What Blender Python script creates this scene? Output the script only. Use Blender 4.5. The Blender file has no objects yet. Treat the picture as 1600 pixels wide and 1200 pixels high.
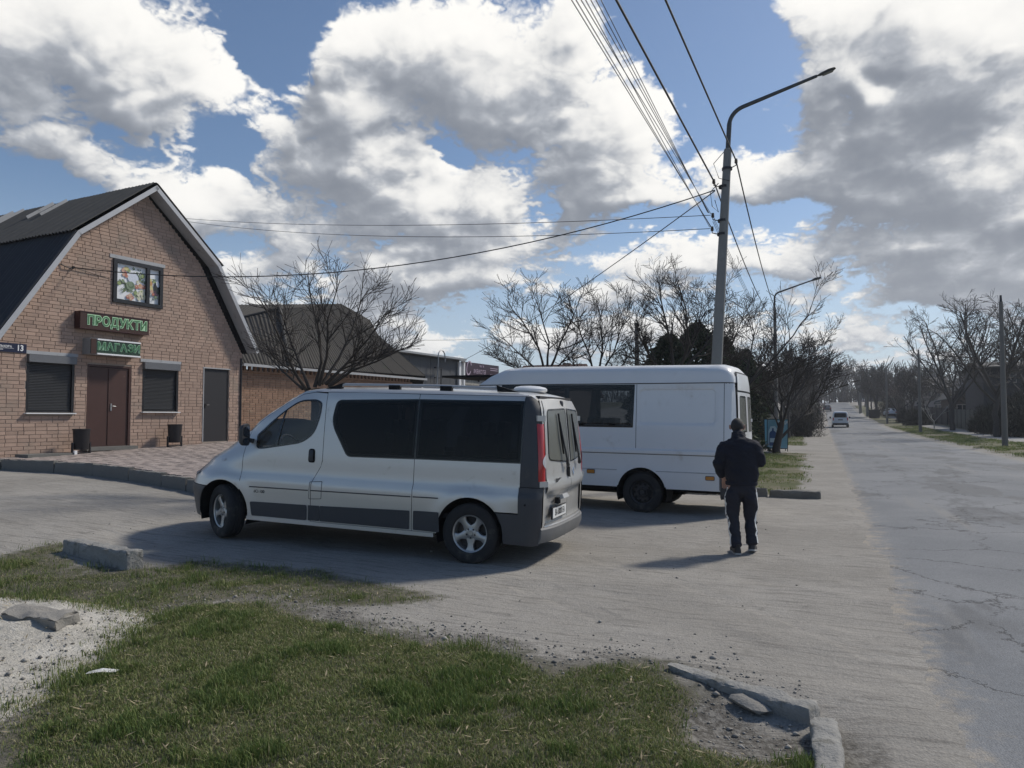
import bpy, bmesh, math, random
import numpy as np
from mathutils import Vector, Matrix, Euler
from mathutils.geometry import delaunay_2d_cdt

R = math.radians
SC = bpy.context.scene
COL = SC.collection
rng = np.random.default_rng(7)
random.seed(7)

# ---------------------------------------------------------------- camera
FPX, EYE = 1150.0, 1.65                    # focal length in photo pixels, eye height
PITCH, YAW = math.atan(52 / FPX), math.atan(485 / FPX)
cam_d = bpy.data.cameras.new('camera'); cam_d.sensor_width = 36; cam_d.lens = FPX / 1600 * 36
cam_d.clip_start = 0.05; cam_d.clip_end = 3000
cam = bpy.data.objects.new('camera', cam_d); COL.objects.link(cam)
cam.location = (0, 0, EYE); cam.rotation_euler = (math.pi / 2 + PITCH, 0, YAW)
SC.camera = cam
_fw = Vector((-math.sin(YAW) * math.cos(PITCH), math.cos(YAW) * math.cos(PITCH), math.sin(PITCH)))
_rt = Vector((math.cos(YAW), math.sin(YAW), 0)); _up = _rt.cross(_fw)

def ray(px, py):
    return _fw + _rt * ((px - 800) / FPX) + _up * ((600 - py) / FPX)

def on_ground(px, py, z=0.0):
    d = ray(px, py); t = (z - EYE) / d.z
    return Vector((d.x * t, d.y * t, z))

def at_y(px, py, y):
    d = ray(px, py); t = y / d.y
    return Vector((d.x * t, y, EYE + d.z * t))

def at_x(px, py, x):
    d = ray(px, py); t = x / d.x
    return Vector((x, d.y * t, EYE + d.z * t))

# ---------------------------------------------------------------- sun, sky, exposure
SUN_AZ, SUN_EL = R(35.5), R(43)            # clockwise from the street axis (+y)
sun_dir = Vector((math.sin(SUN_AZ) * math.cos(SUN_EL), math.cos(SUN_AZ) * math.cos(SUN_EL), math.sin(SUN_EL)))
sun_d = bpy.data.lights.new('sun', 'SUN'); sun_d.energy = 3.0; sun_d.angle = R(7); sun_d.color = (1.0, 0.935, 0.83)
sun = bpy.data.objects.new('sun', sun_d); COL.objects.link(sun)
sun.rotation_euler = (-sun_dir).to_track_quat('-Z', 'Y').to_euler()
SC.view_settings.view_transform = 'Standard'; SC.view_settings.look = 'None'
SC.view_settings.exposure = 0.14; SC.view_settings.gamma = 1.0; SC.view_settings.use_curve_mapping = False
SC.render.engine = 'CYCLES'
try:
    SC.cycles.use_denoising = True
    SC.cycles.max_bounces = 6; SC.cycles.transparent_max_bounces = 8
except Exception:
    pass

# clouds: (photo x, photo y, half width, half height, weight) of the cloud masses, used as world directions
CLOUDS = [
 (150, 70, 250, 130, 1.15), (235, 130, 150, 130, .95), (20, 120, 130, 90, .9), (262, 215, 90, 75, .7), (-160, 60, 250, 160, 1.1),
 (70, 222, 130, 45, .75), (150, 262, 80, 34, .65),
 (405, 130, 34, 60, .5), (375, 172, 80, 26, .55),
 (560, 70, 130, 75, .9), (690, 90, 210, 120, 1.0), (800, 130, 180, 160, 1.1), (880, 70, 95, 120, .9), (545, 165, 160, 62, .95), (570, 205, 150, 40, .8),
 (440, 240, 140, 70, .85), (620, 270, 310, 110, 1.0), (760, 270, 210, 130, .9), (960, 215, 130, 140, 1.0), (955, 300, 170, 60, .9),
 (320, 320, 150, 80, .95), (300, 250, 60, 60, .6), (470, 335, 260, 80, .95), (720, 345, 300, 64, .9), (660, 425, 190, 80, 1.05), (430, 425, 190, 60, .8),
 (585, 485, 110, 70, .9), (760, 400, 70, 40, .4), (400, 490, 160, 40, .6),
 (1040, 395, 300, 46, .85), (1230, 400, 170, 52, .75), (860, 385, 160, 46, .6), (900, 455, 300, 40, .6),
 (1195, 282, 135, 62, .95), (1120, 262, 80, 40, .6), (1100, 155, 46, 22, .42), (1030, 118, 30, 22, .4),
 (1310, 50, 120, 100, 1.0), (1460, 90, 280, 180, 1.2), (1400, 270, 190, 190, 1.15), (1560, 270, 240, 240, 1.25), (1300, 200, 90, 120, .8), (1500, 420, 260, 70, 1.0),
 (1600, 450, 220, 60, .9), (1430, 330, 160, 90, .7), (1430, 455, 90, 30, .55), (1340, 460, 120, 34, .35), (1420, 520, 120, 30, .4), (1560, 510, 160, 40, .5),
 (1000, 520, 520, 42, .75), (1330, 570, 200, 30, .7), (1250, 470, 130, 36, .6), (640, 545, 180, 34, .6), (1150, 590, 300, 24, .6),
 (1900, 200, 320, 320, 1.1), (2500, 100, 500, 300, .8), (300, -300, 300, 150, .9), (900, -420, 300, 140, .9), (-700, 200, 380, 200, .9), (-1400, 100, 500, 300, .9), (1500, -420, 260, 160, .7),
]

HOLES = [(440, 70, 75, 130, .9), (350, 235, 50, 36, .8), (700, 232, 34, 20, .8), (610, 205, 60, 14, .35), (1110, 70, 100, 110, 1.0), (1225, 332, 70, 22, .6), (20, 285, 60, 22, .6), (190, 205, 40, 26, .5),
 (780, 232, 60, 24, .35), (850, 330, 40, 30, .4), (600, 380, 90, 18, .35), (800, 470, 140, 26, .5), (1010, 330, 50, 26, .4), (1330, 170, 26, 40, .6), (1395, 110, 30, 20, .7), (520, 300, 60, 20, .3)]

def nn(nt, typ, **kw):
    n = nt.nodes.new(typ)
    for k, v in kw.items():
        if k == 'inp':
            for a, b in v.items():
                n.inputs[a].default_value = b
        else:
            setattr(n, k, v)
    return n

def math_node(nt, op, a, b=None, c=None, clamp=False):
    n = nt.nodes.new('ShaderNodeMath'); n.operation = op; n.use_clamp = clamp
    for i, v in enumerate((a, b, c)):
        if v is None: continue
        if isinstance(v, (int, float)): n.inputs[i].default_value = v
        else: nt.links.new(v, n.inputs[i])
    return n.outputs[0]

def smooth_node(nt, v, lo, hi, o0=0.0, o1=1.0):
    n = nt.nodes.new('ShaderNodeMapRange'); n.interpolation_type = 'SMOOTHSTEP'
    n.inputs[1].default_value = lo; n.inputs[2].default_value = hi; n.inputs[3].default_value = o0; n.inputs[4].default_value = o1
    nt.links.new(v, n.inputs[0]); return n.outputs[0]


def _perlin(x, y, seed):
    r = np.random.default_rng(seed); perm = r.permutation(256).astype(np.int32); perm = np.concatenate([perm, perm])
    ang = r.random(256).astype(np.float32) * 2 * np.pi; gx, gy = np.cos(ang), np.sin(ang)
    xi = np.floor(x).astype(np.int32); yi = np.floor(y).astype(np.int32)
    xf = (x - xi).astype(np.float32); yf = (y - yi).astype(np.float32); xi &= 255; yi &= 255
    u = xf * xf * xf * (xf * (xf * 6 - 15) + 10); v = yf * yf * yf * (yf * (yf * 6 - 15) + 10)
    def g(ix, iy, fx, fy):
        h = perm[perm[ix & 255] + (iy & 255)]
        return gx[h] * fx + gy[h] * fy
    a = g(xi, yi, xf, yf); b = g(xi + 1, yi, xf - 1, yf)
    c = g(xi, yi + 1, xf, yf - 1); d = g(xi + 1, yi + 1, xf - 1, yf - 1)
    return (a + u * (b - a)) * (1 - v) + (c + u * (d - c)) * v

def fbm(x, y, seed, octv=5, gain=.5, lac=2.03):
    x = np.asarray(x, np.float32); y = np.asarray(y, np.float32)
    t = np.zeros(np.broadcast(x, y).shape, np.float32); a = 1.0; f = 1.0
    for k in range(octv):
        t += a * _perlin(x * f + 17.3 * k, y * f - 9.1 * k, seed + k); a *= gain; f *= lac
    return t

def smooth(v, lo, hi):
    t = np.clip((v - lo) / (hi - lo), 0, 1); return t * t * (3 - 2 * t)

def cloud_density(az, el):
    """cloud cover over world azimuth (from +y, clockwise) and elevation"""
    ce = np.cos(el); dx = np.sin(az) * ce; dy = np.cos(az) * ce; dz = np.sin(el)
    k = 1.0 / (np.maximum(dz, 0) + .30)
    u, v = dx * k, dy * k
    w1 = fbm(u * 7.0, v * 7.0, 11, 5, .55); w2 = fbm(u * 7.0 + 40, v * 7.0, 23, 5, .55)
    ax = az + w1 * .030; ay = el + w2 * .026
    ce = np.cos(ay); dx = np.sin(ax) * ce; dy = np.cos(ax) * ce; dz = np.sin(ay)
    tot = np.full(az.shape, -.4, np.float32)
    for (px, py, rx, ry, wt) in CLOUDS:
        d = ray(px, py); L = d.length; c = d.normalized()
        eh = Vector((c.y, -c.x, 0)).normalized(); ev = eh.cross(c).normalized()
        if ev.z < 0: ev = -ev
        X = (dx * eh.x + dy * eh.y) * (FPX * L / rx); Y = (dx * ev.x + dy * ev.y + dz * ev.z) * (FPX * L / ry)
        front = (dx * c.x + dy * c.y + dz * c.z) > .3
        q = np.where(front, np.clip(1.05 - 1.15 * (X * X + Y * Y), -.4, 1) * wt, -.4)
        tot = np.maximum(tot, q) + .15 * np.maximum(np.minimum(tot, q), 0)
    for (px, py, rx, ry, wt) in HOLES:
        d = ray(px, py); L = d.length; c = d.normalized()
        eh = Vector((c.y, -c.x, 0)).normalized(); ev = eh.cross(c).normalized()
        if ev.z < 0: ev = -ev
        X = (dx * eh.x + dy * eh.y) * (FPX * L / rx); Y = (dx * ev.x + dy * ev.y + dz * ev.z) * (FPX * L / ry)
        front = (dx * c.x + dy * c.y + dz * c.z) > .3
        tot -= np.where(front, np.clip(1.1 - (X * X + Y * Y), 0, 1) * wt, 0)
    n = fbm(u * 4.2 + 3, v * 4.2, 51, 9, .52)
    bil = np.abs(fbm(u * 7.0 + w1 * 1.2, v * 7.0 + w2 * 1.2, 77, 6, .50))
    bil2 = np.abs(fbm(u * 18.0 + w1 * 3, v * 18.0 + w2 * 3, 99, 5, .55))
    form = tot * .80 + n * .60
    return form + (bil - .22) * .60 + (bil2 - .2) * .16 - .04, form + (bil - .22) * .5

def shift(f, az, el, da, de):
    i = np.clip(np.arange(f.shape[0]) + de / (el[1, 0] - el[0, 0]), 0, f.shape[0] - 1)
    j = np.clip(np.arange(f.shape[1]) + da / (az[0, 1] - az[0, 0]), 0, f.shape[1] - 1)
    i0 = np.floor(i).astype(int); i1 = np.minimum(i0 + 1, f.shape[0] - 1); fi = (i - i0)[:, None].astype(np.float32)
    j0 = np.floor(j).astype(int); j1 = np.minimum(j0 + 1, f.shape[1] - 1); fj = (j - j0)[None].astype(np.float32)
    g = f[i0] * (1 - fi) + f[i1] * fi
    return g[:, j0] * (1 - fj) + g[:, j1] * fj

def blur(f, k):
    for ax in (0, 1):
        for _ in range(2):
            p = np.concatenate([np.repeat(np.take(f, [0], ax), k + 1, ax), f, np.repeat(np.take(f, [-1], ax), k, ax)], ax); c = np.cumsum(p, ax, dtype=np.float64); n = f.shape[ax]
            hi, lo = np.take(c, range(2 * k + 1, 2 * k + 1 + n), ax), np.take(c, range(0, n), ax); f = ((hi - lo) / (2 * k + 1)).astype(np.float32)
    return f

def cloud_rgba(az, el):
    d, form = cloud_density(az, el)
    px = abs(az[0, 1] - az[0, 0])
    alpha = smooth(d, .17, .50) ** .85
    # relief lit from the sun's side (up and to the right of the street); crisp at the rims, soft inside
    bl = lambda f, r: blur(f, max(1, int(r / px)))
    d1, d2 = bl(form, .004), bl(form, .014)
    fine = sum(w * (d - shift(d, az, el, q * .55, q * .9)) for q, w in ((.008, .55), (.018, .6)))
    soft = sum(w * (f - shift(f, az, el, q * .55, q * .9)) for f, q, w in ((d1, .013, .5), (d1, .024, .7), (d2, .05, .95), (d2, .10, .45)))
    edge = 1 - smooth(bl(d, .006), .22, .72); body = smooth(d2, .30, 1.15)
    sd = np.sin(el) * math.sin(SUN_EL) + np.cos(el) * math.cos(SUN_EL) * np.cos(az - SUN_AZ)
    br = .55 + fine * (.42 + .7 * edge) + .72 * soft - .28 * body + .30 * edge + .10 * smooth(sd, .66, .97) * (edge * 1.6 - 1.6 * body)
    br = np.where(br < .42, .12 + .30 * np.exp(np.minimum(br - .42, 0) / .30), br); br = np.where(br > .74, .74 + .30 * (1 - np.exp(-np.maximum(br - .74, 0) / .30)), br)
    t = br[..., None]
    lo = np.array([.155, .18, .225], np.float32); mid = np.array([.44, .465, .51], np.float32); hi = np.array([1.0, .985, .95], np.float32)
    col = np.where(t < .5, lo + (mid - lo) * (t / .5), mid + (hi - mid) * ((t - .5) / .5))
    col = col * .90
    hz = np.exp(-np.maximum(el, 0) / .10)[..., None] * .6
    col = col * (1 - hz) + np.array([.58, .61, .66]) * hz
    return np.concatenate([col, (alpha * smooth(el, .0, .06))[..., None]], -1).astype(np.float32)

def build_world():
    W, Hh = 4096, 1024
    az1 = (np.arange(W) + .5) / W * 2 * np.pi - np.pi; el1 = (np.arange(Hh) + .5) / Hh * np.pi / 2
    q = 4
    A, E = np.meshgrid(az1[q // 2::q], el1[q // 2::q])
    low = cloud_rgba(A.astype(np.float32), E.astype(np.float32))
    full = np.repeat(np.repeat(low, q, 0), q, 1)
    j0 = int((-YAW - R(46) + np.pi) / (2 * np.pi) * W); j1 = int((-YAW + R(46) + np.pi) / (2 * np.pi) * W); i1 = int(R(46) / (np.pi / 2) * Hh)
    A, E = np.meshgrid(az1[j0:j1], el1[:i1])
    full[:i1, j0:j1] = cloud_rgba(A.astype(np.float32), E.astype(np.float32))
    pix = np.zeros((2 * Hh, W, 4), np.float32); pix[Hh:] = full; pix[:Hh, :, :3] = .3
    img = bpy.data.images.new('cloud_cover', W, 2 * Hh, alpha=True, float_buffer=True)
    img.alpha_mode = 'CHANNEL_PACKED'
    try: img.colorspace_settings.name = 'Non-Color'
    except Exception: pass
    img.pixels.foreach_set(pix.ravel()); img.update()
    w = bpy.data.worlds.new('World'); SC.world = w; w.use_nodes = True
    nt = w.node_tree; nt.nodes.clear()
    out = nn(nt, 'ShaderNodeOutputWorld')
    sky = nn(nt, 'ShaderNodeTexSky', sky_type='NISHITA'); sky.sun_disc = False
    sky.sun_elevation = SUN_EL; sky.sun_rotation = SUN_AZ; sky.altitude = 100
    sky.air_density = 1.0; sky.dust_density = 0.6; sky.ozone_density = 3.0
    bsky = nn(nt, 'ShaderNodeBackground'); bsky.inputs['Strength'].default_value = 0.092
    nt.links.new(sky.outputs[0], bsky.inputs['Color'])
    tc = nn(nt, 'ShaderNodeTexCoord'); v = tc.outputs['Generated']
    sep = nn(nt, 'ShaderNodeSeparateXYZ'); nt.links.new(v, sep.inputs[0])
    az = math_node(nt, 'ARCTAN2', sep.outputs['X'], sep.outputs['Y'])
    el = math_node(nt, 'ARCSINE', sep.outputs['Z'])
    uv = nn(nt, 'ShaderNodeCombineXYZ')
    nt.links.new(math_node(nt, 'MULTIPLY_ADD', az, 1 / (2 * math.pi), .5), uv.inputs[0])
    nt.links.new(math_node(nt, 'MULTIPLY_ADD', el, 1 / math.pi, .5), uv.inputs[1])
    env = nn(nt, 'ShaderNodeTexImage', image=img, interpolation='Linear', extension='EXTEND')
    nt.links.new(uv.outputs[0], env.inputs['Vector'])
    bcl = nn(nt, 'ShaderNodeBackground'); nt.links.new(env.outputs['Color'], bcl.inputs['Color'])
    low = smooth_node(nt, sep.outputs['Z'], 0.0, 0.30, 0.70, 0.0)
    bhz = nn(nt, 'ShaderNodeBackground'); bhz.inputs['Color'].default_value = (.47, .55, .66, 1)
    m0 = nn(nt, 'ShaderNodeMixShader'); nt.links.new(low, m0.inputs[0]); nt.links.new(bsky.outputs[0], m0.inputs[1]); nt.links.new(bhz.outputs[0], m0.inputs[2])
    m1 = nn(nt, 'ShaderNodeMixShader'); nt.links.new(env.outputs['Alpha'], m1.inputs[0])
    nt.links.new(m0.outputs[0], m1.inputs[1]); nt.links.new(bcl.outputs[0], m1.inputs[2])
    nt.links.new(m1.outputs[0], out.inputs['Surface'])
build_world()
# ---------------------------------------------------------------- helpers
class MB:
    """collects simple solids; build() links them as ONE mesh object"""
    def __init__(s): s.v = []; s.f = []; s.m = []; s.c = []
    def add(s, vs, fs, mi=0):
        o = len(s.v); s.v += [tuple(p) for p in vs]; s.f += [tuple(i + o for i in f) for f in fs]; s.m += [mi] * len(fs); return s
    def box(s, c, size, rot=None, mi=0, taper=1.0):
        hx, hy, hz = (d / 2 for d in size)
        vs = [Vector((x * hx * (taper if z > 0 else 1), y * hy * (taper if z > 0 else 1), z * hz)) for z in (-1, 1) for x, y in ((-1, -1), (1, -1), (1, 1), (-1, 1))]
        if rot is not None:
            M = rot if isinstance(rot, Matrix) else Euler(rot).to_matrix()
            vs = [M @ v for v in vs]
        c = Vector(c)
        return s.add([v + c for v in vs], [(3, 2, 1, 0), (4, 5, 6, 7), (0, 1, 5, 4), (1, 2, 6, 5), (2, 3, 7, 6), (3, 0, 4, 7)], mi)
    def bar(s, a, b, w, h, up=(0, 0, 1), mi=0):
        a, b = Vector(a), Vector(b); d = b - a; L = d.length; x = d.normalized(); y = Vector(up).cross(x)
        if y.length < 1e-4: y = Vector((0, 1, 0)).cross(x)
        y.normalize(); z = x.cross(y)
        return s.box((a + b) / 2, (L, w, h), Matrix((x, y, z)).transposed(), mi)
    def tube(s, pts, r, n=6, caps=True, mi=0, squash=None):
        pts = [Vector(p) for p in pts]; k = len(pts); rr = r if isinstance(r, (list, tuple)) else [r] * k
        vs, fs = [], []; ref = None
        for i, p in enumerate(pts):
            t = (pts[min(i + 1, k - 1)] - pts[max(i - 1, 0)])
            t = t.normalized() if t.length > 1e-9 else Vector((0, 0, 1))
            if ref is None: ref = Vector((0, 0, 1)) if abs(t.z) < .9 else Vector((1, 0, 0))
            a = t.cross(ref)
            if a.length < 1e-5: a = t.cross(Vector((0, 1, 0)))
            a.normalize(); b = t.cross(a); ref = -b if False else ref
            for j in range(n):
                q = 2 * math.pi * j / n; vs.append(p + (a * math.cos(q) + b * math.sin(q)) * rr[i])
        for i in range(k - 1):
            for j in range(n):
                j2 = (j + 1) % n; fs.append((i * n + j, i * n + j2, (i + 1) * n + j2, (i + 1) * n + j))
        if caps: fs += [tuple(range(n - 1, -1, -1)), tuple((k - 1) * n + j for j in range(n))]
        return s.add(vs, fs, mi)
    def lathe(s, prof, n=24, origin=(0, 0, 0), axis='Z', mi=0, a0=0.0, a1=2 * math.pi):
        """prof: (radius, height) pairs; axis Y puts the height along y"""
        vs, fs = [], []; full = abs(a1 - a0 - 2 * math.pi) < 1e-6; m = n if full else n + 1; o = Vector(origin)
        for r, h in prof:
            for j in range(m):
                q = a0 + (a1 - a0) * j / n; c, d = r * math.cos(q), r * math.sin(q)
                p = (c, d, h) if axis == 'Z' else ((c, h, d) if axis == 'Y' else (h, c, d))
                vs.append(o + Vector(p))
        for i in range(len(prof) - 1):
            for j in range(n):
                j2 = (j + 1) % m; fs.append((i * m + j, i * m + j2, (i + 1) * m + j2, (i + 1) * m + j))
        return s.add(vs, fs, mi)
    def prism(s, poly, h0, h1, fn=None, mi=0, bottom=True):
        """poly in 2D, extruded along the third axis; fn maps (a, b, h) to 3D"""
        fn = fn or (lambda a, b, h: (a, b, h)); n = len(poly)
        vs = [fn(a, b, h0) for a, b in poly] + [fn(a, b, h1) for a, b in poly]
        fs = [tuple(range(n, 2 * n))] + ([tuple(range(n - 1, -1, -1))] if bottom else [])
        fs += [(i, (i + 1) % n, n + (i + 1) % n, n + i) for i in range(n)]
        return s.add(vs, fs, mi)
    def mesh(s, name, mats, smooth=None):
        me = bpy.data.meshes.new(name); me.from_pydata(s.v, [], s.f)
        for m in (mats if isinstance(mats, (list, tuple)) else [mats]): me.materials.append(m)
        if any(s.m): me.polygons.foreach_set('material_index', s.m)
        finish(me, smooth); return me
    def build(s, name, mats, parent=None, smooth=None):
        return obj(name, s.mesh(name, mats, smooth), parent)

def finish(me, smooth=None, recalc=True):
    if recalc:
        bm = bmesh.new(); bm.from_mesh(me)
        bmesh.ops.recalc_face_normals(bm, faces=bm.faces); bm.to_mesh(me); bm.free()
    if smooth is not None:
        me.polygons.foreach_set('use_smooth', [True] * len(me.polygons))
        try: me.set_sharp_from_angle(angle=R(smooth))
        except Exception: pass
    me.update()

def obj(name, me, parent=None):
    o = bpy.data.objects.new(name, me); COL.objects.link(o)
    if parent is not None: o.parent = parent
    return o

def tag(o, label=None, cat=None, group=None, kind=None):
    if label: o['label'] = label
    if cat: o['category'] = cat
    if group: o['group'] = group
    if kind: o['kind'] = kind
    return o

def thing(name, label, cat, loc=(0, 0, 0), rz=0.0, group=None, rot=None):
    o = bpy.data.objects.new(name, None); COL.objects.link(o); o.empty_display_size = .2
    o.location = loc; o.rotation_euler = rot if rot else (0, 0, rz)
    return tag(o, label, cat, group)

def copy_tree(o, parent=None):
    c = o.copy(); COL.objects.link(c)
    if parent is not None: c.parent = parent
    for ch in list(o.children): copy_tree(ch, c)
    return c

# ---------------------------------------------------------------- materials
def M(name, col, rough=.7, metal=0.0, var=.0, vs=6.0, var2=.0, vs2=40.0, bump=0.0, bs=60.0, spec=.5, coat=0.0, dirt=None, obj_rand=0.0, island=0.0, alpha=None, bdist=.004, stretch=None):
    """principled material whose colour is broken up by two noises, with optional bump, dirt colour and per-object / per-island variation"""
    m = bpy.data.materials.new(name); m.use_nodes = True; nt = m.node_tree; b = nt.nodes['Principled BSDF']
    b.inputs['Roughness'].default_value = rough; b.inputs['Metallic'].default_value = metal
    b.inputs['Specular IOR Level'].default_value = spec
    b.inputs['Coat Weight'].default_value = coat; b.inputs['Coat Roughness'].default_value = .06
    col = tuple(col) + (1,) if len(col) == 3 else col
    b.inputs['Base Color'].default_value = col
    tc = nn(nt, 'ShaderNodeTexCoord'); v = tc.outputs['Object']
    if stretch:
        mp = nn(nt, 'ShaderNodeMapping'); mp.inputs['Scale'].default_value = stretch; nt.links.new(v, mp.inputs[0]); v = mp.outputs[0]
    fac = None
    def addf(o):
        nonlocal fac
        fac = o if fac is None else math_node(nt, 'ADD', fac, o)
    for amp, sc, det in ((var, vs, 5.0), (var2, vs2, 3.0)):
        if amp:
            n = nn(nt, 'ShaderNodeTexNoise', inp={'Scale': sc, 'Detail': det, 'Roughness': .6}); nt.links.new(v, n.inputs['Vector'])
            addf(math_node(nt, 'MULTIPLY_ADD', n.outputs['Fac'], 2 * amp, -amp))
    if obj_rand:
        oi = nn(nt, 'ShaderNodeObjectInfo'); addf(math_node(nt, 'MULTIPLY_ADD', oi.outputs['Random'], 2 * obj_rand, -obj_rand))
    if island:
        ge = nn(nt, 'ShaderNodeNewGeometry'); addf(math_node(nt, 'MULTIPLY_ADD', ge.outputs['Random Per Island'], 2 * island, -island))
    cur = None
    if fac is not None:
        mul = nn(nt, 'ShaderNodeVectorMath', operation='SCALE'); mul.inputs[0].default_value = col[:3]
        nt.links.new(math_node(nt, 'ADD', fac, 1.0), mul.inputs['Scale']); cur = mul.outputs[0]
    if dirt:
        dc, lo, hi, dsc = dirt
        n = nn(nt, 'ShaderNodeTexNoise', inp={'Scale': dsc, 'Detail': 7.0, 'Roughness': .65}); nt.links.new(v, n.inputs['Vector'])
        mx = nn(nt, 'ShaderNodeMix', data_type='RGBA'); nt.links.new(smooth_node(nt, n.outputs['Fac'], lo, hi), mx.inputs['Factor'])
        if cur: nt.links.new(cur, mx.inputs['A'])
        else: mx.inputs['A'].default_value = col
        mx.inputs['B'].default_value = tuple(dc) + (1,); cur = mx.outputs['Result']
    if cur: nt.links.new(cur, b.inputs['Base Color'])
    if bump:
        n = nn(nt, 'ShaderNodeTexNoise', inp={'Scale': bs, 'Detail': 4.0, 'Roughness': .6}); nt.links.new(v, n.inputs['Vector'])
        bp = nn(nt, 'ShaderNodeBump'); bp.inputs['Strength'].default_value = bump; bp.inputs['Distance'].default_value = bdist
        nt.links.new(n.outputs['Fac'], bp.inputs['Height']); nt.links.new(bp.outputs[0], b.inputs['Normal'])
    return m

def glass_mat(name, tint, clear, rough=.02, ior=1.5):
    """a pane: part of the light goes straight through, the rest meets a glossy surface"""
    m = bpy.data.materials.new(name); m.use_nodes = True; nt = m.node_tree; nt.nodes.clear()
    out = nn(nt, 'ShaderNodeOutputMaterial'); tr = nn(nt, 'ShaderNodeBsdfTransparent'); tr.inputs[0].default_value = tuple(tint) + (1,)
    gl = nn(nt, 'ShaderNodeBsdfGlossy'); gl.inputs['Color'].default_value = (.9, .92, .95, 1); gl.inputs['Roughness'].default_value = rough
    df = nn(nt, 'ShaderNodeBsdfDiffuse'); df.inputs[0].default_value = (.012, .013, .015, 1)
    mx = nn(nt, 'ShaderNodeMixShader'); mx.inputs[0].default_value = clear; nt.links.new(df.outputs[0], mx.inputs[1]); nt.links.new(tr.outputs[0], mx.inputs[2])
    fr = nn(nt, 'ShaderNodeFresnel'); fr.inputs[0].default_value = ior
    m2 = nn(nt, 'ShaderNodeMixShader'); ge = nn(nt, 'ShaderNodeNewGeometry'); nt.links.new(math_node(nt, 'MULTIPLY', fr.outputs[0], math_node(nt, 'SUBTRACT', 1.0, ge.outputs['Backfacing'])), m2.inputs[0]); nt.links.new(mx.outputs[0], m2.inputs[1]); nt.links.new(gl.outputs[0], m2.inputs[2])
    nt.links.new(m2.outputs[0], out.inputs[0]); return m

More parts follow.
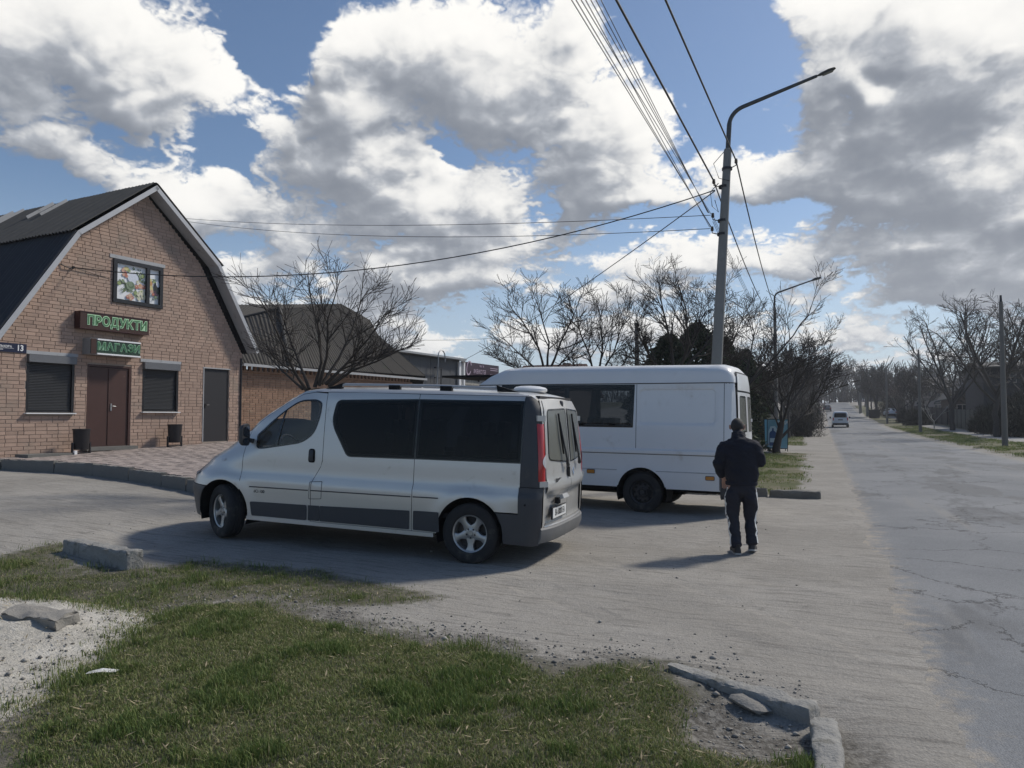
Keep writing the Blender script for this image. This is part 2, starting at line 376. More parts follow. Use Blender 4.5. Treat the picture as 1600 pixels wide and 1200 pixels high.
MAT = {}
def mats():
    D = MAT
    D['silver'] = M('silver_paint', (.56, .555, .535), .34, .45, var=.03, vs=3, coat=.5, dirt=((.30, .28, .25), .60, .85, 5), spec=.5)
    D['white_paint'] = M('white_paint', (.70, .71, .72), .36, 0, var=.05, vs=1.5, coat=.3, dirt=((.42, .38, .33), .57, .85, 2.2))
    D['dark_plastic'] = M('dark_plastic', (.035, .037, .042), .55, var=.15, vs=8, bump=.15, bs=400)
    D['clad_plastic'] = M('grey_cladding', (.042, .045, .052), .5, var=.12, vs=6, dirt=((.10, .093, .083), .58, .85, 5))
    D['black_gloss'] = M('black_gloss', (.008, .009, .010), .08, spec=.6)
    D['tint_glass'] = M('tinted_glass', (.002, .0022, .0028), .02, spec=.13)
    D['rear_glass'] = M('dusty_glass', (.14, .145, .13), .22, var=.15, vs=5, spec=.5)
    D['van_tint'] = glass_mat('van_tint', (.10, .105, .11), .97, .02, 1.28)
    D['clear_glass'] = glass_mat('cab_glass', (.93, .96, .93), .98)
    D['bus_glass'] = glass_mat('bus_glass', (.40, .42, .44), .75, .02, 1.35)
    D['rubber'] = M('rubber', (.022, .022, .023), .85, var=.2, vs=10, dirt=((.10, .092, .08), .52, .8, 6), bump=.3, bs=120)
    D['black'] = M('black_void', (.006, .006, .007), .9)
    D['alloy'] = M('alloy', (.42, .42, .41), .38, .7, var=.06, vs=20, dirt=((.16, .14, .12), .55, .8, 15))
    D['steel_dark'] = M('dark_steel_wheel', (.045, .046, .05), .5, .3, var=.2, vs=20, dirt=((.14, .12, .10), .5, .8, 12))
    D['red_lens'] = M('red_lens', (.42, .012, .014), .12, coat=.6, var=.1, vs=30)
    D['clear_lens'] = M('clear_lens', (.55, .55, .56), .12, coat=.6)
    D['amber_lens'] = M('amber_lens', (.50, .20, .03), .25, coat=.4)
    D['chrome'] = M('chrome', (.62, .62, .63), .16, 1.0)
    D['plate_white'] = M('plate_white', (.74, .75, .74), .4, dirt=((.45, .43, .40), .6, .85, 14))
    D['plate_black'] = M('plate_black', (.015, .015, .017), .5)
    D['seat'] = M('seat_cloth', (.03, .031, .035), .9, var=.2, vs=20)
    D['brick'] = M('brick_face', (.375, .266, .210), .9, var=.10, vs=7, var2=.12, vs2=50, obj_rand=.11, island=.13, bump=.5, bs=70, dirt=((.30, .235, .19), .47, .72, 1.3))
    D['mortar'] = M('mortar', (.29, .245, .21), .95, var=.15, vs=12, bump=.5, bs=80)
    D['brick2'] = M('old_brick', (.25, .155, .105), .9, var=.12, vs=7, var2=.1, vs2=50, obj_rand=.16, island=.22, bump=.5, bs=70, dirt=((.36, .27, .19), .56, .8, 3.0))
    D['slate'] = M('weathered_asbestos', (.068, .066, .062), .92, var=.28, vs=1.6, var2=.22, vs2=18, bump=.4, bs=60, dirt=((.13, .13, .115), .60, .85, 2.2))
    D['slate_dark'] = M('tarred_asbestos', (.026, .028, .034), .75, var=.25, vs=2, var2=.15, vs2=18, bump=.4, bs=60)
    D['slate2'] = M('old_mossy_asbestos', (.048, .043, .037), .95, var=.3, vs=1.2, var2=.2, vs2=16, bump=.4, bs=60, dirt=((.045, .055, .03), .55, .8, 3))
    D['fascia'] = M('fascia_metal', (.40, .41, .43), .5, .2, var=.08, vs=4, var2=.1, vs2=60)
    D['soffit'] = M('soffit', (.36, .37, .385), .7, var=.15, vs=3, dirt=((.12, .12, .11), .55, .8, 4))
    D['shutter'] = M('shutter_slats', (.050, .052, .056), .45, .3, var=.12, vs=5)
    D['shutter_box'] = M('shutter_box', (.15, .155, .165), .45, .3, var=.1, vs=5)
    D['door_brown'] = M('brown_door_paint', (.060, .026, .020), .45, var=.2, vs=3, var2=.1, vs2=40, dirt=((.16, .11, .085), .64, .8, 9), bump=.2, bs=25)
    D['door_dark'] = M('dark_door_paint', (.020, .019, .022), .5, var=.15, vs=4, dirt=((.05, .05, .05), .6, .85, 3))
    D['sill'] = M('white_sill', (.70, .71, .72), .5, var=.06, vs=10)
    D['sign_brown'] = M('sign_brown', (.050, .020, .012), .4, var=.1, vs=5)
    D['sign_maroon'] = M('sign_maroon_edge', (.048, .014, .012), .45, var=.1, vs=5)
    D['sign_green'] = M('sign_green', (.075, .20, .085), .5, var=.12, vs=8)
    D['sign_mint'] = M('sign_mint', (.50, .78, .50), .5)
    D['letter_dark'] = M('letter_dark', (.05, .17, .08), .5)
    D['letter_pale'] = M('letter_pale', (.42, .68, .46), .5)
    D['sign_darkgreen'] = M('sign_dark_green', (.012, .040, .022), .45, var=.1, vs=8)
    D['plate_navy'] = M('plate_navy', (.006, .009, .038), .35)
    D['white'] = M('white_print', (.78, .79, .80), .5)
    D['poster'] = M('poster_white', (.78, .80, .82), .35, var=.05, vs=4)
    D['frame_black'] = M('window_frame_black', (.010, .010, .012), .4)
    D['bin'] = M('bin_metal', (.020, .020, .024), .5, .2, var=.2, vs=8)
    D['concrete'] = M('concrete', (.27, .265, .25), .92, var=.18, vs=5, var2=.15, vs2=45, bump=1.0, bs=36, bdist=.014, dirt=((.115, .11, .09), .49, .68, 6))
    D['kerb_dark'] = M('kerb_dark', (.15, .148, .138), .92, var=.2, vs=3, var2=.15, vs2=40, bump=.7, bs=40, bdist=.01, dirt=((.20, .195, .17), .58, .8, 4))
    D['pole'] = M('pole_concrete', (.20, .205, .20), .9, var=.15, vs=2, var2=.1, vs2=50, bump=.4, bs=50, dirt=((.12, .115, .10), .58, .8, 3))
    D['pole_old'] = M('old_pole_concrete', (.165, .155, .14), .92, var=.18, vs=2, bump=.5, bs=40)
    D['lamp_steel'] = M('lamp_steel', (.075, .08, .085), .45, .6, var=.1, vs=5)
    D['wire'] = M('wire', (.012, .012, .013), .6)
    D['insul'] = M('insulator', (.05, .035, .03), .35)
    D['bark'] = M('bark', (.046, .039, .034), .95, var=.3, vs=10, var2=.2, vs2=60, bump=.9, bs=45, bdist=.01)
    D['twig'] = M('twig', (.036, .030, .027), .9, var=.2, vs=3)
    D['bark_far'] = M('far_bark', (.070, .062, .056), .95, var=.2, vs=2)
    D['bark_birch'] = M('pale_bark', (.38, .37, .35), .9, var=.25, vs=6)
    D['conifer'] = M('conifer_needles', (.020, .032, .016), .8, var=.35, vs=2.5, island=.4)
    D['hedge'] = M('evergreen_leaves', (.026, .034, .020), .7, var=.35, vs=2, island=.4)
    D['navy_cloth'] = M('navy_fleece', (.012, .0135, .023), .92, var=.15, vs=30, bump=.4, bs=160)
    D['trousers'] = M('track_trousers', (.014, .016, .027), .8, var=.15, vs=20, bump=.3, bs=60)
    D['skin'] = M('skin', (.42, .25, .185), .55, var=.06, vs=30)
    D['hair'] = M('short_hair', (.030, .027, .025), .75, var=.35, vs=120, bump=.8, bs=250)
    D['shoe'] = M('shoe_dark', (.025, .025, .028), .6, var=.2, vs=30)
    D['shoe_sole'] = M('shoe_sole', (.35, .35, .34), .7)
    D['phone'] = M('phone', (.01, .01, .012), .2)
    D['metal_wall'] = M('grey_metal_siding', (.070, .074, .082), .6, .2, var=.12, vs=1.5)
    D['metal_light'] = M('galvanised', (.34, .35, .36), .5, .5, var=.12, vs=6)
    D['sign_plum'] = M('sign_plum', (.040, .020, .036), .4, var=.1, vs=5)
    D['sign_pink'] = M('sign_pink', (.45, .36, .44), .5)
    D['rubble_wall'] = M('pale_stained_wall', (.36, .34, .30), .95, var=.3, vs=3, dirt=((.12, .11, .09), .5, .7, 5))
    D['water_sign'] = M('water_sign_blue', (.16, .36, .47), .45, var=.22, vs=3.0)
    D['water_deep'] = M('bottle_blue', (.015, .085, .24), .4, var=.2, vs=10)
    D['water_pale'] = M('splash_pale', (.50, .66, .74), .45, var=.1, vs=10)
    D['yellow'] = M('faded_yellow', (.26, .16, .02), .6, var=.2, vs=6)
    D['plaster'] = M('plaster', (.30, .26, .24), .9, var=.12, vs=2, dirt=((.18, .16, .145), .6, .85, 1.5))
    D['plaster_brown'] = M('brown_house_wall', (.105, .080, .068), .9, var=.15, vs=2)
    D['plaster_dark'] = M('dark_house_wall', (.055, .053, .058), .9, var=.15, vs=2)
    D['roof_grey'] = M('house_roof', (.085, .083, .080), .9, var=.2, vs=2)
    D['roof_rust'] = M('rusty_roof', (.080, .042, .032), .85, var=.25, vs=2)
    D['house_glass'] = M('house_glass', (.02, .022, .026), .08)
    D['fence_green'] = M('fence_green', (.020, .032, .034), .6, var=.15, vs=3)
    D['fence_dark'] = M('fence_dark', (.022, .021, .021), .8, var=.2, vs=3)
    D['car_white'] = M('car_white', (.62, .64, .66), .35, coat=.4)
    D['car_dark'] = M('car_dark', (.03, .032, .036), .35, coat=.4)
    D['stone'] = M('stone', (.26, .245, .22), .95, var=.2, vs=8, bump=.8, bs=50, bdist=.01)
    D['paver'] = M('paver_pink', (.34, .285, .258), .92, var=.10, vs=3, var2=.12, vs2=60, obj_rand=.14, island=.14, bump=.4, bs=90, dirt=((.17, .15, .135), .55, .8, 2.0))
    D['paver_dark'] = M('paver_grey', (.215, .182, .168), .92, var=.10, vs=3, var2=.12, vs2=60, obj_rand=.14, island=.14, bump=.4, bs=90)
    D['litter'] = M('paper_litter', (.70, .69, .66), .7)
    D['dead_leaf'] = M('dry_leaf', (.22, .16, .10), .8)
mats()
# ---------------------------------------------------------------- ground, street, verges
def PX(*pts, z=0.0):
    return [tuple(on_ground(a, b, z).xy) for a, b in pts]

DENSE = PX((240, 985), (300, 955), (390, 947), (480, 964), (560, 987), (650, 1003), (740, 1010), (800, 1034), (870, 1054), (960, 1044), (1020, 1049), (1090, 1078), (1075, 1110), (1100, 1150), (1180, 1180), (1285, 1172), (1310, 1230), (900, 1260), (0, 1260), (0, 1152), (60, 1112), (140, 1054), (200, 1014))
SPARSE = PX((-300, 905), (0, 893), (80, 872), (90, 905), (205, 908), (290, 890), (430, 896), (560, 918), (640, 936), (560, 942), (400, 930), (300, 948), (240, 972), (120, 950), (0, 945), (-300, 950))
SAND = PX((-420, 950), (0, 948), (110, 952), (200, 962), (238, 978), (190, 1015), (140, 1050), (60, 1108), (0, 1142), (-200, 1250), (-420, 1300))
BARE = PX((1098, 1090), (1200, 1120), (1270, 1120), (1285, 1165), (1180, 1178), (1110, 1150), (1080, 1110))
ISLAND = [(-.55, 16.55), (-.40, 22), (-.55, 30), (-.75, 36), (-4.5, 37.5), (-9, 38), (-9, 19), (-5.0, 16.5)]
ISLE2 = [(-.9, 46), (-1.2, 58), (-1.6, 67), (-6, 68), (-8, 47)]
ISLE3 = [(-1.3, 76), (-1.6, 120), (-2.5, 200), (-9, 200), (-8, 77)]
VERGE = [(7.25, 14), (11.2, 14), (10.9, 60), (10.6, 110), (10.6, 210), (7.4, 210), (7.3, 90)]
PATH = [(11.6, 10), (13.2, 10), (12.8, 60), (12.3, 120), (11.2, 120), (11.1, 60)]
VERGE2 = [(13.4, 10), (30, 10), (30, 230), (12.6, 230)]

def sdist(poly, X, Y):
    """signed distance, positive inside"""
    X = np.asarray(X, np.float64); Y = np.asarray(Y, np.float64)
    ins = np.zeros(X.shape, bool); dm = np.full(X.shape, 1e9)
    for (x0, y0), (x1, y1) in zip(poly, poly[1:] + poly[:1]):
        c = ((y0 > Y) != (y1 > Y)) & (X < (x1 - x0) * (Y - y0) / ((y1 - y0) if abs(y1 - y0) > 1e-12 else 1e-12) + x0); ins ^= c
        dx, dy = x1 - x0, y1 - y0; t = np.clip(((X - x0) * dx + (Y - y0) * dy) / (dx * dx + dy * dy + 1e-12), 0, 1)
        dm = np.minimum(dm, np.hypot(X - x0 - t * dx, Y - y0 - t * dy))
    return np.where(ins, dm, -dm)

def gz(x, y):
    x = np.asarray(x, float); y = np.asarray(y, float)
    h = 1.8e-4 * (np.clip(y, 50, 232) - 50) ** 2
    h = h + np.interp(x, [-400, -22, -18.4, -15, -11, -8, -5, -3, 7.0, 7.5, 12, 40], [1.2, .55, .42, .32, .24, .11, .03, 0, 0, .09, .16, .3])
    return h

def gz_near(x, y):
    h = gz(x, y)
    s = smooth(sdist(SAND, x, y), -.25, .9); h = h + s * .13 + s * (fbm(x * 3, y * 3, 201, 4) * .05 + np.abs(fbm(x * 8, y * 11, 205, 4)) * .055)
    h = h + .035 * smooth(sdist(DENSE, x, y), -.1, .5)
    h = h - .10 * np.exp(-(((x + .45) / .55) ** 2 + ((y - 4.3) / .42) ** 2))
    onroad = smooth(x, .45, .95) * (1 - smooth(x, 6.7, 7.1))
    h = h + (fbm(x * .7, y * .7, 211, 3) * .022 + fbm(x * 4.5, y * 4.5, 221, 4) * .008) * (1 - onroad) * smooth(y, -10, 2)
    return h - onroad * .012

def axis(*segs):
    out = []
    for a, b, st in segs: out += list(np.arange(a, b - 1e-6, st))
    out.append(segs[-1][1]); return np.array(out)

XS = axis((-900, -60, 120), (-60, -24, 6), (-24, -10, .5), (-10, .9, .085), (.9, 8.1, .3), (8.1, 16, .5), (16, 60, 4), (60, 900, 120))
YS = axis((-200, -8, 24), (-8, 2, 1.0), (2, 8.6, .075), (8.6, 14, .15), (14, 22, .4), (22, 50, 1), (50, 240, 5), (240, 1800, 120))

def ground_material():
    m = bpy.data.materials.new('ground_soil'); m.use_nodes = True; nt = m.node_tree; b = nt.nodes['Principled BSDF']
    b.inputs['Roughness'].default_value = .95; b.inputs['Specular IOR Level'].default_value = .25
    tc = nn(nt, 'ShaderNodeTexCoord'); v = tc.outputs['Object']
    def noise(sc, det=5, rough=.6, vec=None, st=None):
        if st:
            mp = nn(nt, 'ShaderNodeMapping'); mp.inputs['Scale'].default_value = st[0]; mp.inputs['Rotation'].default_value = (0, 0, st[1]); nt.links.new(v, mp.inputs[0]); vec = mp.outputs[0]
        n = nn(nt, 'ShaderNodeTexNoise', inp={'Scale': sc, 'Detail': det, 'Roughness': rough}); nt.links.new(vec or v, n.inputs['Vector']); return n.outputs['Fac']
    def attr(n): a = nn(nt, 'ShaderNodeAttribute', attribute_name=n); return a.outputs['Fac']
    def mix(f, a, c):
        x = nn(nt, 'ShaderNodeMix', data_type='RGBA'); nt.links.new(f, x.inputs['Factor'])
        for s, q in (('A', a), ('B', c)):
            if isinstance(q, tuple): x.inputs[s].default_value = q + (1,)
            else: nt.links.new(q, x.inputs[s])
        return x.outputs['Result']
    big = noise(.5, 5); fine = noise(38, 4, .7); mid = noise(4.5, 6, .65); streak = noise(1.0, 6, .65, st=((1.6, 17, 1), R(-12))); streak2 = noise(1.0, 5, .65, st=((2.0, 26, 1), R(24)))
    dirt = mix(smooth_node(nt, big, .3, .7), (.255, .240, .216), (.330, .312, .284))
    dirt = mix(smooth_node(nt, streak, .50, .68), dirt, (.195, .183, .165))
    dirt = mix(smooth_node(nt, streak2, .54, .70), dirt, (.205, .193, .175))
    dirt = mix(smooth_node(nt, mid, .58, .78), dirt, (.175, .166, .150))
    vor = nn(nt, 'ShaderNodeTexVoronoi', inp={'Scale': 70.0}); nt.links.new(v, vor.inputs['Vector'])
    peb = math_node(nt, 'MULTIPLY_ADD', vor.outputs['Color'], .5, -.25)
    fl = math_node(nt, 'ADD', math_node(nt, 'MULTIPLY_ADD', fine, 1.0, -.5), math_node(nt, 'MULTIPLY', peb, .75))
    soil = mix(smooth_node(nt, mid, .4, .65), (.105, .098, .072), (.155, .140, .108))
    soil = mix(smooth_node(nt, noise(9, 5), .45, .62), soil, (.075, .078, .045))
    gm = math_node(nt, 'ADD', attr('grass'), math_node(nt, 'MULTIPLY_ADD', mid, .9, -.45))
    c = mix(smooth_node(nt, gm, .28, .62), dirt, soil)
    dirt = mix(math_node(nt, 'MULTIPLY', smooth_node(nt, noise(1.5, 7, .7), .50, .66), .65), dirt, (.185, .175, .158))
    # tan dust along the street edge and bands of wheel tracks swinging into the lot
    sep = nn(nt, 'ShaderNodeSeparateXYZ'); nt.links.new(v, sep.inputs[0])
    ex = math_node(nt, 'ABSOLUTE', math_node(nt, 'ADD', sep.outputs['X'], math_node(nt, 'MULTIPLY_ADD', mid, .8, -.65)))
    dirt = mix(smooth_node(nt, ex, .40, 1.25, .9, 0.0), dirt, (.37, .322, .255))
    trk = None
    for cx, cy, rad, wd in ((-6.5, 1.0, 6.9, .16), (-6.5, 1.0, 8.3, .16), (-7.5, 13.2, 7.9, .14), (-7.5, 13.2, 6.5, .14), (-12, -2, 13.0, .15), (-12, -2, 11.6, .15)):
        dv = nn(nt, 'ShaderNodeVectorMath', operation='DISTANCE'); nt.links.new(v, dv.inputs[0]); dv.inputs[1].default_value = (cx, cy, 0)
        o = math_node(nt, 'ABSOLUTE', math_node(nt, 'ADD', math_node(nt, 'SUBTRACT', dv.outputs['Value'], rad), math_node(nt, 'MULTIPLY_ADD', big, .5, -.25)))
        o = smooth_node(nt, o, wd * .5, wd, 1.0, 0.0); trk = o if trk is None else math_node(nt, 'MAXIMUM', trk, o)
    trk = math_node(nt, 'MULTIPLY', trk, math_node(nt, 'MULTIPLY', smooth_node(nt, noise(1.1, 4), .44, .62), smooth_node(nt, attr('gravel'), .05, .3, 1.0, 0.0)))
    dirt = mix(math_node(nt, 'MULTIPLY', trk, .40), dirt, (.165, .155, .138))
    grav = mix(smooth_node(nt, noise(22, 4, .75), .42, .6), (.085, .078, .068), (.20, .19, .172))
    c = mix(smooth_node(nt, math_node(nt, 'ADD', attr('gravel'), math_node(nt, 'MULTIPLY_ADD', mid, .9, -.45)), .3, .7), c, grav)
    lawn = mix(smooth_node(nt, noise(.9, 6, .7), .38, .62), (.085, .095, .040), (.155, .140, .095))
    c = mix(smooth_node(nt, math_node(nt, 'ADD', attr('lawn'), math_node(nt, 'MULTIPLY_ADD', mid, .7, -.35)), .3, .7), c, lawn)
    sand = mix(smooth_node(nt, mid, .35, .6), (.60, .57, .51), (.47, .445, .395))
    sand = mix(smooth_node(nt, noise(14, 6, .7), .60, .72), sand, (.16, .145, .115))
    c = mix(smooth_node(nt, math_node(nt, 'ADD', attr('sand'), math_node(nt, 'MULTIPLY_ADD', mid, .6, -.3)), .35, .65), c, sand)
    c = mix(attr('path'), c, (.36, .35, .335))
    sc = nn(nt, 'ShaderNodeVectorMath', operation='SCALE'); nt.links.new(c, sc.inputs[0]); nt.links.new(math_node(nt, 'MULTIPLY_ADD', fl, .55, 1.0), sc.inputs['Scale'])
    nt.links.new(sc.outputs[0], b.inputs['Base Color'])
    h = math_node(nt, 'ADD', math_node(nt, 'MULTIPLY', fine, .5), math_node(nt, 'MULTIPLY', mid, .6))
    h = math_node(nt, 'ADD', h, math_node(nt, 'MULTIPLY', vor.outputs['Distance'], -.16))
    h = math_node(nt, 'ADD', h, math_node(nt, 'MULTIPLY', math_node(nt, 'MULTIPLY', math_node(nt, 'ADD', streak, streak2), smooth_node(nt, noise(.8, 3), .42, .62)), .55))
    h = math_node(nt, 'ADD', h, math_node(nt, 'MULTIPLY', attr('sand'), math_node(nt, 'MULTIPLY', noise(13, 7, .75), 2.4)))
    h = math_node(nt, 'ADD', h, math_node(nt, 'MULTIPLY', trk, -.45))
    bp = nn(nt, 'ShaderNodeBump'); bp.inputs['Strength'].default_value = .8; bp.inputs['Distance'].default_value = .022
    nt.links.new(h, bp.inputs['Height']); nt.links.new(bp.outputs[0], b.inputs['Normal'])
    return m

def build_ground():
    X, Y = np.meshgrid(XS, YS); Z = gz_near(X, Y)
    n, k = X.shape
    me = bpy.data.meshes.new('ground')
    idx = np.arange(n * k).reshape(n, k)
    q = np.stack([idx[:-1, :-1], idx[:-1, 1:], idx[1:, 1:], idx[1:, :-1]], -1).reshape(-1, 4)
    me.vertices.add(n * k); me.vertices.foreach_set('co', np.stack([X, Y, Z], -1).astype(np.float32).ravel())
    me.loops.add(q.size); me.loops.foreach_set('vertex_index', q.ravel().astype(np.int32))
    me.polygons.add(len(q)); me.polygons.foreach_set('loop_start', (np.arange(len(q)) * 4).astype(np.int32))
    me.polygons.foreach_set('use_smooth', np.ones(len(q), bool))
    nz = fbm(X * 1.3, Y * 1.3, 301, 5) * .35
    def put(name, a):
        at = me.attributes.new(name, 'FLOAT', 'POINT'); at.data.foreach_set('value', a.astype(np.float32).ravel())
    g = np.maximum(smooth(sdist(DENSE, X, Y) + nz * .5, -.10, .16), .75 * smooth(sdist(SPARSE, X, Y) + nz * .5, -.14, .22))
    g = g * (1 - .9 * smooth(sdist(BARE, X, Y) + nz * .3, -.1, .15))
    g = np.maximum(g, .62 * smooth(np.maximum(sdist(DENSE, X, Y), sdist(SPARSE, X, Y)) + nz * .6, -.55, .02) * (1 - smooth(sdist(BARE, X, Y), -.1, .1)) * (1 - smooth(sdist(SAND, X, Y), -.1, .1)))
    put('grass', g)
    gr = np.exp(-(sdist(DENSE, X, Y) / .38) ** 2) * (sdist(DENSE, X, Y) < .05) * (1 - g)
    put('gravel', np.maximum(gr, smooth(sdist(BARE, X, Y), -.1, .2)) * 1.1)
    put('sand', smooth(sdist(SAND, X, Y) + nz * .35, -.10, .12))
    nz2 = fbm(X * .6, Y * .6, 311, 4) * 1.2
    lw = np.zeros_like(X)
    for p in (ISLAND, ISLE2, ISLE3, VERGE, VERGE2): lw = np.maximum(lw, smooth(sdist(p, X, Y) + nz2 * .3, -.3, .5))
    lw = np.maximum(lw, smooth(-X, 45, 60)); lw = np.maximum(lw, smooth(Y, 230, 260)); lw = np.maximum(lw, smooth(X, 30, 34))
    put('lawn', lw)
    put('path', smooth(sdist(PATH, X, Y) + nz2 * .1, -.15, .15) * .9)
    me.materials.append(ground_material()); me.update(); me.validate()
    o = obj('ground', me)
    tag(o, 'pale dusty dirt lot and verges beside the street', 'ground', kind='structure')

def road_material():
    m = bpy.data.materials.new('worn_asphalt'); m.use_nodes = True; nt = m.node_tree; b = nt.nodes['Principled BSDF']
    b.inputs['Roughness'].default_value = .85; b.inputs['Specular IOR Level'].default_value = .3
    tc = nn(nt, 'ShaderNodeTexCoord'); v = tc.outputs['Object']
    def noise(sc, det=5, rough=.6, st=None):
        vec = v
        if st:
            mp = nn(nt, 'ShaderNodeMapping'); mp.inputs['Scale'].default_value = st; nt.links.new(v, mp.inputs[0]); vec = mp.outputs[0]
        n = nn(nt, 'ShaderNodeTexNoise', inp={'Scale': sc, 'Detail': det, 'Roughness': rough}); nt.links.new(vec, n.inputs['Vector']); return n
    def mix(f, a, c):
        x = nn(nt, 'ShaderNodeMix', data_type='RGBA')
        if isinstance(f, float): x.inputs['Factor'].default_value = f
        else: nt.links.new(f, x.inputs['Factor'])
        for s, q in (('A', a), ('B', c)):
            if isinstance(q, tuple): x.inputs[s].default_value = q + (1,)
            else: nt.links.new(q, x.inputs[s])
        return x.outputs['Result']
    big = noise(.35, 5).outputs['Fac']; patch = noise(1.0, 5, .6, (.5, .16, 1)).outputs['Fac']; fine = noise(120, 3, .7).outputs['Fac']; mid = noise(6, 6, .65).outputs['Fac']
    c = mix(smooth_node(nt, big, .35, .65), (.168, .177, .189), (.216, .223, .233))
    c = mix(smooth_node(nt, patch, .53, .58), c, (.145, .150, .157))
    c = mix(smooth_node(nt, noise(1.0, 5, .6, (1.2, .10, 1)).outputs['Fac'], .55, .72), c, (.235, .232, .225))
    vor = nn(nt, 'ShaderNodeTexVoronoi', inp={'Scale': 95.0}); nt.links.new(v, vor.inputs['Vector'])
    agg = math_node(nt, 'MULTIPLY_ADD', vor.outputs['Color'], .6, -.3)
    # cracks: a wandering network, broken up
    wd = noise(1.6, 6, .7); sc1 = nn(nt, 'ShaderNodeVectorMath', operation='SCALE'); sc1.inputs['Scale'].default_value = .9; nt.links.new(wd.outputs['Color'], sc1.inputs[0])
    ad = nn(nt, 'ShaderNodeVectorMath', operation='ADD'); nt.links.new(v, ad.inputs[0]); nt.links.new(sc1.outputs[0], ad.inputs[1])
    ck = nn(nt, 'ShaderNodeTexVoronoi', feature='DISTANCE_TO_EDGE', inp={'Scale': .48}); nt.links.new(ad.outputs[0], ck.inputs['Vector'])
    line = smooth_node(nt, ck.outputs['Distance'], .002, .009, 1.0, 0.0)
    gate = smooth_node(nt, noise(.9, 3).outputs['Fac'], .32, .48)
    crack = math_node(nt, 'MULTIPLY', line, gate)
    c = mix(math_node(nt, 'MULTIPLY', crack, .75), c, (.055, .055, .055))
    # dust blown over both edges
    sep = nn(nt, 'ShaderNodeSeparateXYZ'); nt.links.new(v, sep.inputs[0])
    e = math_node(nt, 'ADD', sep.outputs['X'], math_node(nt, 'MULTIPLY_ADD', mid, 1.1, -.55))
    c = mix(smooth_node(nt, e, .35, .85, .92, 0.0), c, (.36, .316, .255))
    c = mix(smooth_node(nt, e, 6.3, 7.1, 0.0, .8), c, (.25, .245, .225))
    s = nn(nt, 'ShaderNodeVectorMath', operation='SCALE'); nt.links.new(c, s.inputs[0])
    f = math_node(nt, 'ADD', math_node(nt, 'MULTIPLY_ADD', fine, .6, -.3), agg)
    nt.links.new(math_node(nt, 'MULTIPLY_ADD', f, .6, 1.0), s.inputs['Scale']); nt.links.new(s.outputs[0], b.inputs['Base Color'])
    bp = nn(nt, 'ShaderNodeBump'); bp.inputs['Strength'].default_value = .6; bp.inputs['Distance'].default_value = .006
    h = math_node(nt, 'ADD', math_node(nt, 'MULTIPLY', vor.outputs['Distance'], -1.0), math_node(nt, 'MULTIPLY', crack, -2.0))
    nt.links.new(h, bp.inputs['Height']); nt.links.new(bp.outputs[0], b.inputs['Normal'])
    return m

def build_road():
    ys = YS[(YS > -60) & (YS < 400)]
    mb = MB(); vs = []
    for y in ys:
        l = .52 + float(fbm(np.array([y * .9]), np.array([.3]), 401, 5)[0]) * .16; r = 7.02 + float(fbm(np.array([y * .5]), np.array([7.3]), 411, 4)[0]) * .22
        z = float(gz(3.0, y)); vs += [(l - .15, y, z - .03), (l + .10, y, z + .002), (2.2, y, z + .02), (3.8, y, z + .03), (5.4, y, z + .02), (r - .1, y, z + .004), (r + .12, y, z - .03)]
    fs = [(i * 7 + j, i * 7 + j + 1, i * 7 + j + 8, i * 7 + j + 7) for i in range(len(ys) - 1) for j in range(6)]
    mb.add(vs, fs); o = mb.build('road', road_material(), smooth=60)
    tag(o, 'grey cracked asphalt street running away to the horizon', 'road', kind='structure')

def mesh_np(name, co, quads=None, tris=None, mats=(), col=None, smooth_=True):
    """mesh from numpy arrays"""
    me = bpy.data.meshes.new(name); me.vertices.add(len(co)); me.vertices.foreach_set('co', np.asarray(co, np.float32).ravel())
    parts = []; starts = []; st = 0
    if quads is not None and len(quads):
        parts.append(np.asarray(quads).ravel()); starts.append(st + np.arange(len(quads)) * 4); st += len(quads) * 4
    if tris is not None and len(tris):
        parts.append(np.asarray(tris).ravel()); starts.append(st + np.arange(len(tris)) * 3); st += len(tris) * 3
    li = np.concatenate(parts).astype(np.int32); ls = np.concatenate(starts).astype(np.int32)
    me.loops.add(len(li)); me.loops.foreach_set('vertex_index', li); me.polygons.add(len(ls)); me.polygons.foreach_set('loop_start', ls)
    if smooth_: me.polygons.foreach_set('use_smooth', np.ones(len(ls), bool))
    if col is not None:
        a = me.color_attributes.new('tint', 'FLOAT_COLOR', 'POINT'); a.data.foreach_set('color', np.concatenate([col, np.ones((len(col), 1))], 1).astype(np.float32).ravel())
    for m in mats: me.materials.append(m)
    me.update(); me.validate(); return me

def tint_material(name, rough=.7, trans=.25):
    m = bpy.data.materials.new(name); m.use_nodes = True; nt = m.node_tree; b = nt.nodes['Principled BSDF']; b.inputs['Roughness'].default_value = rough
    b.inputs['Specular IOR Level'].default_value = .3
    a = nn(nt, 'ShaderNodeAttribute', attribute_name='tint'); nt.links.new(a.outputs['Color'], b.inputs['Base Color'])
    if trans:
        t = nn(nt, 'ShaderNodeBsdfTranslucent'); nt.links.new(a.outputs['Color'], t.inputs[0]); mx = nn(nt, 'ShaderNodeMixShader'); mx.inputs[0].default_value = trans
        nt.links.new(b.outputs[0], mx.inputs[1]); nt.links.new(t.outputs[0], mx.inputs[2]); nt.links.new(mx.outputs[0], nt.nodes['Material Output'].inputs[0])
    return m

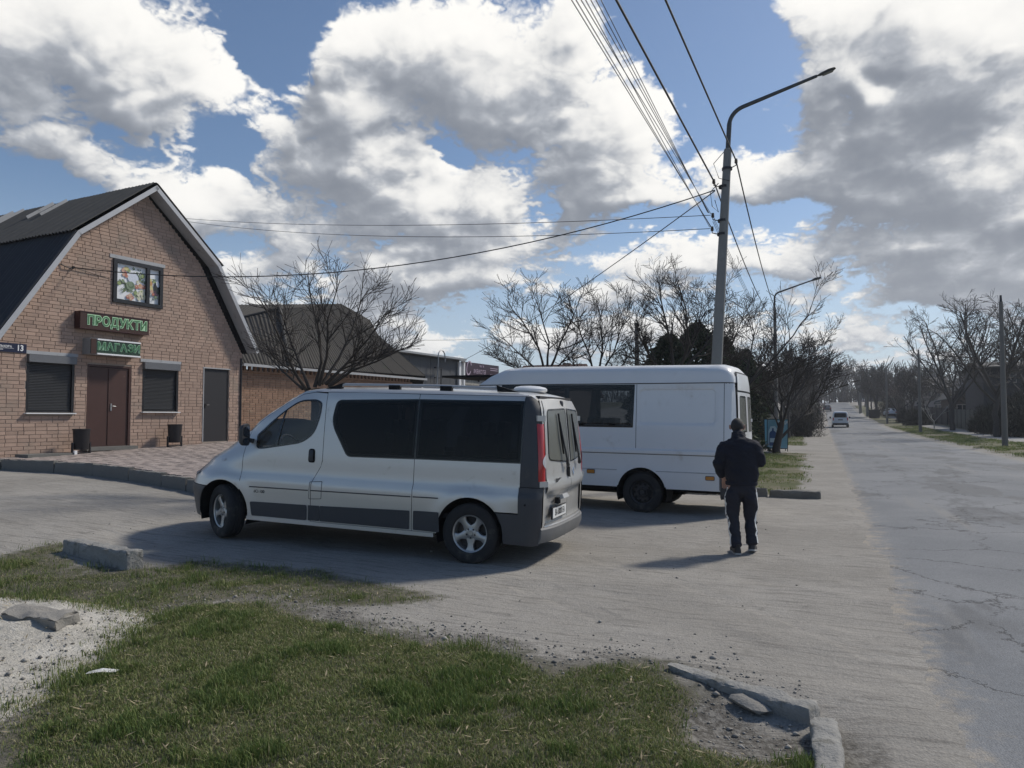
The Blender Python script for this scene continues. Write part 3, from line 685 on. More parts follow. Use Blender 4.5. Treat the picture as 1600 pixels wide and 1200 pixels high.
def blades(name, n, box, dens, hmin, hmax, wid, mat, hz, green=.5, seed=1):
    """n grass blades strewn in box where dens(x, y) allows"""
    r = np.random.default_rng(seed); x0, x1, y0, y1 = box; xs, ys = [], []; got = 0
    while got < n:
        x = r.uniform(x0, x1, n); y = r.uniform(y0, y1, n); k = r.random(n) < dens(x, y); xs.append(x[k]); ys.append(y[k]); got += k.sum()
        if len(xs) > 60: break
    x = np.concatenate(xs)[:n]; y = np.concatenate(ys)[:n]; n = len(x)
    p1 = fbm(x * 1.7, y * 1.7, 501, 4); p2 = fbm(x * 5, y * 5, 511, 3); tuft = smooth(p1 + .6 * p2, -.05, .45)
    h = (hmin + (hmax - hmin) * r.random(n) ** 1.6) * (.55 + .9 * tuft); w = wid * (.6 + .8 * r.random(n))
    a = r.uniform(0, 2 * np.pi, n); lean = r.uniform(.15, 1.0, n) * h * (1.15 - .5 * tuft); da = a + r.normal(0, .7, n) + np.pi / 2
    ca, sa = np.cos(a), np.sin(a); la, lb = np.cos(da) * lean, np.sin(da) * lean; z = hz(x, y)
    co = np.zeros((n, 5, 3))
    co[:, 0] = np.stack([x - ca * w, y - sa * w, z - .004], -1); co[:, 1] = np.stack([x + ca * w, y + sa * w, z - .004], -1)
    co[:, 2] = np.stack([x + la * .35 - ca * w * .8, y + lb * .35 - sa * w * .8, z + h * .6], -1); co[:, 3] = np.stack([x + la * .35 + ca * w * .8, y + lb * .35 + sa * w * .8, z + h * .6], -1)
    co[:, 4] = np.stack([x + la, y + lb, z + h * r.uniform(.75, 1.0, n)], -1)
    b = np.arange(n)[:, None] * 5
    quads = b + np.array([[0, 1, 3, 2]]); tris = b + np.array([[2, 3, 4]])
    dry = np.clip(r.normal(.44 - .45 * tuft * green * 1.2 + .12 * fbm(x * .8, y * .8, 521, 3), .30, n), 0, 1)[:, None]
    c0 = np.array([.115, .175, .048]); c1 = np.array([.225, .255, .088]); c2 = np.array([.42, .365, .225])
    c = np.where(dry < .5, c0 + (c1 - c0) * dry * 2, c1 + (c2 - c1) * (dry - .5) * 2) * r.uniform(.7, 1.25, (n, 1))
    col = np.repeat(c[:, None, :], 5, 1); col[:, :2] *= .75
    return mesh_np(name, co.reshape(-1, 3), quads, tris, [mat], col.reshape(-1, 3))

def build_grass():
    gm = tint_material('grass_blades', .65, .3)
    def d1(x, y):
        nz = fbm(x * 1.3, y * 1.3, 301, 5) * .35; nz2 = fbm(x * 4, y * 4, 331, 4)
        a = smooth(sdist(DENSE, x, y) + nz * .5, -.06, .22) * (1 - .93 * smooth(sdist(BARE, x, y) + nz * .3, -.1, .15))
        return a * (.55 + .45 * smooth(nz2, -.35, .25))
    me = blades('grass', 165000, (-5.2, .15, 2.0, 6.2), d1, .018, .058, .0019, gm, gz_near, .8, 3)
    tag(obj('grass', me), 'short green and straw coloured grass of the near verge', 'grass', kind='stuff')
    def d2(x, y):
        nz = fbm(x * 1.3, y * 1.3, 301, 5) * .35; a = np.maximum(smooth(sdist(SPARSE, x, y) + nz * .5, -.10, .3), .35 * smooth(np.maximum(sdist(SPARSE, x, y), sdist(DENSE, x, y)) + nz * .6, -.4, .05) * (x < -1.4))
        fr = np.exp(-(sdist(SAND, x, y) / .10) ** 2) * .5
        return np.clip(a * (.25 + .6 * smooth(fbm(x * 3, y * 3, 341, 4), -.2, .3)) + fr, 0, 1)
    me = blades('sparse_grass', 52000, (-10.5, -2.0, 2.4, 7.4), d2, .018, .06, .0022, gm, gz_near, .35, 4)
    tag(obj('sparse_grass', me), 'thin dry grass between the pale soil heap and the silver van', 'grass', kind='stuff')
    def d3(x, y):
        return smooth(sdist(ISLAND, x, y) + fbm(x * .7, y * .7, 351, 4) * .8, -.2, .5) * smooth(fbm(x * .5, y * .5, 361, 4) - .012 * (y - 24), -.45, .05)
    me = blades('island_grass', 60000, (-6.5, -.3, 16.4, 36), d3, .03, .085, .006, gm, gz_near, .8, 5)
    tag(obj('island_grass', me), 'green grass strip beside the street behind the white van', 'grass', kind='stuff')
    def d4(x, y): return np.maximum(smooth(sdist(VERGE, x, y), -.2, .5), .7 * smooth(sdist(ISLE2, x, y), -.2, .5)) * smooth(fbm(x * .4, y * .4, 371, 4), -.3, .2)
    me = blades('verge_grass', 40000, (-8, 11.5, 20, 100), d4, .04, .12, .012, gm, gz_near, .6, 6)
    tag(obj('verge_grass', me), 'grass of the far verges along both sides of the street', 'grass', kind='stuff')

def rough_block(name, size, seed, mat, cell=.035, wear=.026, parent=None):
    """a worn concrete block, origin at the middle of its underside"""
    bm = bmesh.new(); nx, ny, nz = (max(2, int(round(s / cell))) for s in size); L = {}
    def vert(i, j, k):
        if (i, j, k) not in L:
            L[(i, j, k)] = bm.verts.new(((i / nx - .5) * size[0], (j / ny - .5) * size[1], k / nz * size[2]))
        return L[(i, j, k)]
    for i in range(nx):
        for j in range(ny):
            for k in (0, nz): bm.faces.new((vert(i, j, k), vert(i + 1, j, k), vert(i + 1, j + 1, k), vert(i, j + 1, k)))
    for i in range(nx):
        for k in range(nz):
            for j in (0, ny): bm.faces.new((vert(i, j, k), vert(i + 1, j, k), vert(i + 1, j, k + 1), vert(i, j, k + 1)))
    for j in range(ny):
        for k in range(nz):
            for i in (0, nx): bm.faces.new((vert(i, j, k), vert(i, j + 1, k), vert(i, j + 1, k + 1), vert(i, j, k + 1)))
    co = np.array([v.co for v in bm.verts]); s = seed * 13.7
    n1 = fbm(co[:, 0] * 5 + s + co[:, 2] * 3, co[:, 1] * 5 + co[:, 2] * 5, 601, 4); n2 = fbm(co[:, 0] * 14 + s, co[:, 1] * 14 + co[:, 2] * 14 + s, 611, 3)
    for v, a, b2 in zip(bm.verts, n1, n2):
        ex = [abs(v.co.x) > size[0] / 2 - 1e-4, abs(v.co.y) > size[1] / 2 - 1e-4, v.co.z > size[2] - 1e-4]
        k = wear * (1.0 if sum(ex) < 2 else 2.2)
        d = Vector((v.co.x / size[0], v.co.y / size[1], (v.co.z - size[2] / 2) / size[2])); d = Vector((d.x * ex[0], d.y * ex[1], d.z * ex[2]))
        if d.length > 0: v.co -= d.normalized() * (k * (.5 + .9 * max(a, -.4)) + .006 * b2)
    me = bpy.data.meshes.new(name); bmesh.ops.recalc_face_normals(bm, faces=bm.faces); bm.to_mesh(me); bm.free(); me.materials.append(mat)
    me.polygons.foreach_set('use_smooth', [True] * len(me.polygons)); me.set_sharp_from_angle(angle=R(50))
    return obj(name, me, parent)

def stone(name, size, seed, mat, parent=None, sub=2):
    bm = bmesh.new(); bmesh.ops.create_icosphere(bm, subdivisions=sub, radius=1.0); r = np.random.default_rng(seed)
    pl = [(Vector(r.normal(size=3)).normalized(), r.uniform(.55, .85)) for _ in range(9)]
    for v in bm.verts:
        d = v.co.normalized(); k = 1.0
        for nrm, off in pl:
            c = d.dot(nrm)
            if c > 0: k = min(k, off / c)
        v.co = Vector((d.x * k * size[0], d.y * k * size[1], d.z * k * size[2]))
    me = bpy.data.meshes.new(name); bm.to_mesh(me); bm.free(); me.materials.append(mat); finish(me, 25); return obj(name, me, parent)

def build_kerbs_and_stones():
    def block(name, a, b, w, h, top, mat, label, cat, seed, group=None, tilt=0):
        a, b = Vector((*a, 0)), Vector((*b, 0)); c = (a + b) / 2; d = b - a
        o = rough_block(name, (d.length, w, h), seed, mat); o.location = (c.x, c.y, top - h); o.rotation_euler = (R(tilt), 0, math.atan2(d.y, d.x)); return tag(o, label, cat, group)
    block('kerb_stone', (-.95, 4.96), (-.06, 4.53), .15, .30, .045, MAT['concrete'], 'worn concrete kerb stone edging the near grass, the long one by the dirt lot', 'kerb', 1)
    block('kerb_stone', (-.005, 4.45), (.03, 3.45), .16, .30, .035, MAT['concrete'], 'pale kerb stone turning the corner of the near grass beside the street', 'kerb', 2, tilt=4)
    block('concrete_beam', (-7.98, 5.86), (-6.62, 5.60), .20, .30, .245 + .03, MAT['concrete'], 'short concrete beam lying at the edge of the grass near the shop side', 'concrete beam', 3)
    r = random.Random(4)
    lab = ['kerb stone at the street end of the grass strip behind the white van', 'kerb stone second from the street at the grass strip', 'kerb stone behind the walking man at the grass strip', 'kerb stone under the rear of the white van']
    xs = [-.05, -1.08, -2.12, -3.16, -4.2]
    for i in range(4):
        block('kerb_stone', (xs[i], 16.32 + r.uniform(-.04, .04)), (xs[i + 1] + .02, 16.32 + r.uniform(-.04, .04)), .16, .32, .17 + r.uniform(-.03, .02), MAT['kerb_dark'], lab[i], 'kerb', 10 + i, 'kerb stones of the grass strip', r.uniform(-6, 6))
    o = stone('broken_slab', (.16, .09, .04), 5, MAT['stone']); o.location = (-.42, 4.60, float(gz_near(-.42, 4.60)) + .02); o.rotation_euler = (.1, .12, -.35); tag(o, 'flat broken concrete piece leaning on the near kerb stone', 'stone')
    o = rough_block('rough_stone', (.52, .26, .10), 8, MAT['stone'], .03, .05); p = on_ground(62, 984, .1); o.location = (p.x, p.y, float(gz_near(p.x, p.y)) - .01); o.rotation_euler = (.08, .05, .2); tag(o, 'flat grey stone lying on top of the pale soil heap', 'stone')
    for px, py, s, lb in ((590, 0, 0, ''), (1085, 1115, .025, 'small round pebble in the bare soil by the kerb'), (1140, 1112, .02, 'little pale pebble near the broken concrete piece')):
        if not s: continue
        p = on_ground(px, py); o = stone('pebble', (s, s * .8, s * .6), int(px), MAT['stone']); o.location = (p.x, p.y, float(gz_near(p.x, p.y)) + s * .3); tag(o, lb, 'pebble')
    p = on_ground(158, 1068); mb = MB(); mb.add([(-.09, -.015, 0), (0, -.02, .012), (.09, -.012, .004), (.1, .018, .01), (0, .02, .022), (-.08, .016, .006)], [(0, 1, 4, 5), (1, 2, 3, 4)])
    o = mb.build('litter_scrap', MAT['litter']); o.location = (p.x, p.y, float(gz_near(p.x, p.y)) + .03); o.rotation_euler = (0, 0, .5); tag(o, 'white scrap of litter lying in the grass by the soil heap', 'litter')

def build_gravel():
    """loose stones and crumbs of soil"""
    r = np.random.default_rng(21); base = np.array([(1, 0, 0), (-1, 0, 0), (0, 1, 0), (0, -1, 0), (0, 0, 1), (0, 0, -1)], float)
    tri = np.array([(0, 2, 4), (2, 1, 4), (1, 3, 4), (3, 0, 4), (2, 0, 5), (1, 2, 5), (3, 1, 5), (0, 3, 5)])
    N = 9000; X = r.uniform(-9.5, .6, N * 8); Y = r.uniform(2.6, 12, N * 8)
    ed = sdist(DENSE, X, Y); g = np.exp(-((ed + .22) / .30) ** 2) * 1.0 + .25 * smooth(sdist(BARE, X, Y), -.1, .1) + .010 + .10 * smooth(sdist(SAND, X, Y), 0, .3)
    k = (r.random(N * 8) < g) & (X < -.12 + .05 * (Y > 4.4)); X, Y = X[k][:N], Y[k][:N]; n = len(X)
    s = .0035 + .010 * r.random(n) ** 3.5 + .012 * (r.random(n) > .985)
    co = base[None] * r.uniform(.6, 1.25, (n, 6, 3)); a = r.uniform(0, 6.28, n); ca, sa = np.cos(a), np.sin(a)
    x = co[..., 0] * ca[:, None] - co[..., 1] * sa[:, None]; y = co[..., 0] * sa[:, None] + co[..., 1] * ca[:, None]
    z = gz_near(X, Y) + s * .3
    co = np.stack([X[:, None] + x * s[:, None] * 1.2, Y[:, None] + y * s[:, None], z[:, None] + co[..., 2] * s[:, None] * .7], -1)
    c = np.array([.27, .255, .23]) * r.uniform(.5, 1.5, (n, 1)); col = np.repeat(c[:, None], 6, 1)
    me = mesh_np('gravel', co.reshape(-1, 3), None, (np.arange(n)[:, None, None] * 6 + tri[None]).reshape(-1, 3), [tint_material('gravel_stones', .9, 0)], col.reshape(-1, 3), False)
    tag(obj('gravel', me), 'loose gravel along the edge of the dirt lot', 'gravel', kind='stuff')
    # dry stalks and leaf scraps lying in the grass
    N = 2600; X = r.uniform(-9, .2, N * 3); Y = r.uniform(2.3, 7, N * 3); k = (sdist(DENSE, X, Y) > 0) | (sdist(SPARSE, X, Y) > 0) | (sdist(SAND, X, Y) > 0); X, Y = X[k][:N], Y[k][:N]; n = len(X)
    a = r.uniform(0, 6.28, n); L = r.uniform(.008, .045, n); w = r.uniform(.001, .006, n); z = gz_near(X, Y) + r.uniform(.006, .03, n)
    d = np.stack([np.cos(a) * L, np.sin(a) * L, r.normal(0, .25, n) * L], -1); e = np.stack([-np.sin(a) * w, np.cos(a) * w, np.zeros(n)], -1); p = np.stack([X, Y, z], -1)
    co = np.stack([p - d - e * .3, p - e, p + d, p + e], 1)
    c = np.array([.30, .25, .16]) * r.uniform(.3, 1.5, (n, 1)); col = np.repeat(c[:, None], 4, 1)
    me = mesh_np('dry_leaves', co.reshape(-1, 3), np.arange(n)[:, None] * 4 + np.arange(4)[None], None, [tint_material('dry_scraps', .8, .1)], col.reshape(-1, 3), False)
    tag(obj('dry_leaves', me), 'dry leaf scraps and stalks lying in the near grass', 'leaves', kind='stuff')

build_ground(); build_road(); build_grass(); build_kerbs_and_stones(); build_gravel()
# ---------------------------------------------------------------- 2D filling, lettering
def pip(poly, x, y):
    ins = False; n = len(poly)
    for i in range(n):
        x0, y0 = poly[i]; x1, y1 = poly[(i + 1) % n]
        if (y0 > y) != (y1 > y) and x < (x1 - x0) * (y - y0) / (y1 - y0) + x0: ins = not ins
    return ins

def resample(poly, step, closed=True):
    out = []; n = len(poly)
    for i in range(n if closed else n - 1):
        a, b = poly[i], poly[(i + 1) % n]; L = math.hypot(b[0] - a[0], b[1] - a[1]); k = max(1, int(math.ceil(L / step)))
        out += [(a[0] + (b[0] - a[0]) * t / k, a[1] + (b[1] - a[1]) * t / k) for t in range(k)]
    if not closed: out.append(poly[-1])
    return out

def fillet(poly, r, n=5):
    """round every corner of a polygon; r is one radius or one per corner"""
    out = []; k = len(poly)
    for i in range(k):
        p, a, b = Vector(poly[i]), Vector(poly[i - 1]), Vector(poly[(i + 1) % k]); rr = r[i] if isinstance(r, (list, tuple)) else r
        d0, d1 = (a - p), (b - p); t = min(rr, d0.length * .45, d1.length * .45)
        if t < 1e-4: out.append(tuple(p)); continue
        s, e = p + d0.normalized() * t, p + d1.normalized() * t
        for j in range(n + 1):
            q = j / n; out.append(tuple(s * (1 - q) ** 2 + p * 2 * q * (1 - q) + e * q * q))
    return out

def inset(poly, w):
    k = len(poly); area = sum(poly[i][0] * poly[(i + 1) % k][1] - poly[(i + 1) % k][0] * poly[i][1] for i in range(k)); sg = 1 if area > 0 else -1; out = []
    for i in range(k):
        p, a, b = Vector(poly[i]), Vector(poly[i - 1]), Vector(poly[(i + 1) % k])
        d0 = p - a; d1 = b - p
        if d0.length < 1e-7 or d1.length < 1e-7: out.append(tuple(p)); continue
        d0.normalize(); d1.normalize()
        n0, n1 = Vector((-d0.y, d0.x)) * sg, Vector((-d1.y, d1.x)) * sg; m = n0 + n1
        m = m.normalized() if m.length > 1e-4 else n0
        out.append(tuple(p + m * (w / max(.35, m.dot(n0)))))
    return out

def fill(outer, holes=(), step=None, extra=(), lines=()):
    """triangulate a polygon with holes and inner points: returns 2D verts, triangles"""
    pts = []; edges = []
    def ring(p):
        o = len(pts); pts.extend(Vector(q) for q in p); edges.extend((o + i, o + (i + 1) % len(p)) for i in range(len(p)))
    ring(outer)
    for h in holes: ring(h)
    for l in lines:
        o = len(pts); pts.extend(Vector(q) for q in l); edges.extend((o + i, o + i + 1) for i in range(len(l) - 1))
    if step:
        xs = [p[0] for p in outer]; ys = [p[1] for p in outer]
        nx = int((max(xs) - min(xs)) / step) + 1; ny = int((max(ys) - min(ys)) / step) + 1
        gx = np.linspace(min(xs), max(xs), nx + 1); gy = np.linspace(min(ys), max(ys), ny + 1); X, Y = np.meshgrid(gx, gy)
        ok = sdist(outer, X, Y) > step * .35
        for h in holes: ok &= sdist(h, X, Y) < -step * .35
        pts.extend(Vector((a, b)) for a, b in zip(X[ok], Y[ok]))
    pts.extend(Vector(p) for p in extra)
    v, e, f, _, _, _ = delaunay_2d_cdt(pts, edges, [], 1, 1e-6)
    out = []
    for t in f:
        cx = sum(v[i].x for i in t) / len(t); cy = sum(v[i].y for i in t) / len(t)
        if any(pip(h, cx, cy) for h in holes): continue
        out.append(tuple(t))
    return [tuple(p) for p in v], out

def text_mesh(name, s, size, depth, mats_, offset=0.0, spacing=1.0, xscale=1.0, shear=0.0):
    cu = bpy.data.curves.new(name, 'FONT'); cu.body = s; cu.size = size; cu.extrude = depth; cu.offset = offset; cu.space_character = spacing; cu.shear = shear
    cu.align_x = 'CENTER'; cu.align_y = 'CENTER'; cu.resolution_u = 4
    o = bpy.data.objects.new(name, cu); COL.objects.link(o); bpy.context.view_layer.update()
    me = bpy.data.meshes.new_from_object(o.evaluated_get(bpy.context.evaluated_depsgraph_get())); me.name = name
    bpy.data.objects.remove(o); bpy.data.curves.remove(cu)
    me.materials.clear()
    for m in mats_: me.materials.append(m)
    co = np.zeros(len(me.vertices) * 3, np.float32); me.vertices.foreach_get('co', co); co = co.reshape(-1, 3); co[:, 0] *= xscale
    x = co.copy(); me.vertices.foreach_set('co', np.stack([x[:, 0], -x[:, 2], x[:, 1]], -1).ravel())   # stands upright, faces -y
    me.update(); return me

# ---------------------------------------------------------------- the shop
SHOP0 = Vector((-18.2126, 14.4048, 0)); SHOP_RZ = math.atan2(math.cos(R(4.3)), math.sin(R(4.3)))
SHOP_M = Matrix.Translation(SHOP0) @ Matrix.Rotation(SHOP_RZ, 4, 'Z')
def sw(u, y, z): return SHOP_M @ Vector((u, y, z))

def corrugated(p00, p10, p11, p01, pitch, amp, thick=.012, nu=None, nv=3):
    """a corrugated sheet over the patch p00-p10 (lower edge) to p01-p11 (upper edge); the waves run up the slope"""
    p00, p10, p11, p01 = map(Vector, (p00, p10, p11, p01)); L = max((p10 - p00).length, (p11 - p01).length)
    nu = nu or max(4, int(L / pitch * 5)); nrm = (p10 - p00).cross(p01 - p00).normalized()
    if nrm.z < 0: nrm = -nrm
    mb = MB(); vs = []
    for side in (0, 1):
        for j in range(nv + 1):
            for i in range(nu + 1):
                s, t = i / nu, j / nv; p = (p00 * (1 - s) + p10 * s) * (1 - t) + (p01 * (1 - s) + p11 * s) * t
                vs.append(p + nrm * (amp * math.sin(2 * math.pi * s * L / pitch) - side * thick))
    w = nu + 1; o = w * (nv + 1); fs = []
    for j in range(nv):
        for i in range(nu):
            a = j * w + i; fs.append((a, a + 1, a + w + 1, a + w)); fs.append((o + a + w, o + a + w + 1, o + a + 1, o + a))
    for i in range(nu): fs.append((i + 1, i, o + i, o + i + 1)); a = nv * w + i; fs.append((a, a + 1, o + a + 1, o + a))
    for j in range(nv): a = j * w; fs.append((a, a + w, o + a + w, o + a)); a += nu; fs.append((a + w, a, o + a, o + a + w))
    mb.add(vs, fs); return mb

def brick_mesh(name, w, h, d, mat, seed=0):
    """a brick face with softened arrises; origin at the middle of its back"""
    r = random.Random(seed); b = .004; mb = MB()
    vs = [(-w / 2, 0, -h / 2), (w / 2, 0, -h / 2), (w / 2, 0, h / 2), (-w / 2, 0, h / 2)]
    vs += [(-w / 2, -d + b, -h / 2), (w / 2, -d + b, -h / 2), (w / 2, -d + b, h / 2), (-w / 2, -d + b, h / 2)]
    j = lambda: r.uniform(-.002, .002)
    vs += [(-w / 2 + b, -d + j(), -h / 2 + b), (w / 2 - b, -d + j(), -h / 2 + b), (w / 2 - b, -d + j(), h / 2 - b), (-w / 2 + b, -d + j(), h / 2 - b)]
    fs = [(8, 9, 10, 11)] + [(i, (i + 1) % 4, 4 + (i + 1) % 4, 4 + i) for i in range(4)] + [(4 + i, 4 + (i + 1) % 4, 8 + (i + 1) % 4, 8 + i) for i in range(4)]
    return mb.add(vs, fs)

def lay_bricks(parent, poly, holes, bl, bh, joint, mat, n_single, y0=0.0, seed=1, prot=.014, eye=None):
    """bricks course by course over the wall polygon; the n_single that show largest become parts, the rest one stuff part"""
    r = random.Random(seed); zs = [p[1] for p in poly]; z = min(zs); bricks = []; row = 0
    def span(zz):
        xs = []
        for (x0, z0), (x1, z1) in zip(poly, poly[1:] + poly[:1]):
            if (z0 > zz) != (z1 > zz): xs.append(x0 + (x1 - x0) * (zz - z0) / (z1 - z0))
        return (min(xs), max(xs)) if len(xs) > 1 else None
    while z + bh < max(zs) + bh:
        sa, sb = span(min(z + bh / 2, max(zs) - .02)), span(z + .002)
        if not sa: break
        x = sa[0] - (bl / 2 if row % 2 else 0) - r.uniform(0, .02)
        while x < sa[1]:
            L = bl if r.random() > .12 else bl / 2
            x0, x1 = max(x, sa[0]), min(x + L, sa[1])
            segs = [(x0, x1)]
            for (hx0, hx1, hz0, hz1) in holes:
                if z + bh > hz0 + .01 and z < hz1 - .01:
                    ns = []
                    for (a, b) in segs:
                        if b <= hx0 or a >= hx1: ns.append((a, b))
                        else:
                            if a < hx0: ns.append((a, hx0))
                            if b > hx1: ns.append((hx1, b))
                    segs = ns
            for a, b in segs:
                if b - a > .03: bricks.append(((a + b) / 2, z + bh / 2, b - a - joint, bh - joint))
            x += L
        z += bh; row += 1
    full = [b for b in bricks if abs(b[2] - (bl - joint)) < 1e-4]
    ex = eye or (0, 0)
    full.sort(key=lambda b: math.hypot(b[0] - ex[0], b[1] - ex[1]))
    # nearest to the street-side end show largest; take them in order
    single = set(id(b) for b in full[:n_single]); shared = [brick_mesh('brick', bl - joint, bh - joint, prot, mat, k).mesh('brick', mat) for k in range(6)]
    rest = MB()
    for b in bricks:
        d = r.uniform(-.004, .004)
        if id(b) in single:
            o = obj('brick', r.choice(shared), parent); o.location = (b[0], y0 + d, b[1]); o.rotation_euler = (r.uniform(-.012, .012), r.uniform(-.008, .008), 0)
        else:
            m = brick_mesh('', b[2], b[3], prot, mat, r.randint(0, 999)); rest.add([(x + b[0], y + y0 + d, zz + b[1]) for x, y, zz in m.v], m.f)
    o = rest.build('brick_courses', mat, parent); o['kind'] = 'stuff'
    return len(bricks)

def build_shop():
    shop = thing('brick_shop', 'brick shop with dark gambrel roof, brown double door and two closed roller shutters', 'shop', SHOP0, SHOP_RZ)
    front = [(-3.05, .25), (4.73, .25), (4.73, 3.72), (2.97, 6.48), (1.08, 8.12), (-1.10, 6.48), (-3.05, 3.62)]
    door = (-.60, .69, .84, 3.09); rdoor = (3.19, 4.18, .88, 3.20); w1 = (-2.17, -.955, 1.77, 3.24); w2 = (1.05, 2.25, 1.82, 3.25); up = (.06, 1.63, 4.87, 6.10)
    holes = [door, rdoor, w1, w2, up]
    hp = [[(a, c), (b, c), (b, d), (a, d)] for a, b, c, d in holes]
    v, f = fill(front, hp); mb = MB(); mb.add([(x, 0, z) for x, z in v], f)
    for h in hp:                                              # reveals
        for (x0, z0), (x1, z1) in zip(h, h[1:] + h[:1]): mb.add([(x0, 0, z0), (x1, 0, z1), (x1, .16, z1), (x0, .16, z0)], [(0, 1, 2, 3)])
    mb.add([(4.73, 0, .25), (4.73, 9, .25), (4.73, 9, 3.72), (4.73, 0, 3.72)], [(0, 1, 2, 3)]); mb.add([(-3.05, 0, .25), (-3.05, 9, .25), (-3.05, 9, 3.62), (-3.05, 0, 3.62)], [(0, 1, 2, 3)])
    mb.add([(x, 9, z) for x, z in front], [tuple(range(len(front)))])
    mb.build('wall', MAT['mortar'], shop)
    lay_bricks(shop, front, holes, .285, .096, .011, MAT['brick'], 300, 0, 3, eye=(1.0, 2.5))
    # roof: sheets of corrugated asbestos on four slopes
    P = [(-3.45, 3.02), (-1.19, 6.53), (1.10, 8.38), (3.42, 6.50), (5.08, 3.84)]
    roof = obj('roof', None, shop)
    yb, y1 = -.36, 9.2
    def sheets(a, b, mat, lift, over):
        n = 9; dy = (y1 - yb) / n
        d = Vector((b[0] - a[0], b[1] - a[1])).normalized(); a2 = (a[0] - d.x * over, a[1] - d.y * over)
        for i in range(n):
            ya, yc = yb + i * dy, yb + (i + 1) * dy + .04; lo = random.uniform(-.015, .015)
            q = lambda p, y: (p[0] + (-d.y * lift if True else 0), y, p[1] + d.x * lift) if b[0] > a[0] else (p[0] - (-d.y) * lift, y, p[1] - d.x * lift)
            nx, nz = (-d.y, d.x) if d.x > 0 else (d.y, -d.x)
            q = lambda p, y: (p[0] + nx * (lift + (i % 2) * .006), y, p[1] + nz * (lift + (i % 2) * .006))
            a3 = (a2[0] - d.x * lo, a2[1] - d.y * lo)
            corrugated(q(a3, ya), q(a3, yc), q(b, yc), q(b, ya), .15, .024, nu=34).build('roof_sheet', mat, roof, 60)
    sheets(P[0], P[1], MAT['slate_dark'], .04, .05); sheets(P[1], P[2], MAT['slate'], .11, .14); sheets(P[3], P[2], MAT['slate'], .11, .14); sheets(P[4], P[3], MAT['slate_dark'], .04, .05)
    for y in (3.6, 4.3, 5.9, 6.5):                          # translucent strips let into the slope below the ridge
        a, b = Vector((P[1][0], 0, P[1][1])), Vector((P[2][0], 0, P[2][1])); n = Vector((-(b - a).z, 0, (b - a).x)).normalized()
        q = a.lerp(b, .62) + n * .16; w = a.lerp(b, .97) + n * .16
        mb = MB(); mb.bar((q.x, y, q.z), (w.x, y, w.z), .10, .012, (0, 1, 0)); mb.build('roof_batten', MAT['soffit'], roof)
    mb = MB(); mb.lathe([(.11, 2.6), (.11, 9.3)], 14, (1.10, 0, 8.38), 'Y', a0=-.2, a1=math.pi + .2); mb.build('ridge_cap', MAT['metal_light'], roof, 40)
    mb = MB(); mb.lathe([(.085, -.36), (.085, 2.6)], 12, (1.10, 0, 8.40), 'Y', a0=-.2, a1=math.pi + .2); mb.build('ridge_cap', MAT['slate'], roof, 40)
    # rake boards and soffit
    for a, b in zip(P[:-1], P[1:]):
        d = Vector((b[0] - a[0], b[1] - a[1])).normalized(); n = Vector((-d.y, d.x)); n = n if n.y > 0 else -n
        dn = -.045
        A, B = Vector(a) + n * dn, Vector(b) + n * dn
        mb = MB(); mb.bar((A.x, -.385, A.y), (B.x, -.385, B.y), .16, .018, (n.x, 0, n.y)) if False else None
        M3 = Matrix(((d.x, 0, n.x), (0, 1, 0), (d.y, 0, n.y))); c = (A + B) / 2
        mb.box((c.x, -.385, c.y), ((B - A).length + .02, .018, .125), M3); mb.build('rake_board', MAT['fascia'], shop)
        A, B = Vector(a) - n * .10, Vector(b) - n * .10; c = (A + B) / 2
        mb = MB(); mb.box((c.x, -.165, c.y), ((B - A).length - .03, .405, .02), M3); mb.build('soffit', MAT['soffit'], shop)
    # double door
    dr = obj('double_door', None, shop)
    mb = MB()
    for x in (door[0] + .03, door[1] - .03): mb.box((x, .04, (door[2] + door[3]) / 2), (.06, .09, door[3] - door[2]))
    mb.box((.045, .04, door[3] - .03), (door[1] - door[0] - .12, .085, .06)); mb.build('door_frame', MAT['door_brown'], dr)
    for x0, x1 in ((door[0] + .062, .042), (.05, door[1] - .062)):
        mb = MB(); cx = (x0 + x1) / 2; w = x1 - x0; zc = (door[2] + door[3] - .06) / 2; h = door[3] - door[2] - .08
        mb.box((cx, .05, zc), (w, .04, h)); mb.box((cx, .026, zc + h / 2 - .02), (w, .012, .03)); mb.box((cx, .026, zc - h / 2 + .02), (w, .012, .03))
        mb.build('leaf', MAT['door_brown'], dr)
    mb = MB(); mb.box((.045, .02, 1.95), (.03, .014, 2.15)); mb.build('cover_strip', MAT['door_brown'], dr)
    mb = MB(); mb.box((.12, .02, 1.93), (.035, .016, .20)); mb.tube([(.12, 0, 1.96), (.12, -.05, 1.96), (.22, -.05, 1.95)], .010, 6); mb.build('handle', MAT['metal_light'], dr)
    mb = MB(); mb.box((.045, -.09, .80), (1.5, .30, .10)); mb.build('door_step', MAT['kerb_dark'], shop)
    dd = obj('side_door', None, shop)
    mb = MB(); mb.box(((rdoor[0] + rdoor[1]) / 2, .05, (rdoor[2] + rdoor[3]) / 2 - .01), (rdoor[1] - rdoor[0] - .05, .04, rdoor[3] - rdoor[2] - .03)); mb.build('leaf', MAT['door_dark'], dd)
    mb = MB()
    mb.box(((rdoor[0] + rdoor[1]) / 2, -.006, rdoor[3] + .015), (rdoor[1] - rdoor[0] + .08, .045, .035)); mb.box((rdoor[0] - .015, -.006, (rdoor[2] + rdoor[3]) / 2), (.03, .043, rdoor[3] - rdoor[2])); mb.build('door_frame', MAT['soffit'], dd)
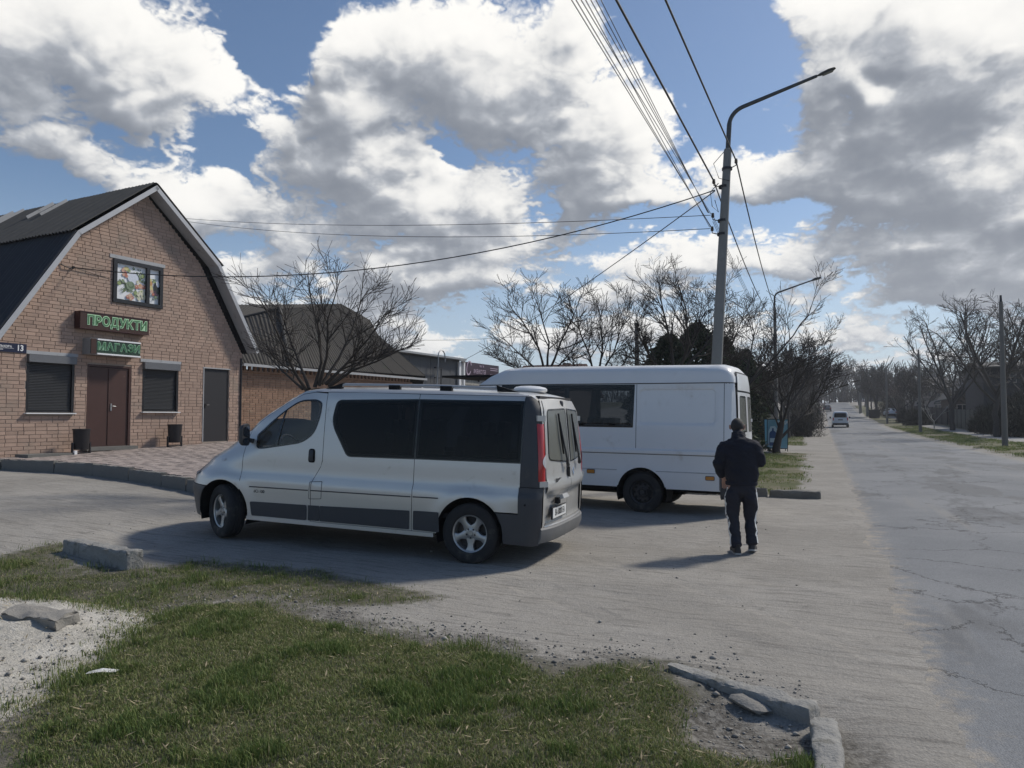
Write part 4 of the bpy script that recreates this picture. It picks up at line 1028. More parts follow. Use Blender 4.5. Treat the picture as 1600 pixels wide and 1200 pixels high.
    mb = MB(); mb.box((rdoor[0] + .10, .02, 2.02), (.03, .02, .14)); mb.tube([(rdoor[0] + .10, .01, 2.04), (rdoor[0] + .10, -.04, 2.04), (rdoor[0] + .20, -.04, 2.04)], .009, 6); mb.build('handle', MAT['bin'], dd)
    # roller shutters
    for (a, b, c, d) in (w1, w2):
        sh = obj('roller_shutter', None, shop)
        mb = MB(); mb.box(((a + b) / 2, -.03, d - .10), (b - a, .17, .19)); mb.build('shutter_box', MAT['shutter_box'], sh)
        mb = MB()
        for x in (a + .03, b - .03): mb.box((x, .02, (c + d - .2) / 2), (.06, .06, d - c - .20))
        mb.box(((a + b) / 2, .035, c + .03), (b - a - .12, .03, .05)); mb.build('guide_rail', MAT['frame_black'], sh)
        z = c + .06; first = None
        while z < d - .21:
            if first is None:
                m = MB(); w = b - a - .125; m.add([(-w / 2, .0, 0), (w / 2, .0, 0), (w / 2, -.010, .012), (-w / 2, -.010, .012), (w / 2, -.010, .030), (-w / 2, -.010, .030), (w / 2, .006, .040), (-w / 2, .006, .040)], [(0, 1, 2, 3), (3, 2, 4, 5), (5, 4, 6, 7)]); first = m.mesh('slat', MAT['shutter'])
            o = obj('slat', first, sh); o.location = ((a + b) / 2, .05, z); z += .0405
        mb = MB(); mb.box(((a + b) / 2, .09, (c + d) / 2), (b - a - .02, .02, d - c)); mb.build('backing', MAT['black'], sh)
        mb = MB(); mb.box(((a + b) / 2 - .01, -.045, c - .022), (b - a + .06, .15, .028)); mb.build('sill', MAT['sill'], shop)
        mb = MB(); mb.box(((a + b) / 2, -.012, d + .05), (b - a + .16, .03, .085)); mb.build('lintel', MAT['soffit'], shop)
    # poster window high in the gable
    pw = obj('poster_window', None, shop); a, b, c, d = up; mb = MB(); t = .105
    mb.box(((a + b) / 2, -.005, d - t / 2), (b - a, .10, t)); mb.box(((a + b) / 2, -.005, c + t / 2), (b - a, .10, t))
    for x in (a + t / 2, b - t / 2): mb.box((x, -.007, (c + d) / 2), (t, .10, d - c - 2 * t))
    xm = a + (b - a) * .685; mb.box((xm, -.009, (c + d) / 2), (.10, .10, d - c - 2 * t)); mb.build('frame', MAT['frame_black'], pw)
    for (x0, x1) in ((a + t, xm - .05), (xm + .05, b - t)):
        mb = MB(); mb.box(((x0 + x1) / 2, .03, (c + d) / 2), (x1 - x0, .02, d - c - 2 * t)); mb.build('pane', MAT['poster'], pw)
    fruit_print(pw, a + t, xm - .05, xm + .05, b - t, c + t, d - t)
    mb = MB(); mb.box(((a + b) / 2 - .02, -.014, d + .055), (b - a + .18, .034, .10)); mb.build('lintel', MAT['soffit'], shop)
    # plinth weathering strip, cable bracket, drain ledge
    mb = MB(); mb.tube([(-1.42, -.03, 5.66), (-1.30, -.07, 5.60), (-1.10, -.05, 5.58), (-1.05, -.02, 5.62)], .014, 6); mb.lathe([(.0, -.03), (.035, -.02), (.035, .03), (0, .04)], 8, (-1.08, -.05, 5.62)); mb.build('cable_bracket', MAT['wire'], shop)
    mb = MB(); mb.tube([(4.66, -.03, .6), (4.66, -.03, 3.6)], .035, 8); mb.build('drain_pipe', MAT['bin'], shop, 40)
    mb = MB(); mb.box((-1.85, -.35, .64), (1.15, .55, .20)); mb.build('ledge', MAT['kerb_dark'], shop)
    mb = MB(); mb.box((-1.26, -.62, .72), (.07, .06, .15)); mb.build('ledge_marker', MAT['white'], shop)
    return shop

def fruit_print(parent, x0, x1, x2, x3, z0, z1):
    """printed heap of fruit and vegetables: many flat coloured shapes, each layer a hair in front of the last"""
    r = random.Random(11); cols = {'leaf': (.10, .15, .08), 'lime': (.27, .34, .14), 'sage': (.20, .26, .17), 'red': (.45, .17, .12), 'peach': (.58, .36, .26), 'orange': (.52, .29, .12), 'yellow': (.60, .52, .24), 'cream': (.62, .60, .46), 'dark': (.02, .022, .02), 'plum': (.07, .03, .06), 'pale': (.62, .66, .74)}
    names = list(cols); ms = [M('print_' + k, c, .4, var=.25, vs=30) for k, c in cols.items()]; mb = MB(); lay = [0]
    w, h = x1 - x0, z1 - z0
    def disc(cx, cz, rx, rz, col, n=12, rot=0.0, lo=x0, hi=x1):
        y = .018 - .0002 * lay[0]; lay[0] += 1; vs = []
        for k in range(n):
            q = 2 * math.pi * k / n; a, b = math.cos(q) * rx * r.uniform(.9, 1.1), math.sin(q) * rz * r.uniform(.9, 1.1)
            vs.append((min(max(cx + a * math.cos(rot) - b * math.sin(rot), lo + .004), hi - .004), y, min(max(cz + a * math.sin(rot) + b * math.cos(rot), z0 + .004), z1 - .004)))
        mb.add(vs, [tuple(range(n))], names.index(col))
    X = lambda t: x0 + w * t
    Z = lambda t: z0 + h * t
    def leafy(cx, cz, n, s, lo=x0, hi=x1):
        for _ in range(n): disc(cx + r.uniform(-s, s), cz + r.uniform(-s, s), r.uniform(.02, .06), r.uniform(.008, .02), r.choice(['leaf', 'leaf', 'lime', 'sage']), 8, r.uniform(0, 3.1), lo, hi)
    leafy(X(.72), Z(.80), 26, .15); leafy(X(.38), Z(.36), 26, .13); leafy(X(.9), Z(.62), 12, .08); leafy(X(.14), Z(.48), 10, .06); leafy(X(.62), Z(.2), 12, .1)
    for _ in range(7): disc(X(r.uniform(.2, .4)), Z(r.uniform(.66, .86)), .045, .05, r.choice(['peach', 'red', 'orange', 'peach']))
    disc(X(.34), Z(.88), .075, .06, 'yellow'); disc(X(.42), Z(.84), .05, .04, 'lime')
    disc(X(.58), Z(.64), .165, .155, 'pale', 18)
    disc(X(.48), Z(.42), .14, .13, 'sage', 14); disc(X(.50), Z(.44), .10, .09, 'leaf', 10); disc(X(.48), Z(.46), .07, .07, 'sage', 10)
    for t, q, s, c in ((.70, .42, .06, 'red'), (.82, .45, .075, 'peach'), (.93, .44, .06, 'red'), (.80, .48, .035, 'orange'), (.88, .28, .085, 'cream'), (.94, .16, .08, 'cream'), (.66, .24, .06, 'lime'), (.76, .22, .06, 'cream'), (.78, .10, .06, 'cream'), (.40, .10, .055, 'red'), (.48, .14, .065, 'peach'), (.55, .09, .05, 'red'), (.50, .05, .05, 'peach'), (.10, .45, .06, 'lime'), (.22, .52, .05, 'sage'), (.80, .72, .05, 'sage'), (.72, .56, .05, 'cream'), (.9, .75, .06, 'lime')):
        disc(X(t), Z(q), s, s * 1.02, c, 14)
        disc(X(t) - s * .25, Z(q) + s * .3, s * .3, s * .3, 'cream' if c in ('red', 'peach') else 'lime', 8)
    for _ in range(10): disc(X(.28) + r.uniform(-.12, .06), Z(.27) + r.uniform(-.08, .08), .07, .006, 'leaf', 6, r.uniform(.3, .9))
    mb.build('fruit_print', ms, parent); mb = MB(); W = x3 - x2; X2 = lambda t: x2 + W * t
    leafy(X2(.6), Z(.7), 12, .08, x2, x3); leafy(X2(.6), Z(.2), 10, .08, x2, x3)
    for t, q, a, b, c in ((.15, .58, .06, .11, 'orange'), (.25, .45, .05, .09, 'yellow'), (.12, .68, .05, .05, 'yellow'), (.3, .36, .05, .05, 'peach'), (.75, .45, .09, .16, 'dark'), (.68, .32, .07, .08, 'plum'), (.85, .6, .05, .1, 'pale'), (.42, .28, .045, .045, 'red'), (.8, .36, .05, .06, 'dark'), (.48, .64, .05, .03, 'lime')):
        disc(X2(t), Z(q), a, b, c, 12, .2, x2, x3)
    mb.build('fruit_print', ms, parent)

def build_signs():
    s = thing('shop_sign', 'brown sign box reading ПРОДУКТИ in green letters over the shop door', 'sign', SHOP0, SHOP_RZ)
    x0, x1, z0, z1, y = -1.00, 1.05, 4.01, 4.47, -.25
    mb = MB(); mb.box(((x0 + x1) / 2, y / 2 + .005, (z0 + z1) / 2), (x1 - x0, -y - .02, z1 - z0)); mb.build('sign_box', MAT['sign_maroon'], s)
    mb = MB(); mb.box(((x0 + x1) / 2, y + .004, (z0 + z1) / 2), (x1 - x0 - .02, .02, z1 - z0 - .02)); mb.build('sign_face', MAT['sign_brown'], s)
    mb = MB()
    for zz in (z0 + .008, z1 - .008): mb.box(((x0 + x1) / 2, y - .004, zz), (x1 - x0 + .006, .03, .018))
    mb.build('trim', MAT['sign_maroon'], s)
    letters(s, 'ПРОДУКТИ', (x0 + x1) / 2 + .06, (z0 + z1) / 2, y - .012, .335, 1.74, 'sign_green', 'sign_mint', .022)
    s = thing('shop_sign', 'small projecting sign box reading МАГАЗИ under the brown sign', 'sign', SHOP0, SHOP_RZ)
    x0, x1, z0, z1, y = -.76, .70, 3.335, 3.765, -.36
    mb = MB(); mb.box(((x0 + x1) / 2, y / 2, (z0 + z1) / 2), (x1 - x0, -y - .02, z1 - z0)); mb.build('sign_box', MAT['metal_light'], s)
    mb = MB(); mb.box(((x0 + x1) / 2, y + .002, (z0 + z1) / 2), (x1 - x0 - .005, .022, z1 - z0 - .08)); mb.build('sign_face', MAT['sign_darkgreen'], s)
    mb = MB(); mb.box((x0 + .08, y - .008, (z0 + z1) / 2), (.15, .018, z1 - z0 - .02)); mb.build('side_band', MAT['sign_brown'], s)
    mb = MB()
    for zz in (z0 + .022, z1 - .022): mb.box(((x0 + x1) / 2 + .09, y - .006, zz), (x1 - x0 - .18, .04, .04))
    mb.build('light_tube', MAT['white'], s)
    letters(s, 'МАГАЗИ', (x0 + x1) / 2 + .085, (z0 + z1) / 2, y - .012, .28, 1.24, 'letter_dark', 'letter_pale', .014)
    s = thing('street_plate', 'navy blue street name plate with white number 13 on the shop wall', 'plate', SHOP0, SHOP_RZ)
    x0, x1, z0, z1, y = -3.0, -2.2, 3.25, 3.475, -.035
    mb = MB(); mb.box(((x0 + x1) / 2, y + .006, (z0 + z1) / 2), (x1 - x0, .012, z1 - z0)); mb.build('plate', MAT['plate_navy'], s)
    me = text_mesh('number', '13', .20, .0015, [MAT['white']], .006, xscale=.85); o = obj('number', me, s); o.location = (-2.355, y - .002, 3.362)
    me = text_mesh('lettering', 'МЕЛЬКОВА', .075, .001, [MAT['white']], .002, xscale=.95); o = obj('lettering', me, s); o.location = (-2.75, y - .002, 3.385)
    mb = MB(); mb.box((-2.73, y - .001, 3.345), (.46, .002, .006)); mb.box((-2.86, y - .001, 3.31), (.22, .002, .014)); mb.build('underline', MAT['white'], s)

def letters(parent, word, cx, cz, y, size, width, inner, outer, off):
    """one raised letter per object, each with a lighter outline behind"""
    base = [text_mesh('letter', ch, size, .004, [MAT[inner]], .004) for ch in word]
    ws = []
    for me in base:
        xs = [v.co.x for v in me.vertices]; ws.append((min(xs), max(xs)))
    total = sum(b - a for a, b in ws); gap = size * .115; sc = width / (total + gap * (len(word) - 1)); x = cx - width / 2
    for me, (a, b), ch in zip(base, ws, word):
        ol = text_mesh('letter', ch, size, .003, [MAT[outer]], off)
        o = obj('letter', ol, parent); o.scale = (sc, 1, 1); o.location = (x - a * sc, y, cz)
        c = obj('letter_face', me, o); c.location = (0, -.006, 0)
        x += (b - a + gap) * sc

def build_bins():
    def bin_(u, y, z, label):
        p = sw(u, y, z); t = thing('litter_bin', label, 'bin', p, SHOP_RZ, 'litter bins by the shop door')
        mb = MB()
        for sx in (-.235, .235): mb.box((sx, 0, .17), (.035, .05, .34)); mb.box((sx, 0, .012), (.045, .30, .024))
        mb.box((0, .0, .06), (.45, .03, .03)); mb.build('stand', MAT['bin'], t)
        mb = MB(); prof = [(0, .15), (.175, .15), (.185, .17), (.215, .66), (.222, .68), (.205, .68), (.17, .2), (0, .2)]; mb.lathe(prof, 20); mb.v = [(x * 1.0, yv * .8, zv) for x, yv, zv in mb.v]; mb.build('bucket', MAT['bin'], t, 40)
        mb = MB(); mb.lathe([(.224, .655), (.228, .665), (.228, .685), (.2, .69)], 20); mb.v = [(x, yv * .8, zv) for x, yv, zv in mb.v]; mb.build('rim', MAT['bin'], t, 40)
        mb = MB(); mb.tube([(-.235, 0, .30), (-.2, 0, .33)], .012, 6); mb.tube([(.235, 0, .30), (.2, 0, .33)], .012, 6); mb.build('pivot', MAT['metal_light'], t)
    bin_(-1.02, -.48, .66, 'black litter bin left of the shop double door')
    bin_(1.86, -.40, .755, 'black litter bin between the double door and the dark side door')

def build_forecourt():
    """raised paving in front of the shop, edged with worn kerb stones"""
    pts = [(-17.9, 11.44, .58), (-15.2, 11.8, .59), (-11.2, 10.7, .47), (-18.26, 13.82, .83), (-17.86, 19.1, .84)]
    A = np.array([(x, y, 1) for x, y, z in pts]); co = np.linalg.lstsq(A, np.array([p[2] for p in pts]), rcond=None)[0]
    pz = lambda x, y: co[0] * x + co[1] * y + co[2]
    edge = [(-18.42, 11.30), (-17.9, 11.46), (-16.4, 11.72), (-15.2, 11.80), (-13.6, 11.42), (-12.2, 11.02), (-11.2, 10.70), (-10.2, 10.40), (-9.9, 12.5), (-9.8, 21.5), (-17.72, 21.5)]
    root = thing('paved_forecourt', 'raised forecourt of pinkish grey keyed pavers in front of the shop', 'paving'); root['kind'] = 'structure'
    mb = MB(); v, f = fill(edge); mb.add([(x, y, pz(x, y) - .022) for x, y in v], f); mb.build('bedding', MAT['mortar'], root)
    # keyed (bobbin shaped) pavers
    pw, ph = .205, .165; a = R(-9); ca, sa = math.cos(a), math.sin(a)
    shape = [(-.5, -.5), (-.22, -.5), (-.12, -.36), (.12, -.36), (.22, -.5), (.5, -.5), (.5, .5), (.22, .5), (.12, .64), (-.12, .64), (-.22, .5), (-.5, .5)]
    def paver(seed):
        r = random.Random(seed); mb = MB(); g = .011
        p = [(x * (pw - g), y * (ph - g)) for x, y in shape]; q = [(x * .965, y * .965) for x, y in p]
        vs = [(x, y, -.02) for x, y in p] + [(x, y, -.004) for x, y in p] + [(x, y, 0) for x, y in q]; n = len(p)
        fs = [tuple(2 * n + i for i in range(n))] + [(i, (i + 1) % n, n + (i + 1) % n, n + i) for i in range(n)] + [(n + i, n + (i + 1) % n, 2 * n + (i + 1) % n, 2 * n + i) for i in range(n)]
        return mb.add(vs, fs)
    cells = []; r = random.Random(5)
    cx, cy = -14, 15
    for i in range(-34, 35):
        for j in range(-44, 45):
            lx, ly = i * pw, j * ph; x, y = cx + lx * ca - ly * sa, cy + lx * sa + ly * ca
            if x > -9.9 or x < -18.6: continue
            cells.append((x, y, i, j))
    X = np.array([c[0] for c in cells]); Y = np.array([c[1] for c in cells]); ok = sdist(edge, X, Y) > .075
    wall = np.array([(SHOP_M.inverted() @ Vector((x, y, 0))).y for x, y in zip(X, Y)]) < -.03
    cells = [c for c, k, w in zip(cells, ok, wall) if k and w]
    def px_of(c):
        v = Vector((c[0], c[1], pz(c[0], c[1]) - EYE)); z = v.dot(_fw); return 800 + FPX * v.dot(_rt) / z, z
    vis = [c for c in cells if px_of(c)[0] < 325 and px_of(c)[0] > 0]; vis.sort(key=lambda c: px_of(c)[1]); single = set(id(c) for c in vis[:300])
    ml = [paver(k).mesh('paver', MAT['paver']) for k in range(3)]; md = [paver(k + 5).mesh('paver', MAT['paver_dark']) for k in range(3)]
    nrm = Vector((-co[0], -co[1], 1)).normalized(); base = nrm.to_track_quat('Z', 'Y').to_matrix()
    rest = (MB(), MB())
    for c in cells:
        dark = (c[2] % 2 == 0 and (c[3] + c[2] // 2) % 2 == 0) ^ (r.random() < .08); z = pz(c[0], c[1]) + r.uniform(-.004, .004)
        rot = Euler((r.uniform(-.015, .015) - co[1] * 0, r.uniform(-.015, .015), a + r.uniform(-.01, .01)))
        if id(c) in single:
            o = obj('paver', random.choice(md if dark else ml), root); o.location = (c[0], c[1], z); o.rotation_euler = (math.atan(co[1]) + rot.x, -math.atan(co[0]) + rot.y, rot.z)
        else:
            m = paver(r.randint(0, 99)); Mx = Euler((math.atan(co[1]) + rot.x, -math.atan(co[0]) + rot.y, rot.z)).to_matrix(); o = Vector((c[0], c[1], z))
            rest[1 if dark else 0].add([Mx @ Vector(p) + o for p in m.v], m.f)
    mb = MB(); mb.add(rest[0].v, rest[0].f, 0); mb.add(rest[1].v, rest[1].f, 1); o = mb.build('paver_field', [MAT['paver'], MAT['paver_dark']], root); o['kind'] = 'stuff'
    line = edge[:10]
    for k, ((x0, y0), (x1, y1)) in enumerate(zip(line, line[1:])):
        n = max(1, round(math.hypot(x1 - x0, y1 - y0) / 1.5))
        for i in range(n):
            a0, a1 = i / n, (i + 1) / n; p, q = Vector((x0 + (x1 - x0) * a0, y0 + (y1 - y0) * a0)), Vector((x0 + (x1 - x0) * a1, y0 + (y1 - y0) * a1)); d = q - p; c = (p + q) / 2
            o = rough_block('kerb_stone', (d.length - .008, .14, .42), 30 + k * 5 + i, MAT['kerb_dark'], .06, .016, root)
            nx = Vector((d.y, -d.x)).normalized(); c = c + nx * .05
            o.location = (c.x, c.y, pz(c.x, c.y) - .40 + r.uniform(-.012, .012)); o.rotation_euler = (r.uniform(-.05, .05), 0, math.atan2(d.y, d.x))
    # worn concrete strip between pavers and wall is the bedding itself
    return root

def build_neighbours():
    n = thing('brick_outbuilding', 'long low brick building with toothed cornice and mossy slate roof beside the shop', 'building', SHOP0, SHOP_RZ)
    mb = MB(); mb.box((9.9, 2.4, 1.75), (10.2, 4.0, 3.1)); mb.build('wall', MAT['mortar'], n)
    lay_bricks(n, [(4.8, .5), (15.0, .5), (15.0, 3.18), (4.8, 3.18)], [(10.2, 11.3, 1.4, 2.55), (13.0, 13.9, 1.4, 2.6)], .262, .078, .011, MAT['brick2'], 160, .40, 9, eye=(7, 3))
    for x0, x1, z1 in ((10.2, 11.3, 2.55), (13.0, 13.9, 2.6)):
        w = obj('window', None, n)
        mb = MB(); mb.box(((x0 + x1) / 2, .40, (1.4 + z1) / 2), (x1 - x0, .03, z1 - 1.4)); mb.build('pane', MAT['house_glass'], w)
        mb = MB(); mb.box(((x0 + x1) / 2, .375, z1 - .03), (x1 - x0, .05, .06)); mb.box((x0 + .03, .376, 1.98), (.05, .05, z1 - 1.46)); mb.box((x1 - .03, .376, 1.98), (.05, .05, z1 - 1.46)); mb.box(((x0 + x1) / 2, .377, 1.98), (.04, .05, z1 - 1.46)); mb.build('frame', MAT['sill'], w)
        for x in (x0 - .1, x1 + .1): mb = MB(); mb.box((x, .375, 2.0), (.09, .06, 1.5)); mb.build('pilaster', MAT['brick2'], n)
    mb = MB(); mb.box((9.9, .36, 3.22), (10.25, .12, .06)); mb.box((9.9, .31, 3.47), (10.25, .2, .07)); mb.build('cornice', MAT['brick2'], n)
    tooth = MB().box((0, 0, 0), (.10, .09, .17)).mesh('cornice_tooth', MAT['brick2'])
    x = 4.9
    while x < 15.0:
        o = obj('cornice_tooth', tooth, n); o.location = (x, .335, 3.335); x += .235
    rf = obj('roof', None, n)
    E0, E1, E2 = (4.78, .05, 3.46), (6.95, .05, 3.50), (15.75, .05, 3.58); A, B = (9.92, 3.5, 6.19), (16.75, 6.0, 7.53); V, Lr, K, e2 = (8.19, 5.0, 5.49), (13.33, 10.0, 7.31), (19.14, 6.0, 6.97), (18.0, 4.0, 5.1)
    def lerp(a, b, t): return tuple(Vector(a).lerp(Vector(b), t))
    for p, q, r_, s, k, pitch in ((E1, E2, B, A, 7, .16), (E0, E1, A, V, 2, .16), (V, A, B, Lr, 4, .18), (E2, e2, K, B, 2, .18)):
        for i in range(k):
            t0, t1 = i / k, (i + 1) / k
            corrugated(lerp(p, q, t0), lerp(p, q, t1), lerp(s, r_, t1), lerp(s, r_, t0), pitch, .016, nu=int(64 * 6 / k)).build('roof_sheet', MAT['slate2'], rf, 60)
    mb = MB(); mb.tube([Vector(E1) + Vector((0, 0, .05)), Vector(A) + Vector((0, 0, .05))], .075, 8); mb.tube([Vector(A) + Vector((0, 0, .04)), Vector(V) + Vector((0, 0, .04))], .05, 6); mb.build('ridge_cap', MAT['slate'], rf, 40)
    mb = MB(); mb.add([E2, e2, (18.0, 4.2, 3.0), (15.75, .3, 3.0)], [(0, 1, 2, 3)]); mb.add([e2, K, (19.14, 9, 6.9), (18.0, 9, 3.0), (18.0, 4.0, 3.0)], [(0, 1, 2, 3, 4)]); mb.build('end_wall', MAT['slate2'], n)
    mb = MB(); mb.box((10.3, .02, 3.42), (11.0, .05, .09)); mb.build('gutter', MAT['soffit'], n)
    mb = MB(); mb.lathe([(.13, 6.9), (.13, 8.55), (.17, 8.56), (.17, 8.62), (.02, 8.80)], 10, (14.76, 12, 0)); mb.build('chimney', MAT['metal_light'], n, 40)

    g = thing('metal_shed', 'tall grey metal clad shed with ladder and white corner pipes behind the silver van', 'shed', SHOP0, SHOP_RZ)
    mb = MB(); mb.box((19.6, 7.0, 2.7), (8.1, 8.0, 4.5)); mb.build('wall', MAT['metal_wall'], g)
    sheet = MB().box((0, 0, 0), (.985, .02, 4.4)).mesh('wall_panel', MAT['metal_wall'])
    for i in range(8):
        o = obj('wall_panel', sheet, g); o.location = (16.07 + i * 1.0, 2.985 - (i % 2) * .004, 2.68)
    mb = MB(); mb.box((19.6, 6.9, 5.0), (8.4, 8.6, .10), (0, 0, 0)); mb.build('roof', MAT['metal_light'], g)
    mb = MB(); mb.box((23.45, 2.88, 2.6), (.22, .12, 4.5)); mb.box((23.85, 2.85, 2.6), (.14, .14, 4.5)); mb.tube([(23.85, 2.85, 4.85), (23.7, 2.7, 4.95), (23.2, 2.7, 4.97)], .08, 8); mb.build('downpipe', MAT['sill'], g)
    ld = obj('ladder', None, g); mb = MB()
    arc = [(20.55, 2.6, 2.5), (20.75, 2.6, 4.7)] + [(21.1 - .35 * math.cos(q), 2.6 + .0, 4.95 + .38 * math.sin(q)) for q in np.linspace(0, math.pi, 8)] + [(21.46, 2.6, 4.7)]
    mb.tube(arc, .035, 6); mb.build('hand_rail', MAT['metal_light'], ld, 40)
    mb = MB(); mb.tube([(21.25, 2.75, 2.5), (21.3, 2.75, 4.4)], .03, 6); mb.build('hand_rail', MAT['bin'], ld, 40)
    rg = MB().box((0, 0, 0), (.75, .06, .06)).mesh('rung', MAT['bin'])
    for z in (2.6, 3.2, 3.8, 4.35):
        o = obj('rung', rg, ld); o.location = (20.95, 2.7, z)
    mb = MB(); mb.tube([(15.9, 2.4, 3.35), (17.8, 2.4, 3.25), (19.9, 2.4, 3.1), (19.9, 2.4, .6)], .045, 6); mb.build('pipe_rail', MAT['metal_light'], g, 40)

    k = thing('kiosk', 'low pale stained kiosk wall with dark plum signboard on its roof edge', 'kiosk', SHOP0, SHOP_RZ)
    mb = MB(); mb.box((31.5, 8.0, 2.3), (6.5, 3.6, 3.9)); mb.build('wall', MAT['rubble_wall'], k)
    for z in (2.9, 3.4, 3.9):
        mb = MB(); mb.box((31.5, 6.16, z), (6.6, .12, .12)); mb.build('ledge', MAT['rubble_wall'], k)
    s = thing('signboard', 'dark plum signboard with pale pink script over the kiosk', 'signboard', SHOP0, SHOP_RZ)
    mb = MB(); mb.box((31.4, 6.0, 4.90), (5.1, .14, .92)); mb.build('board', MAT['sign_plum'], s)
    mb = MB()
    for x in (29.4, 31.4, 33.4): mb.box((x, 6.2, 4.7), (.08, .25, 1.2))
    mb.build('bracket', MAT['bin'], s)
    o = obj('script_letter', text_mesh('script_letter', 'С', 1.35, .01, [MAT['sign_pink']], -.01, xscale=.75, shear=.25), s); o.location = (29.55, 5.91, 4.88)
    o = obj('lettering', text_mesh('lettering', 'макота', .55, .008, [MAT['sign_pink']], 0, shear=.25, xscale=.9), s); o.location = (31.1, 5.91, 4.80)
    o = obj('lettering', text_mesh('lettering', 'кафе', .26, .008, [MAT['sign_pink']], 0), s); o.location = (31.4, 5.91, 5.18)
    mb = MB(); mb.box((33.2, 5.92, 5.12), (1.1, .01, .05)); mb.box((33.2, 5.92, 4.98), (1.1, .01, .05)); mb.box((32.9, 5.92, 4.66), (.5, .01, .05)); mb.build('small_print', MAT['sign_pink'], s)

build_shop(); build_signs(); build_bins(); build_forecourt(); build_neighbours()
# ---------------------------------------------------------------- vans: a body surface, panels laid on it, and everything bolted to it
class Shell:
    """half width of a van body over (u along, z up); profile = closed side outline, front at high u"""
    def __init__(s, top, T, u_rear, u_front, rc=.13, front_len=.8, front_amt=.5, top_r=.11, arches=(), arch_r=.42, flare=.0):
        s.top, s.T, s.ur, s.uf, s.rc, s.fl, s.fa, s.tr, s.arches, s.ar, s.flare = top, T, u_rear, u_front, rc, front_len, front_amt, top_r, arches, arch_r, flare
    def ztop(s, u): return float(np.interp(u, [p[0] for p in s.top], [p[1] for p in s.top]))
    def half(s, u, z):
        y = float(np.interp(z, [p[0] for p in s.T], [p[1] for p in s.T]))
        for a in s.arches:
            r = math.hypot(u - a[0], z - a[1]); y += s.flare * math.exp(-((r - s.ar - .03) / .09) ** 2)
        ur = float(np.interp(z, [p[0] for p in s.ur], [p[1] for p in s.ur])); uf = float(np.interp(z, [p[0] for p in s.uf], [p[1] for p in s.uf]))
        drop = 0.0
        if u < ur + s.rc:
            q = min(max((ur + s.rc - u) / s.rc, 0), 1); drop = s.rc * (1 - math.sqrt(max(0, 1 - q * q)))
        if u > uf - s.fl:
            q = min(max((u - uf + s.fl) / s.fl, 0), 1); amt = float(np.interp(z, [.9, 1.5], [s.fa, s.fa * .25])); drop = max(drop, amt * (1 - (1 - q ** 2.3) ** .62))
        zt = s.ztop(u)
        if z > zt - s.tr:
            q = min(max((z - zt + s.tr) / s.tr, 0), 1); drop = max(drop, s.tr * (1 - math.sqrt(max(0, 1 - q * q))))
        return max(y - drop, .05)
    def side(s, sg, off=0.0):
        return lambda u, z: (u, sg * (s.half(u, z) + off), z)

def patch(poly, fn, step=.06, holes=(), lines=(), flip=False):
    v, f = fill(poly, holes, step, lines=lines); mb = MB(); mb.add([fn(a, b) for a, b in v], [t[::-1] if flip else t for t in f]); return mb

def ribbon(line, w, fn, closed=False, step=.05):
    """narrow strip laid along a 2D line on a surface"""
    l = resample(line, step, closed); k = len(l); mb = MB(); vs = []
    for i, p in enumerate(l):
        a, b = (l[i - 1] if (i or closed) else l[i]), (l[(i + 1) % k] if (i < k - 1 or closed) else l[i]); d = Vector((b[0] - a[0], b[1] - a[1]))
        d = d.normalized() if d.length > 1e-9 else Vector((1, 0)); n = Vector((-d.y, d.x)) * w / 2
        vs += [fn(p[0] + n.x, p[1] + n.y), fn(p[0] - n.x, p[1] - n.y)]
    m = k if closed else k - 1
    return mb.add(vs, [(2 * i, 2 * i + 1, (2 * i + 3) % (2 * k), (2 * i + 2) % (2 * k)) for i in range(m)])

def ring_patch(poly, w, fn):
    """frame between a polygon and its inset"""
    q = inset(poly, w); k = len(poly); mb = MB(); mb.add([fn(*p) for p in poly] + [fn(*p) for p in q], [(i, (i + 1) % k, k + (i + 1) % k, k + i) for i in range(k)]); return mb

def arc_pts(c, r, a0, a1, n): return [(c[0] + r * math.cos(R(a0 + (a1 - a0) * i / n)), c[1] + r * math.sin(R(a0 + (a1 - a0) * i / n))) for i in range(n + 1)]

def lofted_strip(line, shell, bulge, n=12, mi=0):
    """joins the two side outlines across the body: line = outline points (u, z), bulge(u, z) = rise along the outline's normal"""
    mb = MB(); vs = []; k = len(line)
    for i, (u, z) in enumerate(line):
        a, b = line[max(i - 1, 0)], line[min(i + 1, k - 1)]; d = Vector((b[0] - a[0], b[1] - a[1])).normalized(); nr = Vector((-d.y, d.x)); h = bulge(u, z); y = shell.half(u, z)
        for j in range(n + 1):
            t = -1 + 2 * j / n; t = math.sin(t * math.pi / 2); e = h * (1 - abs(t) ** 2.4); vs.append((u + nr.x * e, y * t, z + nr.y * e))
    w = n + 1
    return mb.add(vs, [(i * w + j, i * w + j + 1, (i + 1) * w + j + 1, (i + 1) * w + j) for i in range(k - 1) for j in range(n)], mi)

def mirror_mesh(me, name=None):
    m = me.copy(); co = np.zeros(len(m.vertices) * 3, np.float32); m.vertices.foreach_get('co', co); co[1::3] *= -1; m.vertices.foreach_set('co', co); m.flip_normals(); m.update(); return m

def both(name, mb, mat, parent, smooth=45):
    """the part on the near side and its mirror image on the far side"""
    me = mb.mesh(name, mat, smooth); a = obj(name, me, parent); b = obj(name, mirror_mesh(me), parent); return a, b

